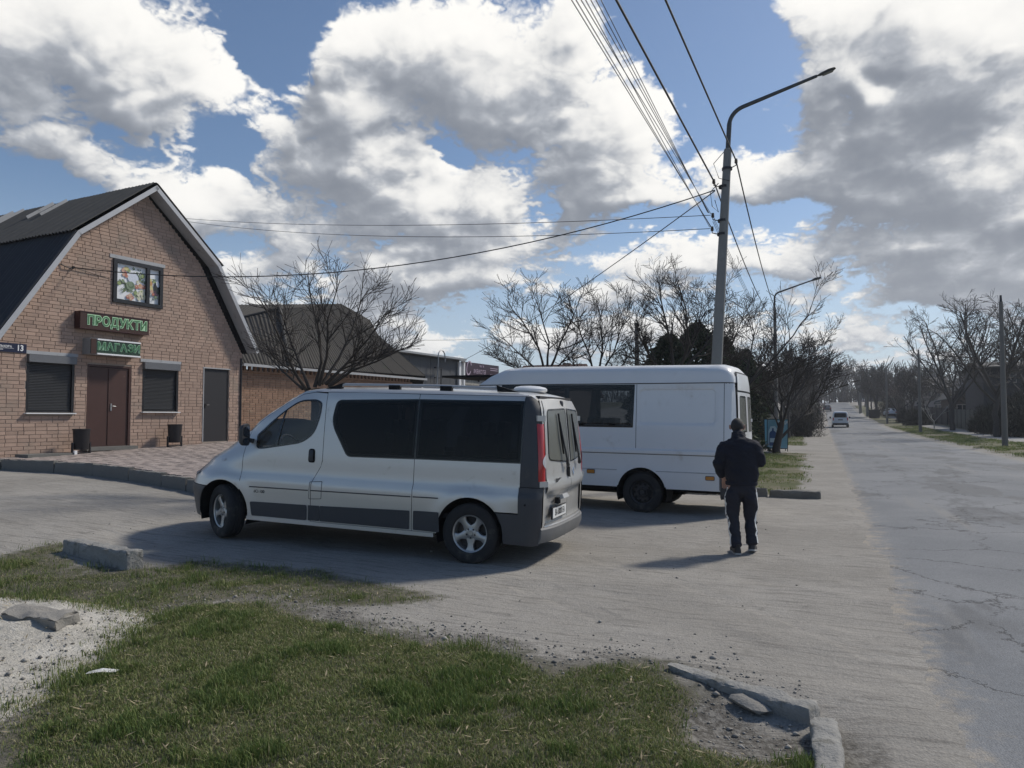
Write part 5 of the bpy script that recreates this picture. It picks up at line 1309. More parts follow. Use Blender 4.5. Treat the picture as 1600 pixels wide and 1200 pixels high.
def tyre(parent, r=.343, w=.215, rim=.21):
    mb = MB(); h = w / 2
    prof = [(rim, -h * .78), (rim + .012, -h * .98), (r * .80, -h * 1.06), (r - .03, -h * .99), (r - .008, -h * .86), (r, -h * .70), (r, -h * .42), (r - .008, -h * .40), (r - .008, -h * .33), (r, -h * .31), (r, -h * .05), (r - .008, -h * .03), (r - .008, h * .03), (r, h * .05), (r, h * .31), (r - .008, h * .33), (r - .008, h * .40), (r, h * .42), (r, h * .70), (r - .008, h * .86), (r - .03, h * .99), (r * .80, h * 1.06), (rim + .012, h * .98), (rim, h * .78)]
    mb.lathe(prof, 44, axis='Y'); return mb.build('tyre', MAT['rubber'], parent, 40)

def alloy_wheel(parent):
    """five broad star spokes; outer face towards +y"""
    rm = obj('rim', None, parent)
    mb = MB(); mb.lathe([(.205, -.085), (.198, -.05), (.188, .02), (.196, .078), (.218, .090), (.222, .084), (.214, -.085)], 40, axis='Y'); mb.build('rim_barrel', MAT['alloy'], rm, 40)
    mb = MB(); mb.lathe([(.0, -.02), (.195, -.02)], 30, axis='Y'); mb.build('brake_disc', MAT['steel_dark'], rm, 40)
    half = [(.0, .058), (.06, .058), (.085, .046), (.12, .034), (.15, .034), (.175, .044), (.198, .066)]
    poly = [(r, w) for r, w in half] + [(r, -w) for r, w in half[::-1]]
    dish = lambda r: .070 - .020 * (1 - min(r / .2, 1)) ** 1.0 - .0
    mb = MB(); n = len(poly); ins = [(r, w * .72) for r, w in poly]
    vs = [(r, dish(r) - .045, w) for r, w in poly] + [(r, dish(r) - .006, w) for r, w in poly] + [(r, dish(r), w) for r, w in ins]
    fs = [(i, (i + 1) % n, n + (i + 1) % n, n + i) for i in range(n)] + [(n + i, n + (i + 1) % n, 2 * n + (i + 1) % n, 2 * n + i) for i in range(n)]
    k = len(half)
    fs += [(2 * n + i, 2 * n + i + 1, 2 * n + n - 2 - i, 2 * n + n - 1 - i) for i in range(k - 1)]
    mb.add(vs, fs); me = mb.mesh('spoke', MAT['alloy'], 35)
    for i in range(5):
        o = obj('spoke', me, rm); o.rotation_euler = (0, R(72 * i + 90), 0)
    mb = MB(); mb.lathe([(0, .058), (.062, .057), (.075, .048), (.078, .02)], 24, axis='Y'); mb.build('hub', MAT['alloy'], rm, 40)
    mb = MB(); mb.lathe([(0, .066), (.026, .066), (.031, .060), (.031, .055)], 20, axis='Y')
    mb.build('hub_cap', MAT['alloy'], rm, 40)
    mb = MB()
    for i in range(5): a = R(72 * i + 54); mb.lathe([(0, .0595), (.0115, .0595), (.0115, .05)], 10, (.052 * math.cos(a), 0, .052 * math.sin(a)), 'Y')
    o = mb.build('lug_bolts', MAT['steel_dark'], rm); o['kind'] = 'stuff'
    return rm

def steel_wheel(parent, mat, hole_mat):
    rm = obj('rim', None, parent)
    mb = MB(); mb.lathe([(.195, -.09), (.186, -.02), (.178, .02), (.188, .060), (.205, .072), (.210, .064), (.204, -.09)], 40, axis='Y'); mb.lathe([(.0, .035), (.060, .036), (.068, .052), (.075, .052), (.090, .038), (.120, .030), (.150, .040), (.172, .030), (.182, .0)], 40, axis='Y'); mb.build('steel_disc', mat, rm, 40)
    hb = MB().lathe([(0, .003), (.017, .003), (.019, 0)], 12, axis='Y').mesh('vent_hole', hole_mat)
    for i in range(10):
        a = R(36 * i); o = obj('vent_hole', hb, rm); o.location = (.143 * math.cos(a), .037, .143 * math.sin(a)); o.scale = (1, 1, 1.3); o.rotation_euler = (0, -a, 0)
    mb = MB()
    for i in range(6): a = R(60 * i + 20); mb.lathe([(0, .062), (.011, .062), (.012, .045)], 6, (.083 * math.cos(a), 0, .083 * math.sin(a)), 'Y')
    o = mb.build('wheel_nuts', mat, rm); o['kind'] = 'stuff'
    mb = MB(); mb.lathe([(0, .075), (.042, .072), (.050, .05)], 18, axis='Y'); mb.build('hub_cap', mat, rm, 40)
    return rm

def wheel_at(van, u, w, z, kind, steer=0.0, r=.343):
    """wheel as a part: tyre and rim below it"""
    h = obj('wheel', None, van); h.location = (u, w, z); h.rotation_euler = (0, 0, steer if w > 0 else math.pi + steer)
    tyre(h, r)
    (alloy_wheel(h) if kind == 'alloy' else steel_wheel(h, MAT['steel_dark'], MAT['black']))
    return h

def wheel_well(van, a, r, shell, depth=.34):
    for sg in (1, -1):
        mb = MB(); pts = arc_pts(a, r, -20, 200, 20); vs = []
        for u, z in pts: y = shell.half(u, max(z, .3)); vs += [(u, sg * (y - .004), z), (u, sg * (y - depth), z)]
        n = len(pts); mb.add(vs, [(2 * i, 2 * i + 1, 2 * i + 3, 2 * i + 2) for i in range(n - 1)]); mb.add([vs[2 * i + 1] for i in range(n)], [tuple(range(n))]); mb.build('wheel_arch_liner', MAT['black'], van)

# ---- the silver van ---------------------------------------------------------
def build_silver_van():
    root = thing('silver_van', 'silver passenger van with dark tinted side windows parked nearest the camera', 'van', (-3.743, 8.434, 0), rot=(0, -.0300, R(182.9)))
    top = [(-.86, .55), (-.83, 1.0), (-.80, 1.40), (-.76, 1.72), (-.72, 1.84), (-.64, 1.915), (-.5, 1.935), (.5, 1.95), (1.5, 1.955), (2.1, 1.945), (2.38, 1.915), (2.6, 1.82), (2.9, 1.625), (3.2, 1.41), (3.42, 1.255), (3.65, 1.145), (3.9, 1.03), (4.1, .91), (4.22, .80), (4.29, .68)]
    T = [(.2, .925), (.30, .935), (.55, .945), (.70, .950), (.80, .948), (.835, .925), (.90, .918), (1.1, .912), (1.15, .908), (1.4, .885), (1.8, .838), (1.95, .818)]
    zs = [.25, .5, .9, 1.2, 1.5, 1.75, 1.95]; ur = [-.80, -.83, -.835, -.82, -.79, -.76, -.66]
    sh = Shell(top, T, list(zip(zs, ur)), [(.2, 4.22), (.6, 4.31), (.8, 4.24), (1.0, 3.98), (1.15, 3.66), (1.4, 3.22), (1.6, 2.95), (1.9, 2.45)], .14, .85, .52, .10, ((0, .345), (3.46, .345)), .395, .016)
    S = sh.side(1)
    A0, A1 = (0, .345), (3.46, .345); AR = .405
    # outline pieces
    floor_z = .285
    arch0 = [p for p in arc_pts(A0, AR, 188.5, -8.5, 22)]; arch1 = [p for p in arc_pts(A1, AR, 188.5, -8.5, 22)]
    roofline = resample([(-.70, 1.86), (-.64, 1.905), (-.5, 1.928), (.5, 1.945), (1.5, 1.95), (2.1, 1.94), (2.38, 1.91), (2.6, 1.818), (2.9, 1.623), (3.2, 1.408)], .10, False)
    nose = resample([(3.2, 1.408), (3.42, 1.253), (3.65, 1.143), (3.9, 1.028), (4.08, .915), (4.18, .80)], .08, False)
    seam_d = lambda z: 1.985 + .03 * math.sin(max(0, z - 1.1)) + (.13 if z < .80 else .13 * max(0, 1 - (z - .80) / .22)) # trailing edge of the cab door
    g = .007
    cabwin = fillet([(3.03, 1.335), (2.985, 1.165), (2.88, 1.165), (2.30, 1.262), (2.13, 1.385), (2.065, 1.62), (2.06, 1.775), (2.16, 1.812), (2.42, 1.80), (2.62, 1.675)], [.03, .05, .06, .1, .1, .1, .06, .06, .12, .1], 4)
    door_rear = [(seam_d(z) + g / 2, z) for z in np.linspace(.315, 1.905, 22)]
    arch_door = [p for p in arc_pts(A1, AR + .012, 188, 120, 8) if p[1] > .31]            # door edge runs just behind the arch
    # cab door: behind the front wheel up to the A pillar
    da = 3.175
    door = [(seam_d(.315) + g / 2, .305)] + door_rear[1:-1] + [(seam_d(1.895) + g / 2, 1.885), (2.20, 1.895), (2.40, 1.868), (2.62, 1.765), (2.88, 1.60), (da, 1.395), (da, .76)] + [p for p in arc_pts(A1, AR + .012, 128, 186, 9)][0:] + [(3.04, .305)]
    door = [p for i, p in enumerate(door) if i == 0 or math.hypot(p[0] - door[i - 1][0], p[1] - door[i - 1][1]) > .004]
    body_m = MAT['silver']
    crease = [[(2.16, .835), (3.1, .835)]]
    both('front_door', patch(resample(door, .06), S, .055, [cabwin]), body_m, root)
    # fender and bonnet side
    fender = [(da + g, .77), (da + g, 1.39)] + [p for p in nose[1:]] + [(4.20, .70), (4.20, .66)] + [(3.905, .66)] + [p for p in arc_pts(A1, AR, 51, 134, 12)]
    both('front_fender', patch(resample(fender, .06), S, .05), body_m, root)
    # A pillar and roof rail strip over the door
    pil = [(da + g, 1.402), (2.88, 1.607), (2.62, 1.772), (2.40, 1.875), (2.20, 1.902), (2.0, 1.905)] + [(2.0, 1.938), (2.1, 1.94), (2.38, 1.91), (2.6, 1.818), (2.9, 1.623), (3.19, 1.412)]
    both('roof_rail', patch(resample(pil, .05), S, .03), body_m, root)
    # sliding door and rear quarter (one is fixed on this side, drawn as the photo shows them)
    w1 = fillet([(1.86, 1.788), (1.885, 1.55), (1.84, 1.42), (1.637, 1.135), (.742, 1.152), (.742, 1.832), (1.80, 1.80)], [.02, .1, .1, .05, .01, .01, .05], 4)
    w1 = fillet([(1.845, 1.800), (1.895, 1.53), (1.637, 1.135), (.735, 1.150), (.735, 1.832)], [.07, .12, .05, .01, .01], 5)
    w2 = [(.718, 1.152), (-.575, 1.166), (-.575, 1.838), (.718, 1.832)]
    slide = [(.73 - g / 2 + g, .318), (.73 + g / 2, 1.90)] + [(1.5, 1.905), (seam_d(1.895) - g / 2, 1.90)] + [(seam_d(z) - g / 2, z) for z in np.linspace(1.87, .318, 22)]
    w1h, w2h = inset(w1, .03), inset(w2, .03)
    both('sliding_door', patch(resample(slide, .06), S, .06, [w1h]), body_m, root)
    quarter = [(.73 - g / 2, .318), (.73 - g / 2, 1.90), (-.578, 1.90), (-.578, .60)] + [p for p in arc_pts(A0, AR, 142, -4, 22)]
    quarter[3] = (-.578, .612); quarter = quarter[:4] + [(-.318, .612)] + arc_pts(A0, AR, 139, -4, 20)
    both('rear_quarter_panel', patch(resample(quarter, .06), S, .05, [w2h]), body_m, root)
    strip = [(2.0, 1.907), (.73, 1.907), (-.578, 1.905), (-.64, 1.903), (-.5, 1.928), (.5, 1.945), (1.5, 1.95), (2.0, 1.942)]
    both('roof_gutter', patch(resample(strip, .06), S, .03), body_m, root)
    # roof, windscreen frame, bonnet, nose
    bul = lambda u, z: float(np.interp(u, [-.8, -.6, 0, 2.0, 2.5, 3.1, 3.4, 3.9, 4.3], [.02, .035, .045, .045, .06, .10, .11, .08, .04]))
    lofted_strip(roofline[:[i for i, p in enumerate(roofline) if p[0] < 2.42][-1] + 1], sh, bul).build('roof', body_m, root, 50)
    ws = [p for p in roofline if p[0] > 2.30] + nose[1:3]
    full = lofted_strip(ws, sh, bul, 14); m2 = MB(); keep = []
    for i in range(len(ws) - 1):
        for j in range(14):
            if j in (0, 13) or ws[i][0] < 2.44 or ws[i + 1][0] > 3.18: keep.append((i * 15 + j, i * 15 + j + 1, (i + 1) * 15 + j + 1, (i + 1) * 15 + j))
    m2.add(full.v, keep); m2.build('windscreen_surround', body_m, root, 50)
    wl = [p for p in resample(roofline[-14:], .05, False) if 2.46 < p[0] < 3.16]
    mb = MB(); vs = []; n = 12
    for u, z in wl:
        y = sh.half(u, z) - .09
        for j in range(n + 1): t = -1 + 2 * j / n; e = bul(u, z) * (1 - abs(t) ** 2.4) + .012; vs.append((u + e * .55, y * t, z + e * .83))
    mb.add(vs, [(i * 13 + j, i * 13 + j + 1, (i + 1) * 13 + j + 1, (i + 1) * 13 + j) for i in range(len(wl) - 1) for j in range(n)]); mb.build('windscreen', MAT['clear_glass'], root, 60)
    lofted_strip(nose[1:], sh, bul).build('bonnet', body_m, root, 50)
    front = resample([(4.18, .80), (4.21, .74), (4.215, .66)], .03, False); lofted_strip(front, sh, lambda u, z: .08).build('grille_panel', body_m, root, 50)
    mb = MB(); mb.box((4.275, 0, .72), (.03, .9, .10)); mb.build('grille', MAT['dark_plastic'], root)
    hl = [(4.02, .93), (4.16, .80), (4.14, .73), (3.98, .80)]
    both('headlight', patch(resample(hl, .05), sh.side(1, .008), .04), MAT['clear_lens'], root)
    both('indicator', patch(fillet([(3.48, 1.02), (3.56, 1.015), (3.56, .985), (3.48, .99)], .01), sh.side(1, .006), .03), MAT['clear_lens'], root)
    o = obj('door_lettering', text_mesh('door_lettering', 'dCi 100', .052, .0006, [MAT['steel_dark']], .0008), root); o.location = (2.88, sh.half(2.88, .63) + .002, .632); o.rotation_euler = (0, 0, math.pi)
    # front bumper wraps round the nose
    bline = resample([(4.21, .66), (4.215, .5), (4.17, .33), (4.10, .25)], .05, False); lofted_strip(bline, sh, lambda u, z: .09).build('front_bumper', MAT['clad_plastic'], root, 50)
    bs = [(3.905, .655), (4.205, .655), (4.21, .5), (4.165, .33), (4.10, .25), (3.86, .25)] + arc_pts(A1, AR + .005, -12, 48, 8)
    both('bumper_corner', patch(resample(bs, .05), sh.side(1, .006), .05), MAT['clad_plastic'], root)
    # windows
    both('side_window', patch(resample(w1, .07), sh.side(1, .005), .09), MAT['van_tint'], root)
    both('side_window', patch(resample(w2, .07), sh.side(1, .005), .09), MAT['van_tint'], root)
    for w in (w1, w2): both('window_band', ring_patch(resample(w, .08), .055, sh.side(1, -.004)), MAT['black'], root)
    for w in (w1, w2): both('window_seal', ring_patch(resample(w, .08), -.012, sh.side(1, .003)), MAT['black_gloss'], root)
    both('door_window', patch(resample(cabwin, .07), sh.side(1, -.012), .08), MAT['clear_glass'], root, 60)
    both('window_seal', ring_patch(resample(cabwin, .06), .022, sh.side(1, .003)), MAT['black_gloss'], root)
    both('window_divider', ribbon([(2.69, 1.20), (2.615, 1.67)], .034, sh.side(1, -.004)), MAT['black_gloss'], root)
    # dark backing behind the panel gaps
    gaps = MB()
    for ln in ([(seam_d(z), z) for z in np.linspace(.31, 1.93, 24)], [(.73, .31), (.73, 1.93)], [(da + .003, .76), (da + .003, 1.40)], [(da, 1.4), (2.88, 1.603), (2.62, 1.768), (2.40, 1.871), (2.20, 1.898), (2.0, 1.90), (.73, 1.903), (-.6, 1.903)]):
        for sg in (1, -1): r_ = ribbon(ln, .03, sh.side(sg, -.008)); gaps.add(r_.v, r_.f)
    o = gaps.build('panel_gap', MAT['black'], root); o['kind'] = 'stuff'
    # fuel flap
    ff = fillet([(2.135, .80), (1.955, .815), (1.96, .598), (2.145, .585)], .02)
    both('fuel_flap', ring_patch(resample(ff, .05), .006, sh.side(1, .002)), MAT['dark_plastic'], root)
    # rubbing strip (a dark groove), lower cladding, sills
    for ln in ([(3.03, .685), (2.15, .692)], [(2.12, .693), (.745, .708)], [(.715, .709), (.39, .714)]): both('rub_strip', ribbon(ln, .014, sh.side(1, .004)), MAT['clad_plastic'], root)
    both('door_cladding', patch(resample(fillet([(3.005, .50), (2.165, .512), (2.165, .325), (2.975, .325)], .02), .06), sh.side(1, .010), .07), MAT['clad_plastic'], root)
    both('door_cladding', patch(resample(fillet([(1.975, .515), (.755, .548), (.755, .33), (1.975, .33)], .015), .06), sh.side(1, .010), .07), MAT['clad_plastic'], root)
    both('side_cladding', patch(resample(fillet([(.705, .55), (.375, .558), (.365, .33), (.705, .33)], .015), .05), sh.side(1, .010), .07), MAT['clad_plastic'], root)
    both('side_cladding', patch(resample([(2.145, .512), (1.985, .515), (1.985, .33), (2.145, .328)], .05), sh.side(1, .008), .07), MAT['clad_plastic'], root)
    sm = MB(); sm.bar((.44, .935, .292), (3.06, .93, .292), .04, .045); both('sill', sm, MAT['silver'], root)
    # handles, mirror
    hd = fillet([(2.175, 1.185), (2.115, 1.185), (2.108, 1.045), (2.172, 1.045)], .03, 5)
    both('door_handle', patch(resample(hd, .03), lambda u, z: (u, sh.half(u, z) + .012 + .012 * max(0, 1 - ((z - 1.115) / .06) ** 2), z), .02), MAT['dark_plastic'], root, 60)
    both('handle_recess', patch(resample(fillet([(2.19, 1.20), (2.10, 1.20), (2.09, 1.03), (2.19, 1.03)], .035, 5), .03), sh.side(1, .003), .05), MAT['black'], root)
    for sg in (1, -1):
        mr = obj('wing_mirror', None, root); mb = MB()
        pts = fillet([(-.065, -.14), (.075, -.13), (.085, .12), (-.055, .15)], .05, 5); nq = len(pts); rings = []
        for k, (sc, dx) in enumerate(((.98, -.03), (1.0, -.015), (1.0, .01), (.86, .035), (.5, .055))): rings += [(dx, a * sc, b * sc) for a, b in pts]
        fs = [tuple(range(nq))[::-1], tuple(range(4 * nq, 5 * nq))] + [(k * nq + i, k * nq + (i + 1) % nq, (k + 1) * nq + (i + 1) % nq, (k + 1) * nq + i) for k in range(4) for i in range(nq)]
        mb.add(rings, fs); o = mb.build('mirror_housing', MAT['dark_plastic'], mr, 50)
        mb = MB(); mb.add([(-.033, a * .82, b * .45 + .045) for a, b in pts], [tuple(range(nq))]); mb.add([(-.033, a * .78, b * .34 - .085) for a, b in pts], [tuple(range(nq))]); mb.build('mirror_glass', MAT['chrome'], mr)
        mb = MB(); mb.bar((0, -.16 * sg, -.08), (0, -.02 * sg, -.06), .06, .05); mb.build('mirror_arm', MAT['dark_plastic'], mr)
        mr.location = (3.09, sg * 1.0, 1.335)
    # wheels
    for a in (A0, A1): wheel_well(root, a, AR + .004, sh)
    for u, st in ((0, 0), (3.46, R(-25))):
        for sg in (1, -1):
            h = wheel_at(root, u, sg * .835, .340, 'alloy', st, .340)
            if u == 0 and sg == 1: pass
    # rear corner pillars and lower corner cladding
    pillar = [(-.582, .90), (-.582, 1.90), (-.64, 1.90), (-.70, 1.855), (-.74, 1.76), (-.765, 1.6), (-.785, 1.4), (-.80, 1.2), (-.81, .90)]
    pe = lambda z: float(np.interp(z, zs, ur)) + .006
    pillar = [(-.582, .90), (-.582, 1.90), (-.64, 1.90)] + [(pe(z), z) for z in np.linspace(1.86, .90, 14)]
    both('corner_pillar', patch(resample(pillar, .05), S, .03), MAT['clad_plastic'], root, 60)
    lower = [(-.572, .895), (-.578, .60), (-.325, .60)] + arc_pts(A0, AR + .004, 141, 184, 7) + [(-.42, .27), (-.74, .26)] + [(pe(z), z) for z in np.linspace(.27, .895, 10)]
    both('bumper_corner', patch(resample(lower, .05), sh.side(1, .012), .035), MAT['clad_plastic'], root, 60)
    for sg in (1,):
        mb = MB(); mb.lathe([(0, .0), (.012, .0), (.012, .004)], 10, (-.66, sg * (sh.half(-.66, .71) + .013), .71), 'Y'); mb.build('parking_sensor', MAT['black'], root)
    # rear face: two doors over a recess, rounded like the body
    rz_ = lambda z: float(np.interp(z, zs, ur))
    def rear(y, z, off=0.0): e = .055 * (1 - min(1, abs(y) / .80) ** 2.2); return (rz_(z) - e - off, y, z)
    hw = lambda z: float(np.interp(z, [.4, .9, 1.2, 1.5, 1.8, 1.9], [.775, .775, .770, .750, .715, .64]))
    bk = [(rz_(z), z) for z in np.linspace(1.90, .30, 24)]
    back = [(-hw(z), z) for z in np.linspace(.42, 1.88, 14)] + [(hw(z), z) for z in np.linspace(1.88, .42, 14)]
    ring_patch(resample([(y * 1.05, z) for y, z in back], .06), .075, lambda y, z: rear(y, z, -.008)).build('door_frame', body_m, root, 60)
    split = -.03
    gl_z0, gl_z1 = 1.17, 1.775
    def door_poly(s0, s1):
        lo, hi = .455, 1.868
        if s0 < s1 and s1 <= 0.0: e = [( -hw(z) + .012, z) for z in np.linspace(lo, hi, 12)]; return e + [(s1, 1.885), (s1, lo)]
        e = [(hw(z) - .012, z) for z in np.linspace(hi, lo, 12)]; return [(s0, lo), (s0, 1.885)] + e
    for s0, s1, nm in ((-9, split - .004, 0), (split + .004, 9, 1)):
        poly = door_poly(s0, s1); d = obj('rear_door', None, root)
        ga, gb = (lambda z: -hw(z) + .075, split - .035) if nm == 0 else (split + .035, lambda z: hw(z) - .075)
        if nm == 0: win = fillet([(ga(gl_z0), gl_z0 + .02), (gb, gl_z0 - .03), (gb, gl_z1 + .01), (ga(gl_z1), gl_z1 - .01)], [.08, .02, .02, .07], 4)
        else: win = fillet([(ga, gl_z0 - .03), (gb(gl_z0), gl_z0 + .02), (gb(gl_z1), gl_z1 - .01), (ga, gl_z1 + .01)], [.02, .08, .07, .02], 4)
        def panel(y, z, o=0.0):
            # lower recess with a ledge above it
            k = .030 * (1 - float(smooth(np.array(z), .80, .835))) * float(smooth(np.array(z), .47, .51)); e = .02 * float(smooth(np.array(z), .83, .86)) * (1 - float(smooth(np.array(z), .9, 1.02)))
            x, yy, zz = rear(y, z, o); return (x + k - e, yy, zz)
        lines = [resample([(min(p[0] for p in poly) + .03, zz), (max(p[0] for p in poly) - .03, zz)], .05, False) for zz in (.80, .835, .86)]
        patch(resample(poly, .05), panel, .05, [win], lines).build('door_panel', body_m, d, 40)
        patch(resample(win, .06), lambda y, z: rear(y, z, .003), .07).build('door_glass', MAT['rear_glass'], d, 60)
        ring_patch(resample(win, .05), .014, lambda y, z: rear(y, z, .005)).build('glass_seal', MAT['black_gloss'], d)
        # wiper: pivot low near the split, blade standing upright on the glass
        y0 = -.28 if nm == 0 else .40; y0 = -.42 if nm == 1 else -.28
        wp = obj('wiper', None, d); mb = MB()
        yb = (.22 if nm == 1 else -.34)
        P = [rear(yb - .07, 1.115, .035), rear(yb - .02, 1.13, .045), rear(yb, 1.20, .045), rear(yb + .09, 1.48, .035), rear(yb + .105, 1.62, .028)]
        mb.tube(P, [.022, .02, .013, .010, .008], 6); mb.build('wiper_arm', MAT['dark_plastic'], wp, 60)
        mb = MB(); mb.tube([rear(yb + .045, 1.25, .022), rear(yb + .10, 1.5, .022), rear(yb + .125, 1.72, .022)], .011, 4); mb.build('wiper_blade', MAT['black'], wp)
    hand = fillet([(.115, 1.125), (.045, 1.125), (.045, .935), (.115, .935)], .03, 5); hand = [(y - .01, z) for y, z in hand]
    patch(resample(hand, .03), lambda y, z: rear(y, z, .006), .03).build('rear_handle', MAT['dark_plastic'], root, 60)
    mb = MB(); mb.bar(rear(.07, 1.09, .022), rear(.07, .97, .022), .03, .02, (1, 0, 0)); mb.build('rear_handle', MAT['black_gloss'], root)
    # emblem, model lettering, plate, lamp over the plate, camera lamp on the roof edge
    mb = MB(); c = rear(-.15, 1.02, .012); sq = [(0, .062), (.034, 0), (0, -.062), (-.034, 0)]; sq2 = [(a * .5, b * .5) for a, b in sq]
    mb.add([(c[0], c[1] + a, c[2] + b) for a, b in sq] + [(c[0] - .006, c[1] + a * .75, c[2] + b * .75) for a, b in sq] + [(c[0], c[1] + a, c[2] + b) for a, b in sq2], [(i, (i + 1) % 4, 4 + (i + 1) % 4, 4 + i) for i in range(4)] + [(4 + i, 4 + (i + 1) % 4, 8 + (i + 1) % 4, 8 + i) for i in range(4)]); mb.build('emblem', MAT['chrome'], root)
    def rear_text(name, s, size, y, z, mats_, off, xs=1.0, sp=1.0, par=root, d=.001):
        o = obj(name, text_mesh(name, s, size, d, mats_, off, sp, xs), par); x = rear(y, z, .012); o.location = x; o.rotation_euler = (0, 0, R(-90)); return o
    rear_text('model_lettering', 'TRAFIC', .062, .44, .955, [MAT['steel_dark']], .002, 1.1)
    pl = obj('number_plate', None, root); px_, py_, pz_ = rear(.40, .60, .0)
    mb = MB(); mb.box((px_ - .008, .40, .60), (.016, .545, .135)); o = mb.build('plate_frame', MAT['plate_black'], pl)
    mb = MB(); mb.box((px_ - .018, .40, .60), (.006, .522, .114)); mb.build('plate', MAT['plate_white'], pl)
    o = obj('plate_lettering', text_mesh('plate_lettering', 'BA 8000 EA', .105, .0008, [MAT['plate_black']], 0, 1.0, .74), pl); o.location = (px_ - .0225, .392, .600); o.rotation_euler = (0, 0, R(-90))
    mb = MB(); mb.box((px_ - .035, .36, .765), (.10, .24, .05), (0, .35, 0), taper=.8); mb.build('plate_lamp', MAT['silver'], root)
    mb = MB(); mb.box((px_ - .012, .47, .73), (.05, .08, .07)); mb.build('plate_lamp', MAT['black'], root)
    mb = MB(); mb.lathe([(0, .02), (.035, .012), (.042, 0), (.042, -.03)], 14, (rear(0, 1.83)[0] + .0, .02, 1.835), 'X'); mb.v = [(2 * rear(0, 1.83)[0] - x, y, z) for x, y, z in mb.v]; mb.build('roof_lamp', MAT['dark_plastic'], root, 40)
    # rear bumper step
    st = []
    for y in np.linspace(-.86, .86, 19):
        e = .085 * (1 - (abs(y) / .87) ** 4); x = rz_(.42) - e
        st.append((x, y))
    mb = MB(); vs = []
    for x, y in st: vs += [(-.74, y, .455), (x + .015, y, .455), (x, y, .435), (x, y, .35), (x + .03, y, .285), (-.70, y, .27)]
    k = len(st); mb.add(vs, [(i * 6 + j, i * 6 + j + 1, i * 6 + 7 + j, i * 6 + 6 + j) for i in range(k - 1) for j in range(5)] + [tuple(range(6)), tuple((k - 1) * 6 + j for j in range(5, -1, -1))]); mb.build('rear_bumper', M('bumper_grey', (.135, .138, .142), .55, var=.15, vs=8, dirt=((.24, .225, .20), .52, .8, 6)), root, 35)
    # tail lamps at the corners, hinges
    for sg in (1, -1):
        tl = obj('tail_lamp', None, root); mb = MB(); vs = []; zz = np.linspace(.965, 1.60, 12)
        for z in zz:
            q = (z - .965) / .635; wdt = .5 + .5 * math.sin(math.pi * min(1, .18 + q * .9)); ed = math.sin(math.pi * min(max(q, .03), .97)) ** .3
            c0 = rz_(z) + .14; Yz = sh.half(c0 + .05, z)
            for k in range(9):
                a = R(40 + 46 * k / 8); rr = .14 + .016 * ed * math.sin(math.pi * (k / 8 * .8 + .1))
                vs.append((c0 - rr * math.sin(a), sg * (Yz - .14 + rr * math.cos(a)), z))
        mb.add(vs, [(i * 9 + j, i * 9 + j + 1, i * 9 + 10 + j, i * 9 + 9 + j) for i in range(11) for j in range(8)]); mb.build('red_lens', MAT['red_lens'], tl, 60)
        mb = MB(); vs = []
        for z in np.linspace(1.10, 1.26, 6):
            q = (z - 1.10) / .16; c0 = rz_(z) + .14; Yz = sh.half(c0 + .05, z)
            for k in range(5): a = R(80 - (1 - (2 * q - 1) ** 2) * 22 * k / 4); rr = .160; vs.append((c0 - rr * math.sin(a), sg * (Yz - .14 + rr * math.cos(a)), z))
        mb.add(vs, [(i * 5 + j, i * 5 + j + 1, i * 5 + 6 + j, i * 5 + 5 + j) for i in range(5) for j in range(4)]); mb.build('clear_lens', MAT['clear_lens'], tl, 60)
        for z in (1.66, .935):
            mb = MB(); c0 = rz_(z); mb.box((c0 + .018, sg * (hw(z) + .05), z), (.05, .11, .062), (0, 0, sg * R(-38))); mb.build('door_hinge', MAT['silver'], root)
    # roof bars, hatch, aerial fin
    for sg in (1, -1):
        rb = obj('roof_bar', None, root); z = 2.005
        mb = MB(); mb.tube([(1.92, sg * .67, z - .02), (1.85, sg * .67, z), (.6, sg * .67, z + .003), (-.22, sg * .67, z - .012)], .017, 8); mb.build('rail', MAT['fascia'], rb, 50)
        for u in (1.15, .46): mb = MB(); mb.box((u, sg * .67, z - .026), (.15, .05, .055)); mb.build('foot', MAT['black'], rb)
        mb = MB(); mb.add([(2.12, sg * .67 - .03, z - .055), (2.12, sg * .67 + .03, z - .055), (1.9, sg * .67 - .03, z - .055), (1.9, sg * .67 + .03, z - .055), (1.88, sg * .67 - .02, z + .02), (1.88, sg * .67 + .02, z + .02)], [(0, 1, 3, 2), (0, 2, 4), (1, 5, 3), (0, 4, 5, 1), (2, 3, 5, 4)]); mb.build('foot', MAT['black'], rb)
        mb = MB(); mb.add([(-.46, sg * .67 - .03, z - .055), (-.46, sg * .67 + .03, z - .055), (-.2, sg * .67 - .03, z - .055), (-.2, sg * .67 + .03, z - .055), (-.18, sg * .67 - .02, z + .02), (-.18, sg * .67 + .02, z + .02)], [(1, 0, 2, 3), (0, 4, 2), (1, 3, 5), (0, 1, 5, 4), (2, 4, 5, 3)]); mb.build('foot', MAT['black'], rb)
    mb = MB(); mb.lathe([(.0, .062), (.12, .055), (.18, .042), (.205, .022), (.205, .0), (.18, -.02)], 24, (-.40, .1, 1.985)); mb.v = [(x, y * 1.05, z) for x, y, z in mb.v]; mb.build('roof_hatch', MAT['white_paint'], root, 40)
    # underbody and cab
    mb = MB(); mb.box((1.73, 0, .30), (2.6, 1.72, .05)); mb.box((-.6, 0, .33), (.35, 1.5, .05)); mb.box((3.95, 0, .30), (.3, 1.3, .05)); mb.box((1.9, .0, .22), (1.0, .5, .12)); mb.tube([(-.7, -.4, .3), (1.5, -.3, .22)], .05, 8); mb.build('underbody', MAT['black'], root)
    cab = obj('cab_interior', None, root)
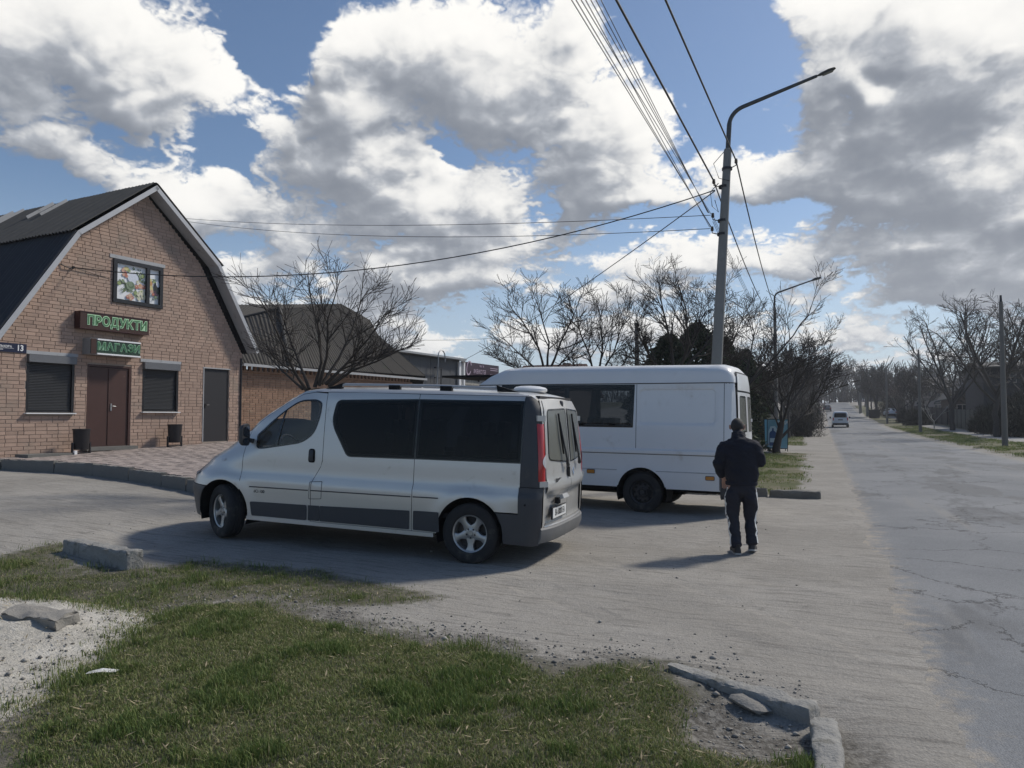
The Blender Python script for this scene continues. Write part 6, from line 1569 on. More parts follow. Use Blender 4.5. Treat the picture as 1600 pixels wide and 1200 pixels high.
    mb = MB(); mb.box((1.93, 0, 1.05), (.03, 1.66, 1.5)); mb.box((2.5, 0, .55), (1.2, 1.66, .05)); mb.build('bulkhead', MAT['seat'], cab)
    mb = MB(); mb.box((3.12, 0, .98), (.42, 1.62, .34), (0, .25, 0)); mb.box((2.98, .42, 1.13), (.24, .36, .10), (0, .3, 0)); mb.build('dashboard', MAT['dark_plastic'], cab)
    for y in (.45, -.2, -.58):
        mb = MB(); mb.box((2.40, y, .80), (.48, .44, .16)); mb.box((2.14, y, 1.12), (.13, .44, .62), (0, -.16, 0), taper=.85); mb.box((2.07, y, 1.52), (.09, .24, .18), (0, -.12, 0)); mb.build('seat', MAT['seat'], cab)
    for u in (1.2, .25):
        for y in (.56, .02, -.56): mb = MB(); mb.box((u + .25, y, .80), (.46, .44, .14)); mb.box((u, y, 1.12), (.13, .44, .62), (0, -.16, 0), taper=.85); mb.box((u - .08, y, 1.50), (.09, .26, .17), (0, -.12, 0)); mb.build('seat', MAT['seat'], cab)
    mb = MB(); mb.box((.6, 0, .5), (2.7, 1.66, .05)); mb.box((.6, 0, 1.90), (2.6, 1.3, .03)); mb.build('lining', MAT['seat'], cab)
    mb = MB(); c = Vector((2.78, .45, 1.17)); rim = []
    for k in range(25): a = 2 * math.pi * k / 24; v = Vector((0, math.cos(a) * .19, math.sin(a) * .19)); rim.append(c + Euler((0, R(32), 0)).to_matrix() @ v)
    mb.tube(rim, .015, 6); mb.bar(rim[0], rim[12], .03, .02); mb.bar(c, rim[18], .04, .02); mb.tube([c, (3.02, .45, 1.05)], .03, 6); mb.build('steering_wheel', MAT['black'], cab)
    return root
# ---- the white high roofed van ---------------------------------------------
def build_white_van():
    root = thing('white_van', 'long white high roofed panel van parked behind the silver van', 'van', (-2.878, 13.632, -.01), rot=(0, -.010, R(177)))
    top = [(-1.60, .6), (-1.58, 1.4), (-1.55, 2.0), (-1.53, 2.22), (-1.50, 2.42), (-1.44, 2.50), (-1.30, 2.54), (0, 2.56), (2.4, 2.57), (2.75, 2.54), (3.05, 2.42), (3.40, 2.20), (3.75, 1.82), (4.05, 1.46), (4.2, 1.32), (4.6, 1.15), (4.80, .95), (4.86, .75)]
    T = [(.2, .91), (.42, .93), (.70, .950), (.735, .950), (.745, .938), (1.02, .938), (1.035, .966), (1.09, .966), (1.115, .936), (1.48, .922), (2.24, .868), (2.6, .835)]
    zs = [.3, .8, 1.4, 2.0, 2.25, 2.45, 2.6]; ur = [-1.60, -1.61, -1.60, -1.575, -1.56, -1.53, -1.45]
    A0, A1 = (0, .36), (4.025, .36); AR = .445
    sh = Shell(top, T, list(zip(zs, ur)), [(.2, 4.78), (.7, 4.85), (1.0, 4.74), (1.2, 4.45), (1.4, 4.1), (1.9, 3.68), (2.3, 3.25), (2.6, 2.6)], .15, .8, .45, .12, (A0, A1), .435, .010)
    W = MAT['white_paint']; S = sh.side(1)
    band = [(2.76, 1.482), (.155, 1.478), (.135, 2.235), (2.76, 2.242)]
    band = fillet(band, .02, 2); dwin = fillet([(2.98, 1.42), (3.62, 1.40), (3.50, 1.75), (3.22, 2.08), (2.98, 2.12)], .05, 4)
    panel = fillet([(.055, 2.15), (.055, 1.545), (-1.262, 1.545), (-1.262, 2.15)], .09, 6); pan2 = inset(panel, .016)
    def SS(u, z, o=0.0):
        d = float(sdist(pan2, np.array(u), np.array(z))) if -1.35 < u < .15 and 1.5 < z < 2.2 else -1
        return (u, sh.half(u, z) - .016 * float(smooth(np.array(d), -.02, .002)) + o, z)
    rear_edge = [(-1.595, .44), (-1.60, .8), (-1.59, 1.4), (-1.565, 2.0), (-1.55, 2.243)]
    zl = 2.243
    outer = rear_edge + [(3.30, zl), (3.42, 2.17), (3.75, 1.81), (4.05, 1.45), (4.2, 1.31), (4.6, 1.14), (4.78, .95), (4.83, .75), (4.80, .5), (4.46, .44)] + arc_pts(A1, AR, 10, 170, 18) + [(3.55, .44), (.46, .44)] + arc_pts(A0, AR, 10, 170, 18) + [(-.46, .44)]
    ln = [resample([(3.4, z), (-1.52, z)], .12, False) for z in (1.02, 1.04, 1.09, 1.115)]
    ln += [resample([(3.5, z), (.43, z)], .12, False) for z in (.735, .745)] + [resample([(-.30, z), (-1.5, z)], .12, False) for z in (.735, .745)]
    ln = ln[:4]
    rings = [resample(q, .06) for q in (panel, pan2)]; rings = [q + [q[0]] for q in rings]
    both('body_side', patch(resample(outer, .08), SS, .085, [band, dwin], ln + rings), W, root, 40)
    # high roof shell with a lip over the seam
    cap = [(-1.545, 2.258), (-1.53, 2.36), (-1.50, 2.44), (-1.44, 2.50), (-1.30, 2.54), (0, 2.56), (2.4, 2.57), (2.75, 2.54), (3.05, 2.42), (3.30, 2.26)]
    both('roof_side', patch(resample(cap, .06), sh.side(1, .018), .05, (), [resample([(-1.4, 2.40), (2.8, 2.40)], .15, False)]), W, root, 40)
    seam = MB()
    r_ = ribbon([(3.3, 2.25), (-1.53, 2.25)], .030, sh.side(1, -.004)); both('roof_seam', r_, MAT['dark_plastic'], root)
    lip = ribbon([(3.3, 2.268), (-1.53, 2.268)], .018, sh.side(1, .024)); both('roof_lip', lip, W, root)
    class Sh2:
        def half(s, u, z): return sh.half(u, z) + .018
    line = resample([(-1.545, 2.258), (-1.53, 2.36), (-1.50, 2.44), (-1.44, 2.50), (-1.30, 2.54), (0, 2.56), (2.4, 2.57), (2.75, 2.54), (3.05, 2.42), (3.38, 2.20)], .09, False)
    lofted_strip(line, Sh2(), lambda u, z: float(np.interp(u, [-1.6, -1.4, 0, 2.5, 3.4], [.05, .06, .05, .06, .10]))).build('roof', W, root, 50)
    ws = resample([(3.38, 2.20), (3.75, 1.81), (4.05, 1.45), (4.2, 1.31)], .08, False)
    lofted_strip(ws, sh, lambda u, z: .10).build('windscreen', MAT['tint_glass'], root, 50)
    lofted_strip(resample([(4.2, 1.31), (4.6, 1.14), (4.78, .95), (4.83, .75), (4.80, .5), (4.7, .40)], .08, False), sh, lambda u, z: .10).build('bonnet', W, root, 50)
    lofted_strip(resample([(4.845, .66), (4.83, .5), (4.74, .34)], .06, False), sh, lambda u, z: .13).build('front_bumper', MAT['clad_plastic'], root, 50)
    both('headlight', patch([(4.60, .98), (4.76, .93), (4.80, .76), (4.62, .78)], sh.side(1, .008), .05), MAT['clear_lens'], root)
    # glazing: one long dark band on each side, real openings behind it
    mid = 1.42
    both('side_window', patch(resample([(2.76, 1.482), (mid + .006, 1.480), (mid + .006, 2.238), (2.76, 2.242)], .12), sh.side(1, .004), .12), MAT['bus_glass'], root, 60)
    both('side_window', patch(resample([(mid - .006, 1.480), (.155, 1.478), (.135, 2.235), (mid - .006, 2.238)], .12), sh.side(1, .004), .12), MAT['bus_glass'], root, 60)
    both('window_frame', ring_patch(resample(band, .1), .05, sh.side(1, -.006)), MAT['black_gloss'], root)
    both('window_pillar', ribbon([(mid, 1.48), (mid, 2.24)], .09, sh.side(1, -.010)), MAT['black_gloss'], root)
    both('door_window', patch(resample(dwin, .08), sh.side(1, .003), .1), MAT['tint_glass'], root, 60)
    g = MB()
    for l in ([(2.90, .46), (2.90, 2.2)], [(3.60, .46), (3.75, 1.0), (3.78, 1.38)]): r_ = ribbon(l, .010, sh.side(1, .0015)); g.add(r_.v, r_.f)
    for nm, l in (('seam_and_shade_line', [(1.42, .46), (1.42, 1.47)]), ('seam_and_shade_line', [(.10, 1.12), (.10, 2.24)]), ('seam_and_shade_line', [(-1.40, .74), (-1.40, 2.24)]), ('seam_and_shade_line', [(3.4, 1.022), (-1.5, 1.022)]), ('door_seam', [(2.90, .46), (2.90, 2.2)]), ('door_seam', [(3.60, .82), (3.74, 1.0), (3.78, 1.38)]), ('seam_and_shade_line', [(-1.33, .46), (-1.33, .73)])): both(nm, ribbon(l, .008, sh.side(1, .0015)), MAT['black'], root)  # long horizontal black ribbon is painted shade under the rail; the others are seams
    both('fold_line', ribbon([(3.5, .735), (.44, .735)], .012, sh.side(1, .001)), MAT['soffit'], root); both('fold_line', ribbon([(-.26, .735), (-1.50, .735)], .012, sh.side(1, .001)), MAT['soffit'], root)
    for u, z in ((.918, .688), (-1.175, .655)):
        q = fillet([(u - .068, z - .028), (u + .068, z - .028), (u + .068, z + .028), (u - .068, z + .028)], .012, 3)
        both('side_marker', patch(resample(q, .04), sh.side(1, .014), .04), MAT['amber_lens'], root); both('marker_rim', ring_patch(resample(q, .04), -.010, sh.side(1, .006)), MAT['dark_plastic'], root)
    both('fuel_flap', ring_patch(fillet([(2.35, .98), (2.35, .80), (2.53, .80), (2.53, .98)], .02, 3), .006, sh.side(1, .002)), MAT['dark_plastic'], root)
    both('wheel_arch_edge', ribbon(arc_pts(A0, AR - .004, 14, 166, 18), .022, sh.side(1, .004)), W, root)
    for a in (A0, A1): wheel_well(root, a, AR + .004, sh, .42)
    for u in (0, 4.025):
        for sg in (1, -1): wheel_at(root, u, sg * .80, .352, 'steel', 0, .352)
    # cabin inside: dark floor, far seats
    cab = obj('cabin_interior', None, root)
    mb = MB(); mb.box((1.6, 0, .70), (6.1, 1.76, .06)); mb.box((3.0, 0, 1.3), (.04, 1.7, 1.2)); mb.box((-.1, 0, 1.5), (.05, 1.72, 1.6)); mb.box((1.5, 0, 2.44), (5.4, 1.4, .04)); mb.build('lining', MAT['black'], cab)
    st = MB().box((0, 0, .20), (.46, .44, .16)).box((-.22, 0, .56), (.13, .44, .66), (0, -.15, 0), taper=.85).mesh('seat', MAT['seat'])
    for u in (.45, 1.25, 2.05):
        for y in (-.62, .05, .62): o = obj('seat', st, cab); o.location = (u, y, .75)
    # rear face
    def rear(y, z, off=0.0): return (float(np.interp(z, zs, ur)) - .045 * (1 - min(1, abs(y) / .8) ** 2.2) - off, y, z)
    hw = lambda z: float(np.interp(z, [.4, 1.5, 2.2, 2.45], [.785, .775, .715, .64]))
    back = [(-hw(z), z) for z in np.linspace(.46, 2.45, 14)] + [(hw(z), z) for z in np.linspace(2.45, .46, 14)]
    patch(resample(back, .07), lambda y, z: rear(y, z, -.015), .09).build('door_frame', MAT['dark_plastic'], root, 60)
    for sg in (1, -1):
        d = obj('rear_door', None, root); lo, hi = .50, 2.10
        poly = [(sg * .006, lo), (sg * .006, hi)] + [(sg * (hw(z) - .014), z) for z in np.linspace(hi, lo, 10)]
        win = fillet([(sg * .10, 1.42), (sg * (hw(1.42) - .14), 1.42), (sg * (hw(2.02) - .13), 2.04), (sg * .10, 2.04)], .06, 4)
        f = lambda y, z: rear(y, z, .008)
        patch(resample(poly, .08), f, .08, [win]).build('door_panel', W, d, 45)
        patch(resample(win, .08), lambda y, z: rear(y, z, .004), .09).build('door_glass', MAT['rear_glass'], d, 60)
        ring_patch(resample(win, .06), .018, lambda y, z: rear(y, z, .011)).build('glass_seal', MAT['black_gloss'], d)
        for z in (1.62, .85): mb = MB(); p = rear(sg * (hw(z) - .005), z, .0); mb.box((p[0] + .02, p[1], z), (.085, .07, .055)); mb.build('door_hinge', W, d)
        mb = MB(); vs = []
        for z in np.linspace(.80, 1.28, 8):
            c0 = float(np.interp(z, zs, ur)) + .15; Yz = sh.half(c0 + .05, z)
            for k in range(6): a = R(62 + 24 * k / 5); vs.append((c0 - .158 * math.sin(a), sg * (Yz - .15 + .158 * math.cos(a)), z))
        mb.add(vs, [(i * 6 + j, i * 6 + j + 1, i * 6 + 7 + j, i * 6 + 6 + j) for i in range(7) for j in range(5)]); mb.build('tail_lamp', MAT['red_lens'], root, 60)
    up = [(-hw(z) + .03, z) for z in np.linspace(2.13, 2.42, 6)] + [(hw(z) - .03, z) for z in np.linspace(2.42, 2.13, 6)]
    patch(resample(up, .07), lambda y, z: rear(y, z, .008), .08).build('upper_panel', W, root, 45)
    mb = MB(); vs = []
    for y in np.linspace(-.88, .88, 13):
        x = -1.60 - .07 * (1 - (abs(y) / .9) ** 4); vs += [(-1.34, y, .50), (x, y, .50), (x, y, .36), (-1.34, y, .30)]
    mb.add(vs, [(i * 4 + j, i * 4 + (j + 1) % 4, i * 4 + 4 + (j + 1) % 4, i * 4 + 4 + j) for i in range(12) for j in range(4)] + [(0, 1, 2, 3), (51, 50, 49, 48)]); mb.build('rear_bumper', MAT['dark_plastic'], root, 35)
    both('bumper_corner', patch([(-1.34, .72), (-1.34, .33), (-1.58, .34), (-1.605, .50), (-1.605, .60)], sh.side(1, .012), .04), MAT['clad_plastic'], root)
    mb = MB(); mb.box((1.7, 0, .40), (2.3, 1.6, .06)); mb.box((-1.0, 0, .42), (.9, 1.5, .06)); mb.tube([(-.1, -.85, .35), (-.1, .85, .35)], .07, 8); mb.box((1.5, 0, .30), (3.0, .12, .12)); mb.box((-.6, .5, .42), (1.6, .1, .12)); mb.build('underbody', MAT['black'], root)
    return root

# ---- far traffic ------------------------------------------------------------
def build_far_cars():
    def car(name, label, loc, rz, L, Wd, H, paint, roofz):
        root = thing(name, label, 'car' if 'car' in name else 'van', loc, rz); h = Wd / 2
        if roofz == 'van':
            top = [(0, .55), (.03, 1.1), (.10, 1.75), (.25, 1.90), (1, H), (3.0, H - .02), (3.45, 1.75), (4.05, 1.22), (4.65, 1.05), (L - .1, .85), (L, .6)]
        else:
            top = [(0, .5), (.05, .85), (.12, .95), (.55, 1.0), (1.15, H), (2.2, H), (2.95, 1.0), (L - .5, .85), (L - .05, .65), (L, .5)]
        T = [(.2, h - .04), (.5, h), (.95, h - .01), (1.2, h - .06), (H, h - .16)]
        a0, a1 = (.95, .32), (.95 + L * .61, .32); sh = Shell(top, T, [(.2, .0), (.8, .0), (H, .18)], [(.2, L), (.8, L - .02), (H, L - 1.4)], .12, .6, .3, .12)
        out = [p for p in top] + [(L - .05, .3)] + arc_pts(a1, .38, 0, 180, 8) + arc_pts(a0, .38, 0, 180, 8) + [(.05, .3)]
        both('body_side', patch(resample(out, .2), sh.side(1), .22), paint, root)
        lofted_strip(resample(top, .15, False), sh, lambda u, z: .04, 6).build('body', paint, root, 45)
        lofted_strip(resample([(.02, .62), (.0, .5), (.05, .28)], .1, False), sh, lambda u, z: .05, 6).build('bumper', MAT['clad_plastic'], root)
        def rr(y, z, o=.01): return (float(np.interp(z, [p[1] for p in top[:4]], [p[0] for p in top[:4]])) - .045 - o, y, z)
        if roofz == 'van':
            patch(fillet([(-.70, 1.22), (.70, 1.22), (.62, 1.74), (-.62, 1.74)], .06, 3), lambda y, z: rr(y, z), .3).build('rear_window', MAT['tint_glass'], root)
            patch(fillet([(-.26, .88), (.26, .88), (.26, .99), (-.26, .99)], .01, 2), lambda y, z: rr(y, z, .015), .3).build('number_plate', MAT['plate_navy'] if False else MAT['house_glass'], root)
            both('tail_light', patch([(.72, .85), (.86, .85), (.84, 1.22), (.72, 1.22)], lambda y, z: (rr(0, z, -.01)[0], y, z), .3), MAT['red_lens'], root)
            both('side_window', patch([(.45, 1.2), (3.2, 1.2), (2.95, 1.72), (.5, 1.74)], sh.side(1, .008), .4), MAT['tint_glass'], root)
            for sg in (1, -1): mb = MB(); mb.box((3.45, sg * 1.08, 1.22), (.12, .2, .22)); mb.build('wing_mirror', MAT['dark_plastic'], root)
        else:
            mb = MB(); mb.add([(.60, -.6, 1.02), (.60, .6, 1.02), (1.08, .52, H - .06), (1.08, -.52, H - .06)], [(0, 1, 2, 3)]); mb.v = [(x - .03, y, z + .035) for x, y, z in mb.v]; mb.build('rear_window', MAT['tint_glass'], root)
            both('side_window', patch([(.75, 1.0), (2.75, 1.0), (2.15, H - .1), (1.2, H - .1)], sh.side(1, .008), .4), MAT['tint_glass'], root)
            both('tail_light', patch([(.5, .68), (.78, .68), (.78, .84), (.5, .84)], lambda y, z: (rr(0, z, .0)[0], y, z), .3), MAT['red_lens'], root)
        for u, z in (a0, a1):
            for sg in (1, -1):
                w = obj('wheel', None, root); w.location = (u, sg * (h - .11), .32); w.rotation_euler = (0, 0, 0 if sg > 0 else math.pi); mb = MB(); mb.lathe([(.2, -.1), (.32, -.1), (.32, .1), (.2, .1)], 16, axis='Y'); mb.build('tyre', MAT['rubber'], w); mb = MB(); mb.lathe([(0, .06), (.2, .08)], 12, axis='Y'); mb.build('rim', MAT['alloy'], w)
        return root
    gz1 = lambda x, y: float(gz(x, y)) + .03
    car('white_minivan', 'white minivan driving away along the street in the distance', (1.95, 96.5, gz1(2, 96)), R(90), 4.9, 1.90, 1.94, MAT['car_white'], 'van')
    car('dark_car', 'small dark saloon car far up the street beyond the white minivan', (.95, 176, gz1(1, 176)), R(90), 4.3, 1.72, 1.42, MAT['car_dark'], 'sal')
    for i, (px, d, lab, m) in enumerate(((1331, 262, 'white parked car far off beyond the right verge, left of the poles', 'car_white'), (1344, 250, 'second white parked car far off behind the paired poles', 'car_white'), (1379, 146, 'pale car parked under the leaning tree on the right side', 'car_white'))):
        r_ = ray(px, 640); x = r_.x / r_.y * d
        car('parked_car', lab, (x + 1.5, d, float(gz(x, d))), R(84 + 6 * i), 4.3, 1.72, 1.45, MAT[m], 'sal')['group'] = 'cars parked far off on the right'
# ---------------------------------------------------------------- trees
class Grower:
    def __init__(s, seed): s.r = random.Random(seed); s.lines = []
    def perp(s, d):
        v = Vector((s.r.gauss(0, 1), s.r.gauss(0, 1), s.r.gauss(0, 1))); v = v - d * v.dot(d); return v.normalized()
    def branch(s, p, d, L, r0, lvl, P, r1=None):
        n = max(2, min(9, int(L / P['seg'][min(lvl, len(P['seg']) - 1)]))); pts = [Vector(p)]; rad = [r0]; d = Vector(d).normalized(); r1 = r1 or max(r0 * .32, P['rmin'])
        wob = P['wob']; up = P['up'][min(lvl, len(P['up']) - 1)]; dirs = [d.copy()]
        for i in range(n):
            d = (d + s.perp(d) * wob * s.r.random() + Vector((0, 0, up)) * (1.0 / n)).normalized()
            pts.append(pts[-1] + d * (L / n)); t = (i + 1) / n; rad.append(r0 + (r1 - r0) * t ** .8); dirs.append(d.copy())
        s.lines.append((pts, rad, lvl)); s.kids(pts, rad, dirs, L, lvl, P)
    def limb(s, pts, r0, r1, P, lvl=0):
        """a main limb along given points"""
        q = [Vector(p) for p in pts]; out = [q[0]]
        for a, b in zip(q, q[1:]):
            k = max(1, int((b - a).length / .45))
            for i in range(k): out.append(a.lerp(b, (i + 1) / k) + Vector((s.r.gauss(0, .02), s.r.gauss(0, .02), s.r.gauss(0, .02))) * (b - a).length)
        n = len(out) - 1; rad = [r0 + (r1 - r0) * (i / n) ** .8 for i in range(n + 1)]; dirs = [(out[min(i + 1, n)] - out[max(i - 1, 0)]).normalized() for i in range(n + 1)]
        L = sum((b - a).length for a, b in zip(out, out[1:])); s.lines.append((out, rad, lvl)); s.kids(out, rad, dirs, L, lvl, P)
    def kids(s, pts, rad, dirs, L, lvl, P):
        if lvl >= P['levels']: return
        n = len(pts) - 1; cnt = P['kids'][lvl]; cnt = max(1, int(cnt * s.r.uniform(.75, 1.25) + .5)); t0 = P['t0'][lvl]
        for k in range(cnt):
            t = t0 + (1 - t0) * ((k + s.r.random()) / cnt); f = t * n; i = min(int(f), n - 1); f -= i
            p = pts[i].lerp(pts[i + 1], f); rr = rad[i] + (rad[i + 1] - rad[i]) * f; d = dirs[i]
            a = R(s.r.uniform(*P['ang'])); q = s.perp(d); nd = d * math.cos(a) + q * math.sin(a)
            if nd.z < P.get('zmin', -.15): nd.z = abs(nd.z) * .4
            Lk = L * P['ratio'][lvl] * s.r.uniform(.55, 1.25) * (1.15 - .55 * t); Lk = max(Lk, P['lmin']); Lk = min(Lk, P.get('lmax', 99))
            s.branch(p, nd, Lk, min(rr * .72, P['rk'][lvl]), lvl + 1, P)
        if lvl + 1 <= P['levels']: pass
    def meshes(s, split, mt, mc, parent, nsides=(8, 6, 5, 4, 3, 3)):
        a, b = MB(), MB()
        for pts, rad, lvl in s.lines: (a if lvl <= split else b).tube(pts, rad, nsides[min(lvl, 5)], caps=False)
        me = tube_mesh('trunk', a, mt); obj('trunk', me, parent); obj('crown', tube_mesh('crown', b, mc), parent)

def tube_mesh(name, mb, m):
    q = np.array(mb.f, np.int32); me = mesh_np(name, np.array([tuple(v) for v in mb.v], np.float32), q, None, [m]); return me

FRUIT = dict(levels=3, kids=(9, 5, 4), ratio=(.40, .58, .62), t0=(.22, .12, .12, .15), ang=(22, 56), seg=(.5, .4, .35, .3), up=(.30, .34, .30, .2), wob=.11, rmin=.0042, rk=(.026, .012, .0065), lmin=.30, lmax=1.9, zmin=-.1)

SH = .85

def fruit_tree(name, label, base, limbs, seed, group=None, scale=1.0, P=None, split=1, trunk=None, spread=.9):
    """limbs: lists of (photo x, photo y, depth offset) traced at the tree's own distance, turned into points around its trunk"""
    P = dict(FRUIT, **(P or {})); g = Grower(seed); t = thing(name, label, 'tree', base, 0, group); b = Vector(base)
    depth = (b - Vector((0, 0, EYE))).dot(_fw); k = max(1, depth / 15); P['rmin'] *= k ** .8; P['rk'] = tuple(q * k ** .4 for q in P['rk'])
    def pt(x, y, dz=0):
        d = ray(x, y); q = Vector((0, 0, EYE)) + d * (depth + dz * spread) - b; return Vector((q.x * SH, q.y * SH, q.z if q.z < 2 else 2 + (q.z - 2) * SH))
    if trunk: g.limb([(0, 0, -.15)] + [pt(*q) for q in trunk[0]], trunk[1], trunk[2], dict(P, levels=-1), 0)
    for pts, r0, r1 in limbs: g.limb([pt(*q) for q in pts], r0 * .66, r1 * .55, P, 0)
    g.meshes(split, MAT['bark'], MAT['twig'], t)
    return t

def wild_tree(name, label, base, H, seed, group=None, trunk_r=.2, spread=1.0, P=None, mats_=('bark_far', 'bark_far'), lean=(0, 0), fork=.3, limbs=6, split=1):
    Q = dict(levels=3, kids=(8, 6, 4), ratio=(.44, .52, .58), t0=(.25, .15, .1), ang=(25, 65), seg=(.9, .6, .45, .3), up=(.3, .25, .2, .1), wob=.15, rmin=.010, rk=(.07, .03, .016), lmin=.3, zmin=-.1); Q.update(P or {})
    g = Grower(seed); r = g.r; t = thing(name, label, 'tree', base, 0, group); top = Vector((lean[0] * H * fork, lean[1] * H * fork, H * fork))
    g.limb([(0, 0, -.2), tuple(top * .5 + Vector((r.uniform(-.1, .1), r.uniform(-.1, .1), 0))), tuple(top)], trunk_r, trunk_r * .7, dict(Q, levels=-1), 0)
    for k in range(limbs):
        a = 2 * math.pi * k / limbs + r.uniform(-.5, .5); tl = R(r.uniform(12, 58)) * spread; d = Vector((math.cos(a) * math.sin(tl), math.sin(a) * math.sin(tl), math.cos(tl))) + Vector((lean[0] * .6, lean[1] * .6, 0))
        st = top * r.uniform(.72, 1.0); g.branch(st, d, H * (1 - fork) * r.uniform(.75, 1.05), trunk_r * r.uniform(.38, .6), 0, Q)
    g.meshes(split, MAT[mats_[0]], MAT[mats_[1]], t, (7, 5, 4, 3, 3, 3)); return t

def conifer(name, label, base, H, W, seed, group=None):
    """dense evergreen: whorls of drooping boughs carrying many small sprays"""
    r = np.random.default_rng(seed); t = thing(name, label, 'tree', base, 0, group)
    mb = MB(); mb.tube([(0, 0, -.2), (0, 0, H * .5), (0, 0, H * .97)], [.12, .07, .015], 6); mb.build('trunk', MAT['bark'], t)
    N = 7000; q = r.random(N) ** .75; z = H * (.03 + .95 * q); rad = W * (1 - q) ** .62 * (.55 + .5 * r.random(N) ** .5) + .04; a = r.uniform(0, 2 * np.pi, N)
    lump = 1 + .34 * np.sin(a * 3 + z * 2.3 + seed) * np.sin(z * 3.1 + a) + .22 * np.sin(z * 9 + a * 5); rad = rad * lump
    p = np.stack([np.cos(a) * rad, np.sin(a) * rad, z - rad * .25], -1); s = .09 + .13 * r.random(N)
    d = np.stack([np.cos(a), np.sin(a), r.uniform(-.5, .5, N)], -1) + r.normal(0, .5, (N, 3)); d /= np.linalg.norm(d, axis=1)[:, None]; e = np.cross(d, r.normal(0, 1, (N, 3))); e /= np.linalg.norm(e, axis=1)[:, None]
    co = np.stack([p - e * s[:, None] * .4, p + d * s[:, None] * 1.2, p + e * s[:, None] * .4, p - d * s[:, None] * .5], 1)
    c = np.array([.040, .054, .030]) * r.uniform(.5, 1.7, (N, 1)); col = np.repeat(c[:, None], 4, 1)
    me = mesh_np('crown', co.reshape(-1, 3), np.arange(N)[:, None] * 4 + np.arange(4)[None], None, [MAT['needle_tint']], col.reshape(-1, 3)); obj('crown', me, t); return t

def bush(name, label, base, size, seed, N=2500, leaf=.12, colr=(.030, .032, .024), cat='bush', group=None, twigs=True):
    r = np.random.default_rng(seed); t = thing(name, label, cat, base, 0, group)
    u = r.normal(0, 1, (N, 3)); u /= np.linalg.norm(u, axis=1)[:, None]; k = r.random(N) ** .4; p = u * k[:, None] * np.array(size) * (1 + .35 * np.sin(u[:, :1] * 5 + seed) * np.cos(u[:, 1:2] * 4)); p[:, 2] = np.abs(p[:, 2]) * 1.0
    d = r.normal(0, 1, (N, 3)); d /= np.linalg.norm(d, axis=1)[:, None]; e = np.cross(d, r.normal(0, 1, (N, 3))); e /= np.linalg.norm(e, axis=1)[:, None]; s = leaf * r.uniform(.5, 1.4, (N, 1))
    d[:, 2] = np.abs(d[:, 2]) + .3; co = np.stack([p - e * s * .09, p + d * s * 2.2, p + e * s * .09, p - d * s * 1.2], 1); col = np.repeat((np.array(colr) * r.uniform(.4, 1.7, (N, 1)))[:, None], 4, 1)
    obj('foliage', mesh_np('foliage', co.reshape(-1, 3), np.arange(N)[:, None] * 4 + np.arange(4)[None], None, [MAT['needle_tint']], col.reshape(-1, 3)), t)
    mb = MB(); rr = random.Random(seed)
    for _ in range(14):
        a = rr.uniform(0, 6.28); q = rr.uniform(.2, .9); mb.tube([(0, 0, -.1), (math.cos(a) * size[0] * q * .5, math.sin(a) * size[1] * q * .5, size[2] * .5), (math.cos(a) * size[0] * q, math.sin(a) * size[1] * q, size[2] * rr.uniform(.8, 1.1))], [.04, .025, .008], 4, False)
    mb.build('stem', MAT['bark_far'], t); return t

def ang_x(px, y, zref=645):
    r_ = ray(px, zref); return r_.x / r_.y * y

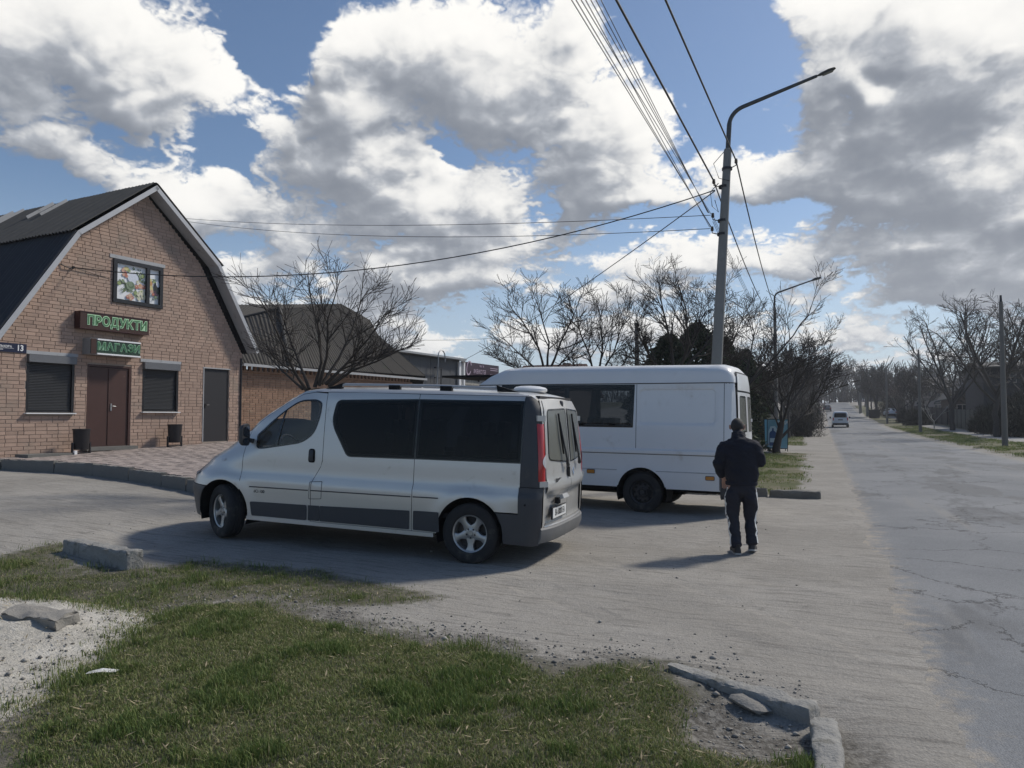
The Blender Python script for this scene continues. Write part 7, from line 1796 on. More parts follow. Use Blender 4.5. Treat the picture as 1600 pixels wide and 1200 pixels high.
def build_trees():
    MAT['needle_tint'] = tint_material('needle_tint', .8, .1)
    # the spreading tree behind the silver van
    fruit_tree('bare_fruit_tree', 'bare spreading fruit tree with several low limbs behind the silver van', (-8.95, 11.5, .30), [
        ([(478, 612, 0), (455, 575, -.3), (432, 530, -.7), (405, 470, -1.1), (378, 425, -1.4)], .055, .012), ([(482, 608, 0), (462, 560, .3), (440, 500, .8), (420, 440, 1.2)], .05, .011),
        ([(492, 605, 0), (505, 560, 0), (500, 505, .1), (488, 450, .2), (478, 400, .1)], .06, .011), ([(500, 602, 0), (514, 545, -.2), (515, 480, -.5), (538, 405, -.7)], .06, .011),
        ([(505, 600, 0), (535, 555, .4), (560, 505, .9), (575, 450, 1.3), (590, 425, 1.6)], .05, .011), ([(512, 600, 0), (545, 565, -.3), (590, 515, -.7), (628, 465, -1.0)], .055, .011),
        ([(518, 604, 0), (560, 575, -.2), (610, 556, -.5), (668, 530, -.8)], .055, .010), ([(470, 608, 0), (430, 575, .4), (385, 525, .8)], .045, .010), ([(515, 600, 0), (580, 560, .7), (640, 540, 1.2)], .04, .010)],
        31, trunk=([(492, 640, 0), (494, 608, 0)], .13, .10), P=dict(kids=(8, 5, 3)))
    # trees behind the white van
    fruit_tree('bare_fruit_tree', 'bare fruit tree with fanning branches behind the front of the white van', (-9.3, 21.8, .25), [
        ([(862, 580, 0), (850, 530, -.5), (820, 480, -1.2), (788, 440, -1.8)], .07, .014), ([(866, 575, 0), (868, 520, .3), (850, 460, .9), (838, 425, 1.2)], .07, .014), ([(868, 575, 0), (890, 520, -.3), (915, 465, -.8), (930, 430, -1)], .07, .014),
        ([(860, 585, 0), (825, 550, .6), (785, 515, 1.3), (768, 480, 1.6)], .06, .013), ([(872, 578, 0), (905, 540, .8), (940, 500, 1.5)], .06, .013), ([(858, 590, 0), (820, 570, -.7), (772, 548, -1.3)], .05, .012)], 32, trunk=([(864, 620, 0), (865, 580, 0)], .17, .12), group=None)
    fruit_tree('bare_fruit_tree', 'bare fruit tree left of the lamp pole behind the middle of the white van', (-7.4, 23.0, .2), [
        ([(935, 590, 0), (925, 540, -.4), (900, 480, -1.0), (880, 438, -1.5)], .07, .014), ([(940, 585, 0), (948, 530, .3), (945, 470, .8), (935, 435, 1.0)], .07, .014), ([(944, 585, 0), (970, 535, -.3), (985, 480, -.9), (975, 440, -1.2)], .06, .013), ([(946, 590, 0), (985, 560, .8), (1015, 520, 1.4)], .06, .013), ([(934, 595, 0), (900, 565, .9), (870, 530, 1.5)], .06, .013)], 33, trunk=([(938, 630, 0), (940, 588, 0)], .17, .12))
    fruit_tree('bare_fruit_tree', 'largest bare crooked tree with dark branches around the lamp pole', (-5.0, 24.5, .15), [
        ([(1052, 590, 0), (1020, 555, -.4), (995, 510, -1.0), (985, 455, -1.6)], .09, .015), ([(1056, 580, 0), (1050, 520, .3), (1035, 460, .8), (1030, 405, 1.3)], .10, .015), ([(1062, 578, 0), (1085, 520, -.3), (1080, 455, -.8), (1062, 400, -1.0)], .10, .015), ([(1066, 580, 0), (1110, 530, .4), (1140, 480, 1.0), (1150, 420, 1.5)], .09, .015),
        ([(1066, 585, 0), (1120, 560, -.6), (1165, 520, -1.2), (1195, 460, -1.8)], .08, .014), ([(1050, 595, 0), (1010, 580, .8), (985, 560, 1.5), (1000, 520, 1.8)], .07, .014), ([(1060, 585, 0), (1100, 500, 1.2), (1110, 430, 2.0)], .07, .014)], 34, trunk=([(1058, 640, 0), (1058, 585, 0)], .24, .18), P=dict(kids=(11, 6, 4)))
    fruit_tree('bare_fruit_tree', 'bare tree behind the white van rear with one long straight limb reaching right', (-4.1, 30.0, .1), [
        ([(1170, 610, 0), (1205, 570, 0), (1250, 520, -.2), (1290, 465, -.3), (1314, 415, -.4)], .085, .016), ([(1168, 605, 0), (1180, 560, .5), (1190, 500, 1.0), (1175, 450, 1.4)], .08, .014), ([(1172, 612, 0), (1215, 590, -.8), (1260, 570, -1.5), (1290, 545, -2.0)], .07, .014), ([(1165, 605, 0), (1150, 560, -.8), (1140, 510, -1.2)], .07, .014), ([(1175, 600, 0), (1215, 545, 1.0), (1235, 490, 1.8)], .07, .014)], 35, trunk=([(1168, 660, 0), (1169, 608, 0)], .18, .14), P=dict(kids=(10, 6, 4)))
    fruit_tree('bare_fruit_tree', 'gnarled forked tree on the grass strip in front of the blue water sign', (ang_x(1212, 36.2), 36.2, 0), [
        ([(1218, 668, 0), (1203, 640, -.4), (1190, 610, -.9), (1170, 590, -1.3)], .07, .015), ([(1222, 662, 0), (1224, 620, .3), (1218, 575, .7), (1208, 530, 1.2)], .10, .016), ([(1225, 660, 0), (1238, 615, -.4), (1250, 565, -1.0), (1262, 520, -1.5)], .09, .016), ([(1222, 684, 0), (1245, 664, .2), (1272, 638, .5), (1292, 600, .6), (1300, 570, .5)], .11, .018), ([(1272, 640, .5), (1290, 618, .2), (1308, 575, -.2), (1318, 540, -.4)], .06, .015), ([(1230, 640, 0), (1255, 605, .9), (1280, 560, 1.5), (1305, 510, 2.0)], .07, .015), ([(1222, 650, 0), (1200, 600, .8), (1185, 560, 1.4)], .06, .015)], 36, trunk=([(1213, 702, 0), (1217, 685, 0), (1222, 660, 0)], .22, .13), P=dict(kids=(9, 6, 4)))
    # evergreens behind
    for i, (px, y, H, W, lab) in enumerate(((1046, 33, 5.4, 1.8, 'dark conifer left of the lamp pole, the pointed one behind the crooked tree'), (1090, 34, 6.0, 2.0, 'tallest dark conifer standing just left of the lamp pole'), (1132, 36, 5.5, 1.4, 'dark conifer just right of the lamp pole'), (1166, 46, 5.8, 1.4, 'broad dark conifer behind the rear of the white van'), (1190, 60, 5.6, 1.2, 'low dark conifer beyond the blue water sign'), (1018, 36, 4.4, 1.4, 'shortest dark conifer at the left end of the evergreen row'))):
        x = ang_x(px, y); conifer('conifer', lab, (x, y, float(gz(x, y))), H, W, 60 + i, 'conifers behind the white van')
    # avenue trees on the left of the street, ever farther
    gl = 'bare trees along the left side of the street'
    for i, (px, y, H) in enumerate(((1232, 62, 8), (1224, 76, 9), (1246, 84, 8), (1240, 100, 9), (1256, 118, 9), (1262, 140, 10), (1268, 165, 10), (1252, 150, 11), (1274, 200, 10))):
        x = ang_x(px, y); wild_tree('bare_tree', 'bare roadside tree far along the left side of the street', (x, y, float(gz(x, y))), H, 100 + i, gl, .16, 1.0, dict(levels=2 if y > 110 else 3, kids=(8, 7, 4), rmin=.012 + y * .00012))
    # right side
    def right(px, y, H, lab, seed, **k):
        x = ang_x(px, y); return wild_tree('bare_tree', lab, (x, y, float(gz(x, y))), H, seed, None, **k)
    right(1487, 84, 11.8, 'big bare walnut tree with a long low limb between two right hand poles', 120, trunk_r=.27, spread=1.15, limbs=8, fork=.24, P=dict(kids=(7, 6, 5), levels=3, rmin=.014))
    right(1558, 64, 11.4, 'big bare tree at the right edge behind the tallest right hand pole', 121, trunk_r=.25, spread=1.2, limbs=8, fork=.30, P=dict(kids=(7, 6, 5), levels=3, rmin=.012))
    right(1612, 74, 11.0, 'big bare tree past the right edge of the dark house', 122, trunk_r=.24, spread=1.1, limbs=8, fork=.3, P=dict(kids=(8, 7, 5), rmin=.014))
    right(1372, 146, 9.0, 'dark leaning bare tree beside the paired poles on the right', 123, trunk_r=.32, spread=1.2, limbs=8, fork=.28, lean=(-.12, 0), P=dict(kids=(8, 8, 5), rmin=.022))
    right(1402, 130, 8.2, 'bare bushy tree right of the leaning dark tree', 124, trunk_r=.22, spread=1.2, limbs=8, fork=.2, P=dict(kids=(8, 8, 5), rmin=.02))
    right(1425, 120, 7.8, 'bare tree standing in front of the pinkish house', 125, trunk_r=.20, spread=1.1, limbs=7, P=dict(kids=(8, 7, 5), rmin=.018))
    right(1446, 118, 7.0, 'slim bare tree right beside the pinkish house', 126, trunk_r=.14, limbs=6, P=dict(kids=(7, 6, 4), rmin=.017))
    right(1520, 100, 9.0, 'bare tree rising behind the brown gabled house', 127, trunk_r=.22, limbs=7, P=dict(kids=(8, 7, 4), rmin=.017))
    x = ang_x(1459, 90); wild_tree('pale_sapling', 'small pale barked sapling with forked trunk on the right verge', (x, 90, float(gz(x, 90))), 4.2, 130, None, .07, 1.2, dict(levels=2, kids=(4, 3, 2), rmin=.012), ('bark_birch', 'bark_birch'), fork=.2, limbs=3)
    # crest of the street and the wood on it
    gc = 'bare trees on the crest at the far end of the street'
    for i, (px, y, H) in enumerate(((1296, 225, 11), (1306, 232, 12), (1316, 240, 13), (1330, 228, 11), (1342, 210, 11), (1352, 200, 10), (1362, 186, 10), (1284, 236, 11), (1388, 180, 10))):
        x = ang_x(px, y); wild_tree('bare_tree', 'bare grey tree on the crest at the far end of the street', (x, y, float(gz(x, y))), H, 140 + i, gc, .2, 1.0, dict(levels=2, kids=(8, 7), rmin=.05, rk=(.07, .05), ratio=(.45, .5)), split=0)
    # the far wood: one mass of stems and branches
    g = Grower(9); r = g.r; P = dict(levels=1, kids=(7,), ratio=(.45,), t0=(.2,), ang=(20, 60), seg=(3, 2), up=(.3, .2), wob=.2, rmin=.09, rk=(.12,), lmin=1.2, zmin=0)
    for i in range(560):
        if i < 380: y = r.uniform(236, 300); x = r.uniform(-330, 260) if i < 230 else r.uniform(-40, 70)
        else: y = r.uniform(120, 240); x = r.uniform(34, 160)
        if abs(x - 4) < 7 and y < 262: x += 20
        b = Vector((x, y, float(gz(x, y)))); H = r.uniform(7, 13)
        for k in range(4): a = r.uniform(0, 6.28); t = r.uniform(.05, .5); g.branch(b, (math.cos(a) * t, math.sin(a) * t, 1), H * r.uniform(.7, 1), .2, 0, P)
        for k in range(9): a = r.uniform(0, 6.28); q = b + Vector((math.cos(a), math.sin(a), 0)) * r.uniform(1, 6); g.branch(q, (r.uniform(-.6, .6), r.uniform(-.3, .3), 1), r.uniform(2, 5.5), .11, 0, dict(P, kids=(5,)))
    mb = MB()
    for pts, rad, lvl in g.lines: mb.tube(pts, rad, 3, False)
    tag(obj('far_wood', tube_mesh('far_wood', mb, MAT['bark_far'])), 'far grey bare wood along the horizon', 'wood', kind='stuff')

build_trees()
# ---------------------------------------------------------------- poles, wires, signs, fences, far houses, the man
def sag(a, b, s=.3, n=14):
    a, b = Vector(a), Vector(b); return [a.lerp(b, i / n) - Vector((0, 0, s * 4 * (i / n) * (1 - i / n))) for i in range(n + 1)]

def wire(name, label, a, b, s, r, group=None, n=16, cat='wire'):
    mb = MB(); mb.tube(sag(a, b, s, n), r, 5); o = mb.build(name, MAT['wire'], None, 60); return tag(o, label, cat, group)

def build_poles():
    Y = 18.0
    b = at_y(1113.6, 690, Y); top = at_y(1137, 236, Y); d = (top - b).normalized(); base = b - d * ((b.z + .3) / d.z)
    t = thing('lamp_pole', 'tall leaning concrete lamp pole with long curved arm rising behind the white van', 'lamp pole', (base.x, base.y, 0)); o = Vector((base.x, base.y, 0))
    mb = MB(); P = [base - o, (base + top) / 2 - o, top - o]; mb.tube(P, [.150, .122, .092], 14); mb.build('pole', MAT['pole'], t, 50)
    e = lambda px, py: at_y(px, py, Y) - o
    def arm_pts(pts, y0, lean_x):       # the arm swings out over the street
        return pts
    q0 = e(1137, 240); q1 = e(1139.5, 195); up = (q1 - q0).normalized(); out = Vector((1, .10, 0)).normalized()
    bend = [q0, q0 + up * .25, q1]; c = q1
    for k in range(1, 8):
        a = math.radians(73 * k / 7); c2 = q1 + up * (.42 * math.sin(a)) + out * (.42 * (1 - math.cos(a))); bend.append(c2)
    dirn = (out * .95 + Vector((0, 0, .30))).normalized(); end = bend[-1] + dirn * 1.72; bend.append(end)
    mb = MB(); mb.tube(bend, [.058] * 3 + [.05] * (len(bend) - 4) + [.036], 10); mb.build('lamp_arm', MAT['lamp_steel'], t, 50)
    mb = MB(); mb.lathe([(.062, -.12), (.085, -.10), (.085, .10), (.062, .12)], 12, tuple(q0)); mb.build('collar', MAT['pole'], t, 40)
    lh = obj('lamp_head', None, t); L = .46; x = dirn; y = Vector((0, 0, 1)).cross(x).normalized(); z = x.cross(y); M3 = Matrix((x, y, z)).transposed(); mb = MB(); n = 12
    prof = [(0, .03), (.06, .045), (.12, .075), (.30, .10), (.42, .075), (.46, .02)]; vs = []
    for s, w in prof:
        for k in range(n): a = 2 * math.pi * k / n; vs.append(end + M3 @ Vector((s - .03, math.cos(a) * w, math.sin(a) * w * (.42 if math.sin(a) > 0 else .30))))
    mb.add(vs, [(i * n + k, i * n + (k + 1) % n, (i + 1) * n + (k + 1) % n, (i + 1) * n + k) for i in range(5) for k in range(n)] + [tuple(range(n)), tuple(5 * n + k for k in range(n))]); mb.build('housing', MAT['lamp_steel'], lh, 40)
    mb = MB(); mb.box(end + M3 @ Vector((.24, 0, -.034)), (.24, .12, .012), M3); mb.build('lens', MAT['rear_glass'], lh)
    # fittings: bands, hooks, insulators
    def fit(px, py, side, lab):
        c = e(px, py); m = MB(); m.lathe([(.118, -.03), (.122, -.03), (.122, .03), (.118, .03)], 12, tuple(c)); m.build('band', MAT['bin'], t)
        h = MB(); p1 = c + Vector((side * .10, -.05, 0)); p2 = c + Vector((side * .22, -.10, .03)); h.tube([p1, p2, p2 + Vector((0, 0, .10))], .012, 6); h.build('hook', MAT['bin'], t)
        i = MB(); i.lathe([(0, -.02), (.03, -.015), (.042, .02), (.028, .03), (.042, .05), (.028, .06), (.034, .09), (0, .10)], 10, tuple(p2 + Vector((0, 0, .06)))); i.build('insulator', MAT['insul'], t, 50); return o + p2 + Vector((0, 0, .11))
    iA = fit(1131, 292, -1, ''); iB = fit(1136, 264, 1, ''); iC = fit(1129.5, 345, -1, ''); iD = fit(1128.5, 366, -1, '')
    m = MB(); c = e(1131, 300); loop = [c + Vector((-.11, -.1, .2)), c + Vector((-.30, -.12, .0)), c + Vector((-.26, -.12, -.35)), c + Vector((-.12, -.1, -.5)), c + Vector((-.2, -.1, -.2))]; m.tube(loop, .010, 5)
    c = e(1137, 245); m.tube([c + Vector((-.08, -.08, .1)), c + Vector((-.32, -.08, -.15)), c + Vector((-.20, -.08, -.52)), c + Vector((.05, -.1, -.62))], .009, 5); m.build('jumper_cable', MAT['wire'], t, 50)
    # second lamp along the street and farther bare posts
    def lamp2(px, y, ztop, label, arm=True, px_top=None, py_top=None):
        x = ang_x(px, y); g = float(gz(x, y)); q = thing('lamp_post' if arm else 'utility_pole', label, 'lamp pole' if arm else 'pole', (x, y, g))
        mb = MB(); mb.tube([(0, 0, -.2), (0, 0, ztop * .6), (0, 0, ztop)], [.13, .105, .08], 10); mb.build('pole', MAT['pole_old'], q, 50)
        if arm:
            pts = [(0, 0, ztop - .1), (0, 0, ztop + .55)] + [(.35 * (1 - math.cos(R(a))), 0, ztop + .55 + .35 * math.sin(R(a))) for a in (20, 40, 60, 75)]; p = Vector(pts[-1]); pts.append(tuple(p + Vector((1.75, 0, .55))))
            mb = MB(); mb.tube(pts, [.05] * 6 + [.035], 8); mb.build('lamp_arm', MAT['lamp_steel'], q, 50)
            mb = MB(); mb.tube([p + Vector((1.7, 0, .53)), p + Vector((1.95, 0, .62)), p + Vector((2.25, 0, .68))], [.03, .085, .05], 8); mb.v = [(a, b_, c_) for a, b_, c_ in mb.v]; mb.build('lamp_head', MAT['lamp_steel'], q, 50)
        return Vector((x, y, g + ztop))
    far_lamp = lamp2(1213, 45, 8.0, 'second lamp post with curved arm farther along the left of the street')
    lamp2(1234, 70, 7.4, 'thin grey post behind the forked tree on the left of the street', False)
    p3 = lamp2(996, 31, 5.6, 'short wooden service pole behind the middle of the white van', False)
    pr = []
    for px, y, z, lab in ((1569, 46.5, 7.75, 'tallest concrete pole on the right verge, nearest the camera'), (1437.5, 78, 7.35, 'second concrete pole along the right verge'), (1386, 112, 7.7, 'third slim pole along the right verge in front of the leaning tree'), (1355.5, 148, 8.7, 'thick pole on the right verge, taller of the far pair'), (1344.5, 166, 7.7, 'thick pole on the right verge, shorter of the far pair')):
        x = ang_x(px, y); g = float(gz(x, y)); q = thing('utility_pole', lab, 'pole', (x, y, g), 0, 'concrete poles along the right verge'); w = 1.0 if y < 120 else 1.9
        mb = MB(); mb.tube([(0, 0, -.2), (0, 0, z * .5), (0, 0, z)], [.15 * w, .125 * w, .095 * w], 10); mb.build('pole', MAT['pole_old'], q, 50)
        if y < 100:
            mb = MB(); mb.tube([(0, 0, z), (0, 0, z + .35)], [.07, .05], 8); mb.build('pole_cap', MAT['bin'], q)
        pr.append(Vector((x, y, g + z)))
    # wires
    def from_px(px, py, x): return at_x(px, py, x)
    def ext(a, b, y): a, b = Vector(a), Vector(b); k = (y - a.y) / (b.y - a.y); return a + (b - a) * k
    def overhead(a, px, py, x):
        p = from_px(px, py, x); return ext(a, p, -16)
    wire('power_cable', 'thick black twisted cable from overhead to the left side of the lamp pole', iA, overhead(iA, 963, 0, iA.x - .12), 0, .019, n=4)
    wire('power_cable', 'thick black cable from overhead to the right bracket of the lamp pole', iB, overhead(iB, 1040, 0, iB.x - .10), 0, .017, n=4)
    gb = 'bundle of thin overhead wires reaching the lamp pole'
    for k, (px, ip) in enumerate(((893, iD), (900, iD), (908, iC), (915, iD), (923, iC), (931, iC), (939, iC))):
        a = ip + Vector((-.02 * k, 0, .012 * k)); wire('overhead_wire', 'thin overhead wire in the bundle running from above to the lamp pole', a, overhead(a, px, 0, a.x - .14), 0, .0062, gb, 4)
    wire('power_cable', 'black cable running on from the right bracket to the second lamp post', iB, far_lamp + Vector((.1, 0, -.2)), .45, .017)
    wire('power_cable', 'black cable running on from the left of the lamp pole to the second lamp post', iA, far_lamp + Vector((-.1, 0, -.7)), .45, .016)
    for k in range(3): wire('overhead_wire', 'thin wire going on from the lamp pole to the second lamp post', iC + Vector((0, 0, -.08 * k)), far_lamp + Vector((-.12, 0, -1.2 - .15 * k)), .4, .006, 'thin wires beyond the lamp pole')
    hook = sw(-1.08, -.06, 5.62); a = e(1117, 297) + o
    wire('service_cable', 'sagging black cable from the lamp pole across to the shop gable', a, hook, .95, .014, n=26)
    wire('service_cable', 'black cable running down from the lamp pole towards the kiosk roof', a + Vector((0, 0, -.02)), sw(24.5, 3.2, 5.05), .25, .013, n=20)
    wire('service_wire', 'upper of two thin wires from the lamp pole over the shop roof', iC + Vector((-.05, 0, 0)), at_y(285, 341, 24), .28, .0085, n=20); wire('service_wire', 'lower of two thin wires from the lamp pole over the shop roof', iD + Vector((-.05, 0, 0)), at_y(285, 345, 24), .42, .0085, n=20)
    wire('service_wire', 'thin wire along the face of the shop gable to the right', hook, sw(4.9, -.3, 5.1) + Vector((-.5, 0, 0)), .06, .008)
    wire('service_wire', 'faint wire between the metal shed and the fruit trees', sw(20, 3, 5.8), p3, .2, .009)
    gp = 'wires between the concrete poles of the right verge'
    for i in range(len(pr) - 1): wire('overhead_wire', 'faint wire strung between poles of the right verge', pr[i] - Vector((0, 0, .15)), pr[i + 1] - Vector((0, 0, .15)), .8, .012, gp)

def build_street_bits():
    # water advertisement: a folding board
    x, y = ang_x(1212, 37.6), 37.6; t = thing('water_sign', 'blue folding board with a picture of a water bottle behind the forked tree', 'sign', (x, y, float(gz(x, y)) + .05), R(12)); t.scale = (.84, 1, 1)
    for sg, nm in ((-1, 0), (1, 1)):
        b = obj('board', None, t); tilt = R(9) * -sg
        mb = MB(); mb.box((0, 0, .82), (1.08, .025, 1.38)); bo = mb.build('panel', MAT['water_sign'], b)
        mb = MB()
        for s2 in (-1, 1): mb.box((s2 * .555, 0, .76), (.035, .045, 1.56))
        mb.box((0, 0, .115), (1.07, .045, .035)); mb.box((0, 0, 1.525), (1.07, .045, .035)); mb.build('frame', MAT['fence_green'], b)
        b.location = (0, sg * .28, 0); b.rotation_euler = (tilt, 0, 0)
        if nm == 0:
            bt = [(-.42, .25), (-.08, .25), (-.06, .30), (-.06, .84), (-.10, .92), (-.20, .98), (-.21, 1.10), (-.29, 1.10), (-.30, .98), (-.40, .92), (-.44, .84), (-.44, .30)]
            mb = MB(); mb.prism(bt, 0, -.004, lambda a, c, h: (a, -.0135 + h, c)); mb.build('bottle_print', MAT['water_deep'], b)
            mb = MB(); sp = [(-.48, .2), (.05, .18), (.08, .5), (.02, .9), (-.02, 1.05), (-.14, 1.2), (-.38, 1.18), (-.49, .95)]; mb.prism(sp, 0, -.002, lambda a, c, h: (a, -.0128 + h, c)); mb.build('splash_print', MAT['water_pale'], b)
            mb = MB(); mb.prism([(-.40, .42), (-.10, .42), (-.10, .62), (-.40, .62)], 0, -.002, lambda a, c, h: (a, -.0178 + h, c)); mb.build('label_print', MAT['water_pale'], b)
            o = obj('lettering', text_mesh('lettering', 'ВОДА', .20, .001, [MAT['white']], .002), b); o.location = (.28, -.0145, 1.36)
    x, y = ang_x(1192, 47), 47; t = thing('gas_cabinet', 'faded yellow cabinet at the foot of the conifers beyond the water sign', 'cabinet', (x, y, float(gz(x, y)) + .9), .2)
    mb = MB(); mb.box((0, 0, .0), (.66, .35, .75)); mb.build('cabinet', MAT['yellow'], t); mb = MB(); mb.box((0, 0, .41), (.74, .43, .06), (0, .06, 0)); mb.build('lid', MAT['yellow'], t)
    mb = MB()
    for s2 in (-.25, .25): mb.box((s2, 0, -.65), (.06, .06, .6))
    mb.build('legs', MAT['bin'], t)
    x, y = ang_x(1208, 49), 49; t = thing('gate_pillar', 'pale whitewashed gate pillar just right of the yellow cabinet', 'pillar', (x, y, float(gz(x, y)))); mb = MB(); mb.box((0, 0, .85), (.5, .5, 1.7)); mb.build('shaft', MAT['rubble_wall'], t); mb = MB(); mb.box((0, 0, 1.75), (.62, .62, .12)); mb.build('cap', MAT['rubble_wall'], t)
    for i, px in enumerate((1176, 1182)):
        x = ang_x(px, 50); o = stone('white_stone', (.34, .25, .14), 70 + i, MAT['rubble_wall']); o.location = (x, 50, float(gz(x, 50)) + .9 * 0 + .1); tag(o, ('left' if i == 0 else 'right') + ' one of two whitish stones behind the rear of the white van', 'stone')
    # right side: black container, fences, houses
    x, y = ang_x(1366, 135), 135; t = thing('waste_container', 'black waste container under the leaning tree on the right side', 'container', (x, y, float(gz(x, y)))); mb = MB(); mb.box((0, 0, .75), (1.5, 1.1, 1.3), taper=1.1); mb.build('tub', MAT['fence_dark'], t); mb = MB(); mb.box((0, 0, 1.46), (1.7, 1.25, .12)); mb.build('lid', MAT['fence_dark'], t)
    def fence(name, label, a, b, h, mat, pitch=2.4):
        a, b = Vector((*a, 0)), Vector((*b, 0)); n = max(1, int((b - a).length / pitch)); t = thing(name, label, 'fence', (a.x, a.y, 0)); d = (b - a) / n; ang = math.atan2(d.y, d.x)
        bm_ = MB().box((0, 0, h / 2), (d.length / 12 - .02, .03, h)).mesh('board', mat); pm = MB().box((0, 0, h / 2 + .05), (.12, .12, h + .2)).mesh('post', mat); rm = MB().box((0, 0, 0), (d.length, .05, .07)).mesh('rail', mat)
        many = n * 12 <= 300
        for i in range(n + 1):
            p = d * i; z = float(gz(a.x + p.x, a.y + p.y)); o = obj('post', pm, t); o.location = (p.x, p.y, z - .1); o.rotation_euler = (0, 0, ang)
            if i < n:
                for zz in (.35, h - .3): o = obj('rail', rm, t); m = p + d / 2; o.location = (m.x, m.y + .04, z + zz); o.rotation_euler = (0, 0, ang)
                for k in range(12):
                    q = p + d * ((k + .5) / 12); o = obj('board', bm_, t); o.location = (q.x, q.y, z + random.uniform(0, .05)); o.rotation_euler = (0, 0, ang)
        return t
    fence('board_fence', 'dark green board fence in front of the brown gabled house', (ang_x(1560, 74), 74), (ang_x(1484, 100), 100), 2.0, MAT['fence_green'])
    fence('board_fence', 'black board fence in front of the pinkish house', (ang_x(1480, 104), 104), (ang_x(1418, 138), 138), 2.1, MAT['fence_dark'], 3.2)
    def house(label, px0, px1, y, depth, hw, hr, wall, roofm, gable_front, wins, eave=.4, arch=False):
        x0, x1 = ang_x(px0, y), ang_x(px1, y); w = x1 - x0; cx = (x0 + x1) / 2; g = float(gz(cx, y)); t = thing('house', label, 'house', (cx, y, g)); mb = MB()
        mb.box((0, depth / 2, hw / 2 - .3), (w, depth, hw + .6))
        if gable_front: mb.add([(-w / 2, 0, hw), (w / 2, 0, hw), (0, 0, hw + hr), (-w / 2, depth, hw), (w / 2, depth, hw), (0, depth, hw + hr)], [(0, 1, 2), (3, 5, 4)])
        else: mb.add([(-w / 2, 0, hw), (-w / 2, depth, hw), (-w / 2, depth / 2, hw + hr), (w / 2, 0, hw), (w / 2, depth, hw), (w / 2, depth / 2, hw + hr)], [(0, 1, 2), (3, 5, 4)])
        mb.build('wall', wall, t); e = eave
        for sg in (-1, 1):
            mb = MB()
            if gable_front: a, b, c, d = (sg * (w / 2 + e), -e, hw - e * hr / (w / 2)), (0, -e, hw + hr), (0, depth + e, hw + hr), (sg * (w / 2 + e), depth + e, hw - e * hr / (w / 2))
            else: a, b, c, d = (-w / 2 - e, depth / 2 + sg * (depth / 2 + e), hw - e * hr / (depth / 2)), (-w / 2 - e, depth / 2, hw + hr), (w / 2 + e, depth / 2, hw + hr), (w / 2 + e, depth / 2 + sg * (depth / 2 + e), hw - e * hr / (depth / 2))
            up = Vector((0, 0, .14)); q = [Vector(p) for p in (a, b, c, d)]; mb.add(q + [p + up for p in q], [(0, 1, 2, 3), (4, 5, 6, 7), (0, 1, 5, 4), (1, 2, 6, 5), (2, 3, 7, 6), (3, 0, 4, 7)]); mb.build('roof', roofm, t)
            if gable_front: mb = MB(); mb.bar(Vector(a) + Vector((0, -.06, .05)), Vector(b) + Vector((0, -.06, .05)), .10, .26, (0, -1, 0)); mb.build('barge_board', MAT['metal_light'], t)
        for (u, z, ww, hh) in wins:
            wd = obj('window', None, t); mb = MB(); mb.box((u * w, -.02, z), (ww, .08, hh)); mb.build('frame', MAT['plaster'], wd); mb = MB(); mb.box((u * w - ww * .23, -.07, z), (ww * .38, .03, hh * .82)); mb.build('pane', MAT['house_glass'], wd); mb = MB(); mb.box((u * w + ww * .23, -.07, z), (ww * .38, .03, hh * .82)); mb.build('pane', MAT['house_glass'], wd)
            if arch: mb = MB(); mb.lathe([(0, -.075), (ww * .5, -.075), (ww * .55, -.02)], 12, (u * w, 0, z + hh / 2), 'Y', a0=0, a1=math.pi); mb.build('arch', MAT['house_glass'], wd)
        mb = MB(); mb.box((w * .2, depth * .55, hw + hr * .8), (.5, .5, 1.3)); mb.build('chimney', wall, t); return t
    house('brown gabled house with pale barge boards behind the dark green fence', 1488, 1545, 104, 9, 3.6, 2.4, MAT['plaster_brown'], MAT['roof_grey'], True, [(-.22, 1.9, 1.2, 1.3), (.2, 1.9, 1.2, 1.3)])
    house('pinkish two storey house with arched upper windows behind the bare trees', 1424, 1484, 140, 10, 5.0, 1.7, MAT['plaster'], MAT['roof_grey'], False, [(-.28, 4.0, .9, 1.2), (-.05, 4.0, .9, 1.2), (.2, 4.0, .9, 1.2), (-.25, 1.5, 1.1, 1.3), (.2, 1.5, 1.1, 1.3)], arch=True)
    house('tall dark house wall behind the big tree at the right edge', 1538, 1680, 84, 10, 6.1, .7, MAT['plaster_dark'], MAT['roof_grey'], False, [(-.2, 5.2, 1.1, 1.3), (.15, 5.2, 1.1, 1.3)])
    house('low house with brown hipped roof seen over the front of the white van', 792, 880, 46, 8, 2.9, 2.0, MAT['plaster_brown'], MAT['roof_rust'], False, [(-.2, 1.6, 1.0, 1.2)])
    house('small house with dull blue roof left of the brown hipped roof', 735, 778, 56, 7, 3.0, 1.3, MAT['rubble_wall'], MAT['water_sign'], False, [(0, 1.7, 1.0, 1.2)])
    house('far cottage with grey roof beyond the bare tree on the crest', 1392, 1416, 178, 8, 3.4, 2.0, MAT['plaster'], MAT['roof_rust'], False, [(0, 1.8, 1.2, 1.2)])
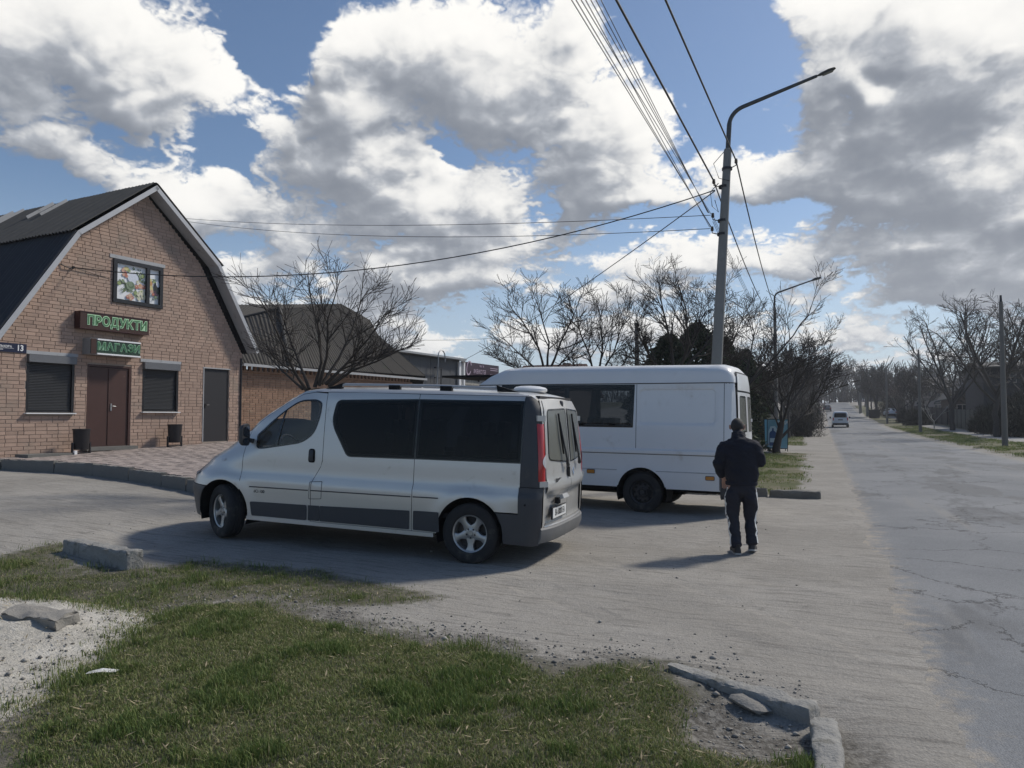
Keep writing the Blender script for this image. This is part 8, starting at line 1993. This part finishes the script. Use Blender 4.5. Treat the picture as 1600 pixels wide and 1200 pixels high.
    for i, (px, y, sz, lab) in enumerate(((1550, 72, (1.2, 1.0, 2.4), 'dark tall bush left of the tallest right hand pole'), (1586, 66, (1.7, 1.2, 3.2), 'dark tall bush right of the tallest right hand pole'), (1612, 64, (2.0, 1.4, 3.8), 'dark tall bush at the right edge of the street'), (1536, 78, (1.2, 1.0, 1.8), 'dark bush at the end of the dark green fence'), (1432, 104, (1.6, 1.1, 1.7), 'dark rounded bush behind the second right hand pole'), (1420, 116, (1.8, 1.1, 1.7), 'dark rounded bush beside the black fence'), (1394, 150, (3.0, 1.8, 3.6), 'dark thicket behind the third slim pole'), (1410, 160, (3.2, 1.8, 3.4), 'dark thicket left of the pinkish house'))):
        x = ang_x(px, y); bush('bush', lab, (x, y, float(gz(x, y))), sz, 200 + i, N=3400, leaf=.13 + y * .0009)
    for i, (px, y, sz, lab) in enumerate(((1252, 66, (1.6, 1.4, 2.4), 'dark bush behind the forked tree on the left of the street'), (1244, 84, (1.8, 1.6, 3.0), 'dark taller bush farther left along the street'), (1258, 92, (2.2, 2.0, 3.6), 'dark thicket along the left of the street'), (1266, 124, (2.5, 2.0, 4.0), 'far dark thicket along the left of the street'))):
        x = ang_x(px, y); bush('bush', lab, (x, y, float(gz(x, y))), sz, 230 + i, N=2600, leaf=.14 + y * .0008, colr=(.030, .029, .025))

# ---- the man ---------------------------------------------------------------
def skin_mesh(name, verts, edges, radii, mat, sub=2, root=0):
    me = bpy.data.meshes.new(name); me.from_pydata([tuple(v) for v in verts], edges, []); o = bpy.data.objects.new(name, me); COL.objects.link(o)
    o.modifiers.new('skin', 'SKIN'); sv = me.skin_vertices[0].data
    for i, r in enumerate(radii): sv[i].radius = r if isinstance(r, tuple) else (r, r); sv[i].use_root = i == root
    o.modifiers['skin'].use_smooth_shade = True; s = o.modifiers.new('sub', 'SUBSURF'); s.levels = sub; s.render_levels = sub
    bpy.context.view_layer.update(); ev = o.evaluated_get(bpy.context.evaluated_depsgraph_get()); m = bpy.data.meshes.new_from_object(ev); m.name = name
    bpy.data.objects.remove(o); bpy.data.meshes.remove(me); m.materials.clear(); m.materials.append(mat); m.polygons.foreach_set('use_smooth', [True] * len(m.polygons)); m.update(); return m

def fused(name, tubes, mat, vox=.011, it=3):
    """closed elliptical tubes grown together into one surface; a tube is a list of (x, y, z, rx, ry)"""
    mb = MB()
    for tb in tubes:
        P = [Vector(p[:3]) for p in tb]; rr = [(p[3], p[4] if len(p) > 4 else p[3]) for p in tb]
        d0, d1 = (P[0] - P[1]).normalized(), (P[-1] - P[-2]).normalized(); P = [P[0] + d0 * min(rr[0]) * .45] + P + [P[-1] + d1 * min(rr[-1]) * .45]; rr = [tuple(c * .6 for c in rr[0])] + rr + [tuple(c * .6 for c in rr[-1])]
        n = 18; vs = []
        for i, p in enumerate(P):
            t = (P[min(i + 1, len(P) - 1)] - P[max(i - 1, 0)]).normalized(); X = Vector((1, 0, 0)); X = X - t * t.dot(X)
            if i: X = X0 - t * t.dot(X0)
            if X.length < .3: X = Vector((0, 0, 1)) - t * t.z
            X.normalize(); X0 = X; Y = t.cross(X)
            for k in range(n): q = 2 * math.pi * k / n; vs.append(p + X * math.cos(q) * rr[i][0] + Y * math.sin(q) * rr[i][1])
        m = len(P); mb.add(vs, [(i * n + k, i * n + (k + 1) % n, (i + 1) * n + (k + 1) % n, (i + 1) * n + k) for i in range(m - 1) for k in range(n)] + [tuple(range(n - 1, -1, -1)), tuple((m - 1) * n + k for k in range(n))])
    o = mb.build(name, mat); r_ = o.modifiers.new('r', 'REMESH'); r_.mode = 'VOXEL'; r_.voxel_size = vox; s_ = o.modifiers.new('s', 'SMOOTH'); s_.factor = .5; s_.iterations = it
    bpy.context.view_layer.update(); me = bpy.data.meshes.new_from_object(o.evaluated_get(bpy.context.evaluated_depsgraph_get())); me.name = name; old = o.data; bpy.data.objects.remove(o); bpy.data.meshes.remove(old)
    me.materials.clear(); me.materials.append(mat); me.polygons.foreach_set('use_smooth', [True] * len(me.polygons)); me.update(); return me

def wrinkle(me, amp, f, seed):
    co = np.array([v.co for v in me.vertices]); n = fbm(co[:, 0] * f + co[:, 2] * f * .6, co[:, 1] * f + co[:, 2] * f * 1.4, seed, 3) * amp
    for v, k in zip(me.vertices, n): v.co += v.normal * float(k)

def build_man():
    p = on_ground(1160, 866); az = math.atan2(p.x, p.y)
    t = thing('person', 'man in dark navy fleece and striped track trousers walking away, seen from behind', 'person', (p.x, p.y, .004), -az)
    legs = [[(-.095, .0, .84, .075), (-.105, .02, .62, .064), (-.10, .03, .45, .048), (-.085, .0, .26, .042), (-.065, -.03, .09, .034), (-.070, .03, .05, .034), (-.085, .10, .035, .03)], [(.09, .02, .84, .075), (.10, .08, .62, .064), (.095, .12, .45, .048), (.105, .10, .27, .042), (.115, .08, .11, .034), (.118, .15, .065, .034), (.123, .22, .05, .03)]]
    body = fused('body', [[(0, 0, .84, .13, .085), (0, -.01, 1.0, .135, .085), (0, -.02, 1.16, .15, .09), (-.01, -.01, 1.30, .12, .075), (-.018, .015, 1.38, .06, .06), (-.028, .045, 1.46, .056, .058)], [(-.034, .07, 1.485, .058, .068), (-.038, .085, 1.535, .074, .090), (-.04, .092, 1.58, .072, .086), (-.04, .095, 1.605, .05, .062)],
        [(-.13, -.01, 1.29, .05), (-.235, -.05, 1.20, .042), (-.268, -.06, 1.085, .036), (-.252, .02, .985, .032), (-.213, .092, .905, .026)], [(.11, -.01, 1.29, .05), (.205, -.03, 1.20, .042), (.215, -.01, 1.095, .036), (.185, .12, 1.10, .032), (.138, .235, 1.135, .026)]] + legs, MAT['skin'], .009, 3); obj('body', body, t)
    me = fused('jacket', [[(0, .005, .845, .172, .118), (0, .004, .90, .196, .132), (0, -.01, 1.02, .200, .135), (-.003, -.022, 1.16, .208, .140), (-.008, -.02, 1.27, .196, .130), (-.013, -.008, 1.345, .150, .105), (-.020, .012, 1.392, .092, .085), (-.027, .036, 1.452, .076, .078)],
        [(-.120, -.012, 1.300, .085), (-.178, -.022, 1.288, .082), (-.232, -.048, 1.20, .071), (-.266, -.06, 1.095, .064), (-.252, .015, .995, .055), (-.222, .075, .932, .047)], [(.100, -.012, 1.300, .085), (.158, -.018, 1.288, .082), (.206, -.032, 1.20, .071), (.219, -.012, 1.10, .064), (.186, .115, 1.10, .054), (.148, .205, 1.125, .046)]], MAT['navy_cloth'], .010, 5); wrinkle(me, .026, 7, 701); obj('jacket', me, t)
    m = MB(); m.lathe([(.078, 0), (.084, .03), (.080, .078), (.066, .07)], 18); m.v = [(x - .027, y + .035 + z * .25, z + 1.385) for x, y, z in m.v]; m.build('collar', MAT['navy_cloth'], t, 60)
    m = MB(); m.lathe([(.180, 0), (.189, .015), (.187, .045), (.176, .05)], 24); m.v = [(x, y * .68 + .004, z + .825) for x, y, z in m.v]; m.build('waistband', MAT['navy_cloth'], t, 60)
    # trousers with a pale side stripe
    tl = [(-.085, .01, .74, .100, .108), (-.100, .012, .68, .100, .104), (-.108, .025, .56, .086, .092), (-.102, .03, .45, .074, .080), (-.092, .01, .28, .068, .074), (-.074, -.02, .15, .068, .076), (-.072, -.02, .10, .070, .080)]
    tr = [(.080, .02, .74, .100, .108), (.094, .03, .68, .100, .104), (.102, .08, .56, .086, .092), (.098, .115, .45, .074, .080), (.104, .105, .29, .068, .074), (.113, .085, .17, .068, .076), (.115, .085, .125, .070, .080)]
    me = fused('trousers', [[(0, .005, .875, .165, .112), (0, .005, .80, .172, .118), (0, .01, .74, .165, .115)], tl, tr], MAT['trousers'], .010, 3); wrinkle(me, .026, 6, 711); obj('trousers', me, t)
    from mathutils.bvhtree import BVHTree
    bv = BVHTree.FromPolygons([v.co.copy() for v in me.vertices], [tuple(q.vertices) for q in me.polygons])
    for sg, leg in ((-1, tl), (1, tr)):
        for dy in (-.012,):
            m = MB(); vs = []
            for i in range(22):
                z = .80 - .70 * i / 21; cx = float(np.interp(z, [p_[2] for p_ in leg][::-1], [p_[0] for p_ in leg][::-1])) if z < .69 else sg * .1; cy = float(np.interp(z, [p_[2] for p_ in leg][::-1], [p_[1] for p_ in leg][::-1]))
                for oy in (-.052, -.026):
                    h = bv.ray_cast(Vector((cx + sg * .4, cy + oy, z)), Vector((-sg, 0, 0))); x = h[0].x if h[0] else cx + sg * .09; vs.append((x + sg * .004, cy + oy, z))
            m.add(vs, [(2 * i, 2 * i + 1, 2 * i + 3, 2 * i + 2) for i in range(21)]); m.build('side_stripe', MAT['plate_white'], t, 60)
    # shoes
    for sg, (fx, fy, fz, yaw, pit) in ((-1, (-.075, .03, .0, R(14), 0)), (1, (.116, .145, .016, R(-6), R(-9)))):
        s = obj('shoe', None, t); s.location = (fx, fy, fz); s.rotation_euler = (pit, 0, yaw); out = [(-.038, -.13), (.038, -.13), (.044, -.05), (.040, .03), (.050, .10), (.040, .165), (.0, .185), (-.036, .165), (-.046, .10), (-.036, .03), (-.042, -.05)]
        out = fillet(out, .03, 3); m = MB(); m.prism(out, 0, .022); m.build('sole', MAT['shoe_sole'], s, 40)
        k = len(out); m = MB(); vs = []
        for z, sc, f in ((.022, .98, 0), (.05, .97, 0), (.075, .86, -.012), (.10, .62, -.05), (.125, .56, -.066)):
            for a, b in out: vs.append((a * sc * (1 if z < .09 else .95), (b * (sc if z > .06 else .98)) + f, z - (.02 * max(0, (b - .02) / .16) if z > .06 else 0)))
        m.add(vs, [(i * k + j, i * k + (j + 1) % k, (i + 1) * k + (j + 1) % k, (i + 1) * k + j) for i in range(4) for j in range(k)] + [tuple(4 * k + j for j in range(k))]); m.build('upper', MAT['shoe'], s, 50)
    # head details
    hd = Vector((-.04, .088, 1.540)); m = MB()
    bm = bmesh.new(); bmesh.ops.create_icosphere(bm, subdivisions=4, radius=1.0)
    for v in bm.verts:
        d = v.co.copy(); v.co = Vector((d.x * .076, d.y * .096, d.z * (.093 if d.z > 0 else .130))) * (1 + .012 * math.sin(d.x * 9 + d.y * 5) * math.sin(d.z * 8))
        k = 1 - .55 * max(0, -d.z - .2); v.co.x *= k; v.co.y *= k if d.y < 0 else 1
    dl = [v for v in bm.verts if (v.co.y > .040 and v.co.z < .045) or v.co.z < -.122 + 1.1 * max(0, v.co.y + .03)]
    bmesh.ops.delete(bm, geom=dl, context='VERTS'); me = bpy.data.meshes.new('hair'); bm.to_mesh(me); bm.free(); me.materials.append(MAT['hair']); finish(me, 80); h = obj('hair', me, t); h.location = hd + Vector((0, -.002, .004)); h.rotation_euler = (R(-14), 0, 0)
    for sg in (-1, 1):
        e = MB(); e.lathe([(0, 0), (.018, .004), (.026, .012), (.030, .004), (.026, -.006), (0, -.008)], 14, (0, 0, 0), 'X'); e.v = [(x * sg, y * .62, z * 1.05) for x, y, z in e.v]; o = e.build('ear', MAT['skin'], t, 60); o.location = hd + Vector((sg * .080, .01, -.015)); o.rotation_euler = (R(-15), 0, sg * R(-22))
        e = MB(); e.lathe([(0, -.011), (.008, -.008), (.011, 0), (.008, .008), (0, .011)], 10); o = e.build('eye', MAT['plate_white'], t, 60); o.location = hd + Vector((sg * .031, .084, -.005))
        e = MB(); e.bar((-.016, 0, 0), (.016, 0, .002), .006, .006); o = e.build('eyebrow', MAT['hair'], t); o.location = hd + Vector((sg * .032, .092, .018))
    nz = skin_mesh('nose', [(0, .085, .01), (0, .104, -.022), (0, .094, -.034)], [(0, 1), (1, 2)], [.008, .013, .010], MAT['skin'], 1); o = obj('nose', nz, t); o.location = hd
    e = MB(); e.bar((-.022, .088, -.060), (.022, .088, -.060), .006, .008); o = e.build('mouth', M('lips', (.28, .10, .085), .5), t); o.location = hd
    # hands: palm, four unequal fingers and a thumb, curled round what they hold
    def hand(sg, curl):
        V = [(0, 0, 0), (0, .035, 0), (0, .075, 0)]; E = [(0, 1), (1, 2)]; Rr = [(.024, .018), (.030, .016), (.034, .013)]
        for k, (x, L) in enumerate(((-.030, .070), (-.010, .080), (.011, .074), (.030, .058))):
            b = len(V); a = 0; p = Vector((x, .086, 0)); V.append(tuple(p)); E.append((2, b)); Rr.append(.0095)
            for j in range(3):
                a += curl; p = p + Vector((0, math.cos(a), -math.sin(a))) * L * (.42, .32, .26)[j]; V.append(tuple(p)); E.append((b + j, b + j + 1)); Rr.append((.0092, .0085, .0068)[j])
        b = len(V); V += [(-sg * .034, .030, -.006), (-sg * .054, .058, -.016), (-sg * .052, .086, -.030)]; E += [(1, b), (b, b + 1), (b + 1, b + 2)]; Rr += [.013, .011, .008]
        return skin_mesh('hand', V, E, Rr, MAT['skin'], 1)
    o = obj('hand', hand(-1, R(18)), t); o.location = (-.213, .090, .912); o.rotation_euler = (R(-58), 0, R(-20))
    o = obj('hand', hand(1, R(34)), t); o.location = (.138, .235, 1.135); o.rotation_euler = (R(8), R(70), R(28))

build_silver_van(); build_white_van(); build_far_cars()
build_poles(); build_street_bits(); build_man()
def build_haze():
    me = bpy.data.meshes.new('haze'); bm = bmesh.new(); bmesh.ops.create_cube(bm, size=1.0); bm.to_mesh(me); bm.free()
    m = bpy.data.materials.new('haze_air'); m.use_nodes = True; nt = m.node_tree; nt.nodes.clear(); out = nn(nt, 'ShaderNodeOutputMaterial'); v = nn(nt, 'ShaderNodeVolumePrincipled')
    v.inputs['Color'].default_value = (.88, .92, 1, 1); v.inputs['Density'].default_value = .0005; v.inputs['Anisotropy'].default_value = .3; nt.links.new(v.outputs[0], out.inputs['Volume']); me.materials.append(m)
    o = obj('haze', me); o.location = (0, 750, 14); o.scale = (1900, 2200, 32); tag(o, 'thin pale air over the far end of the street', 'haze', kind='stuff')
build_haze()
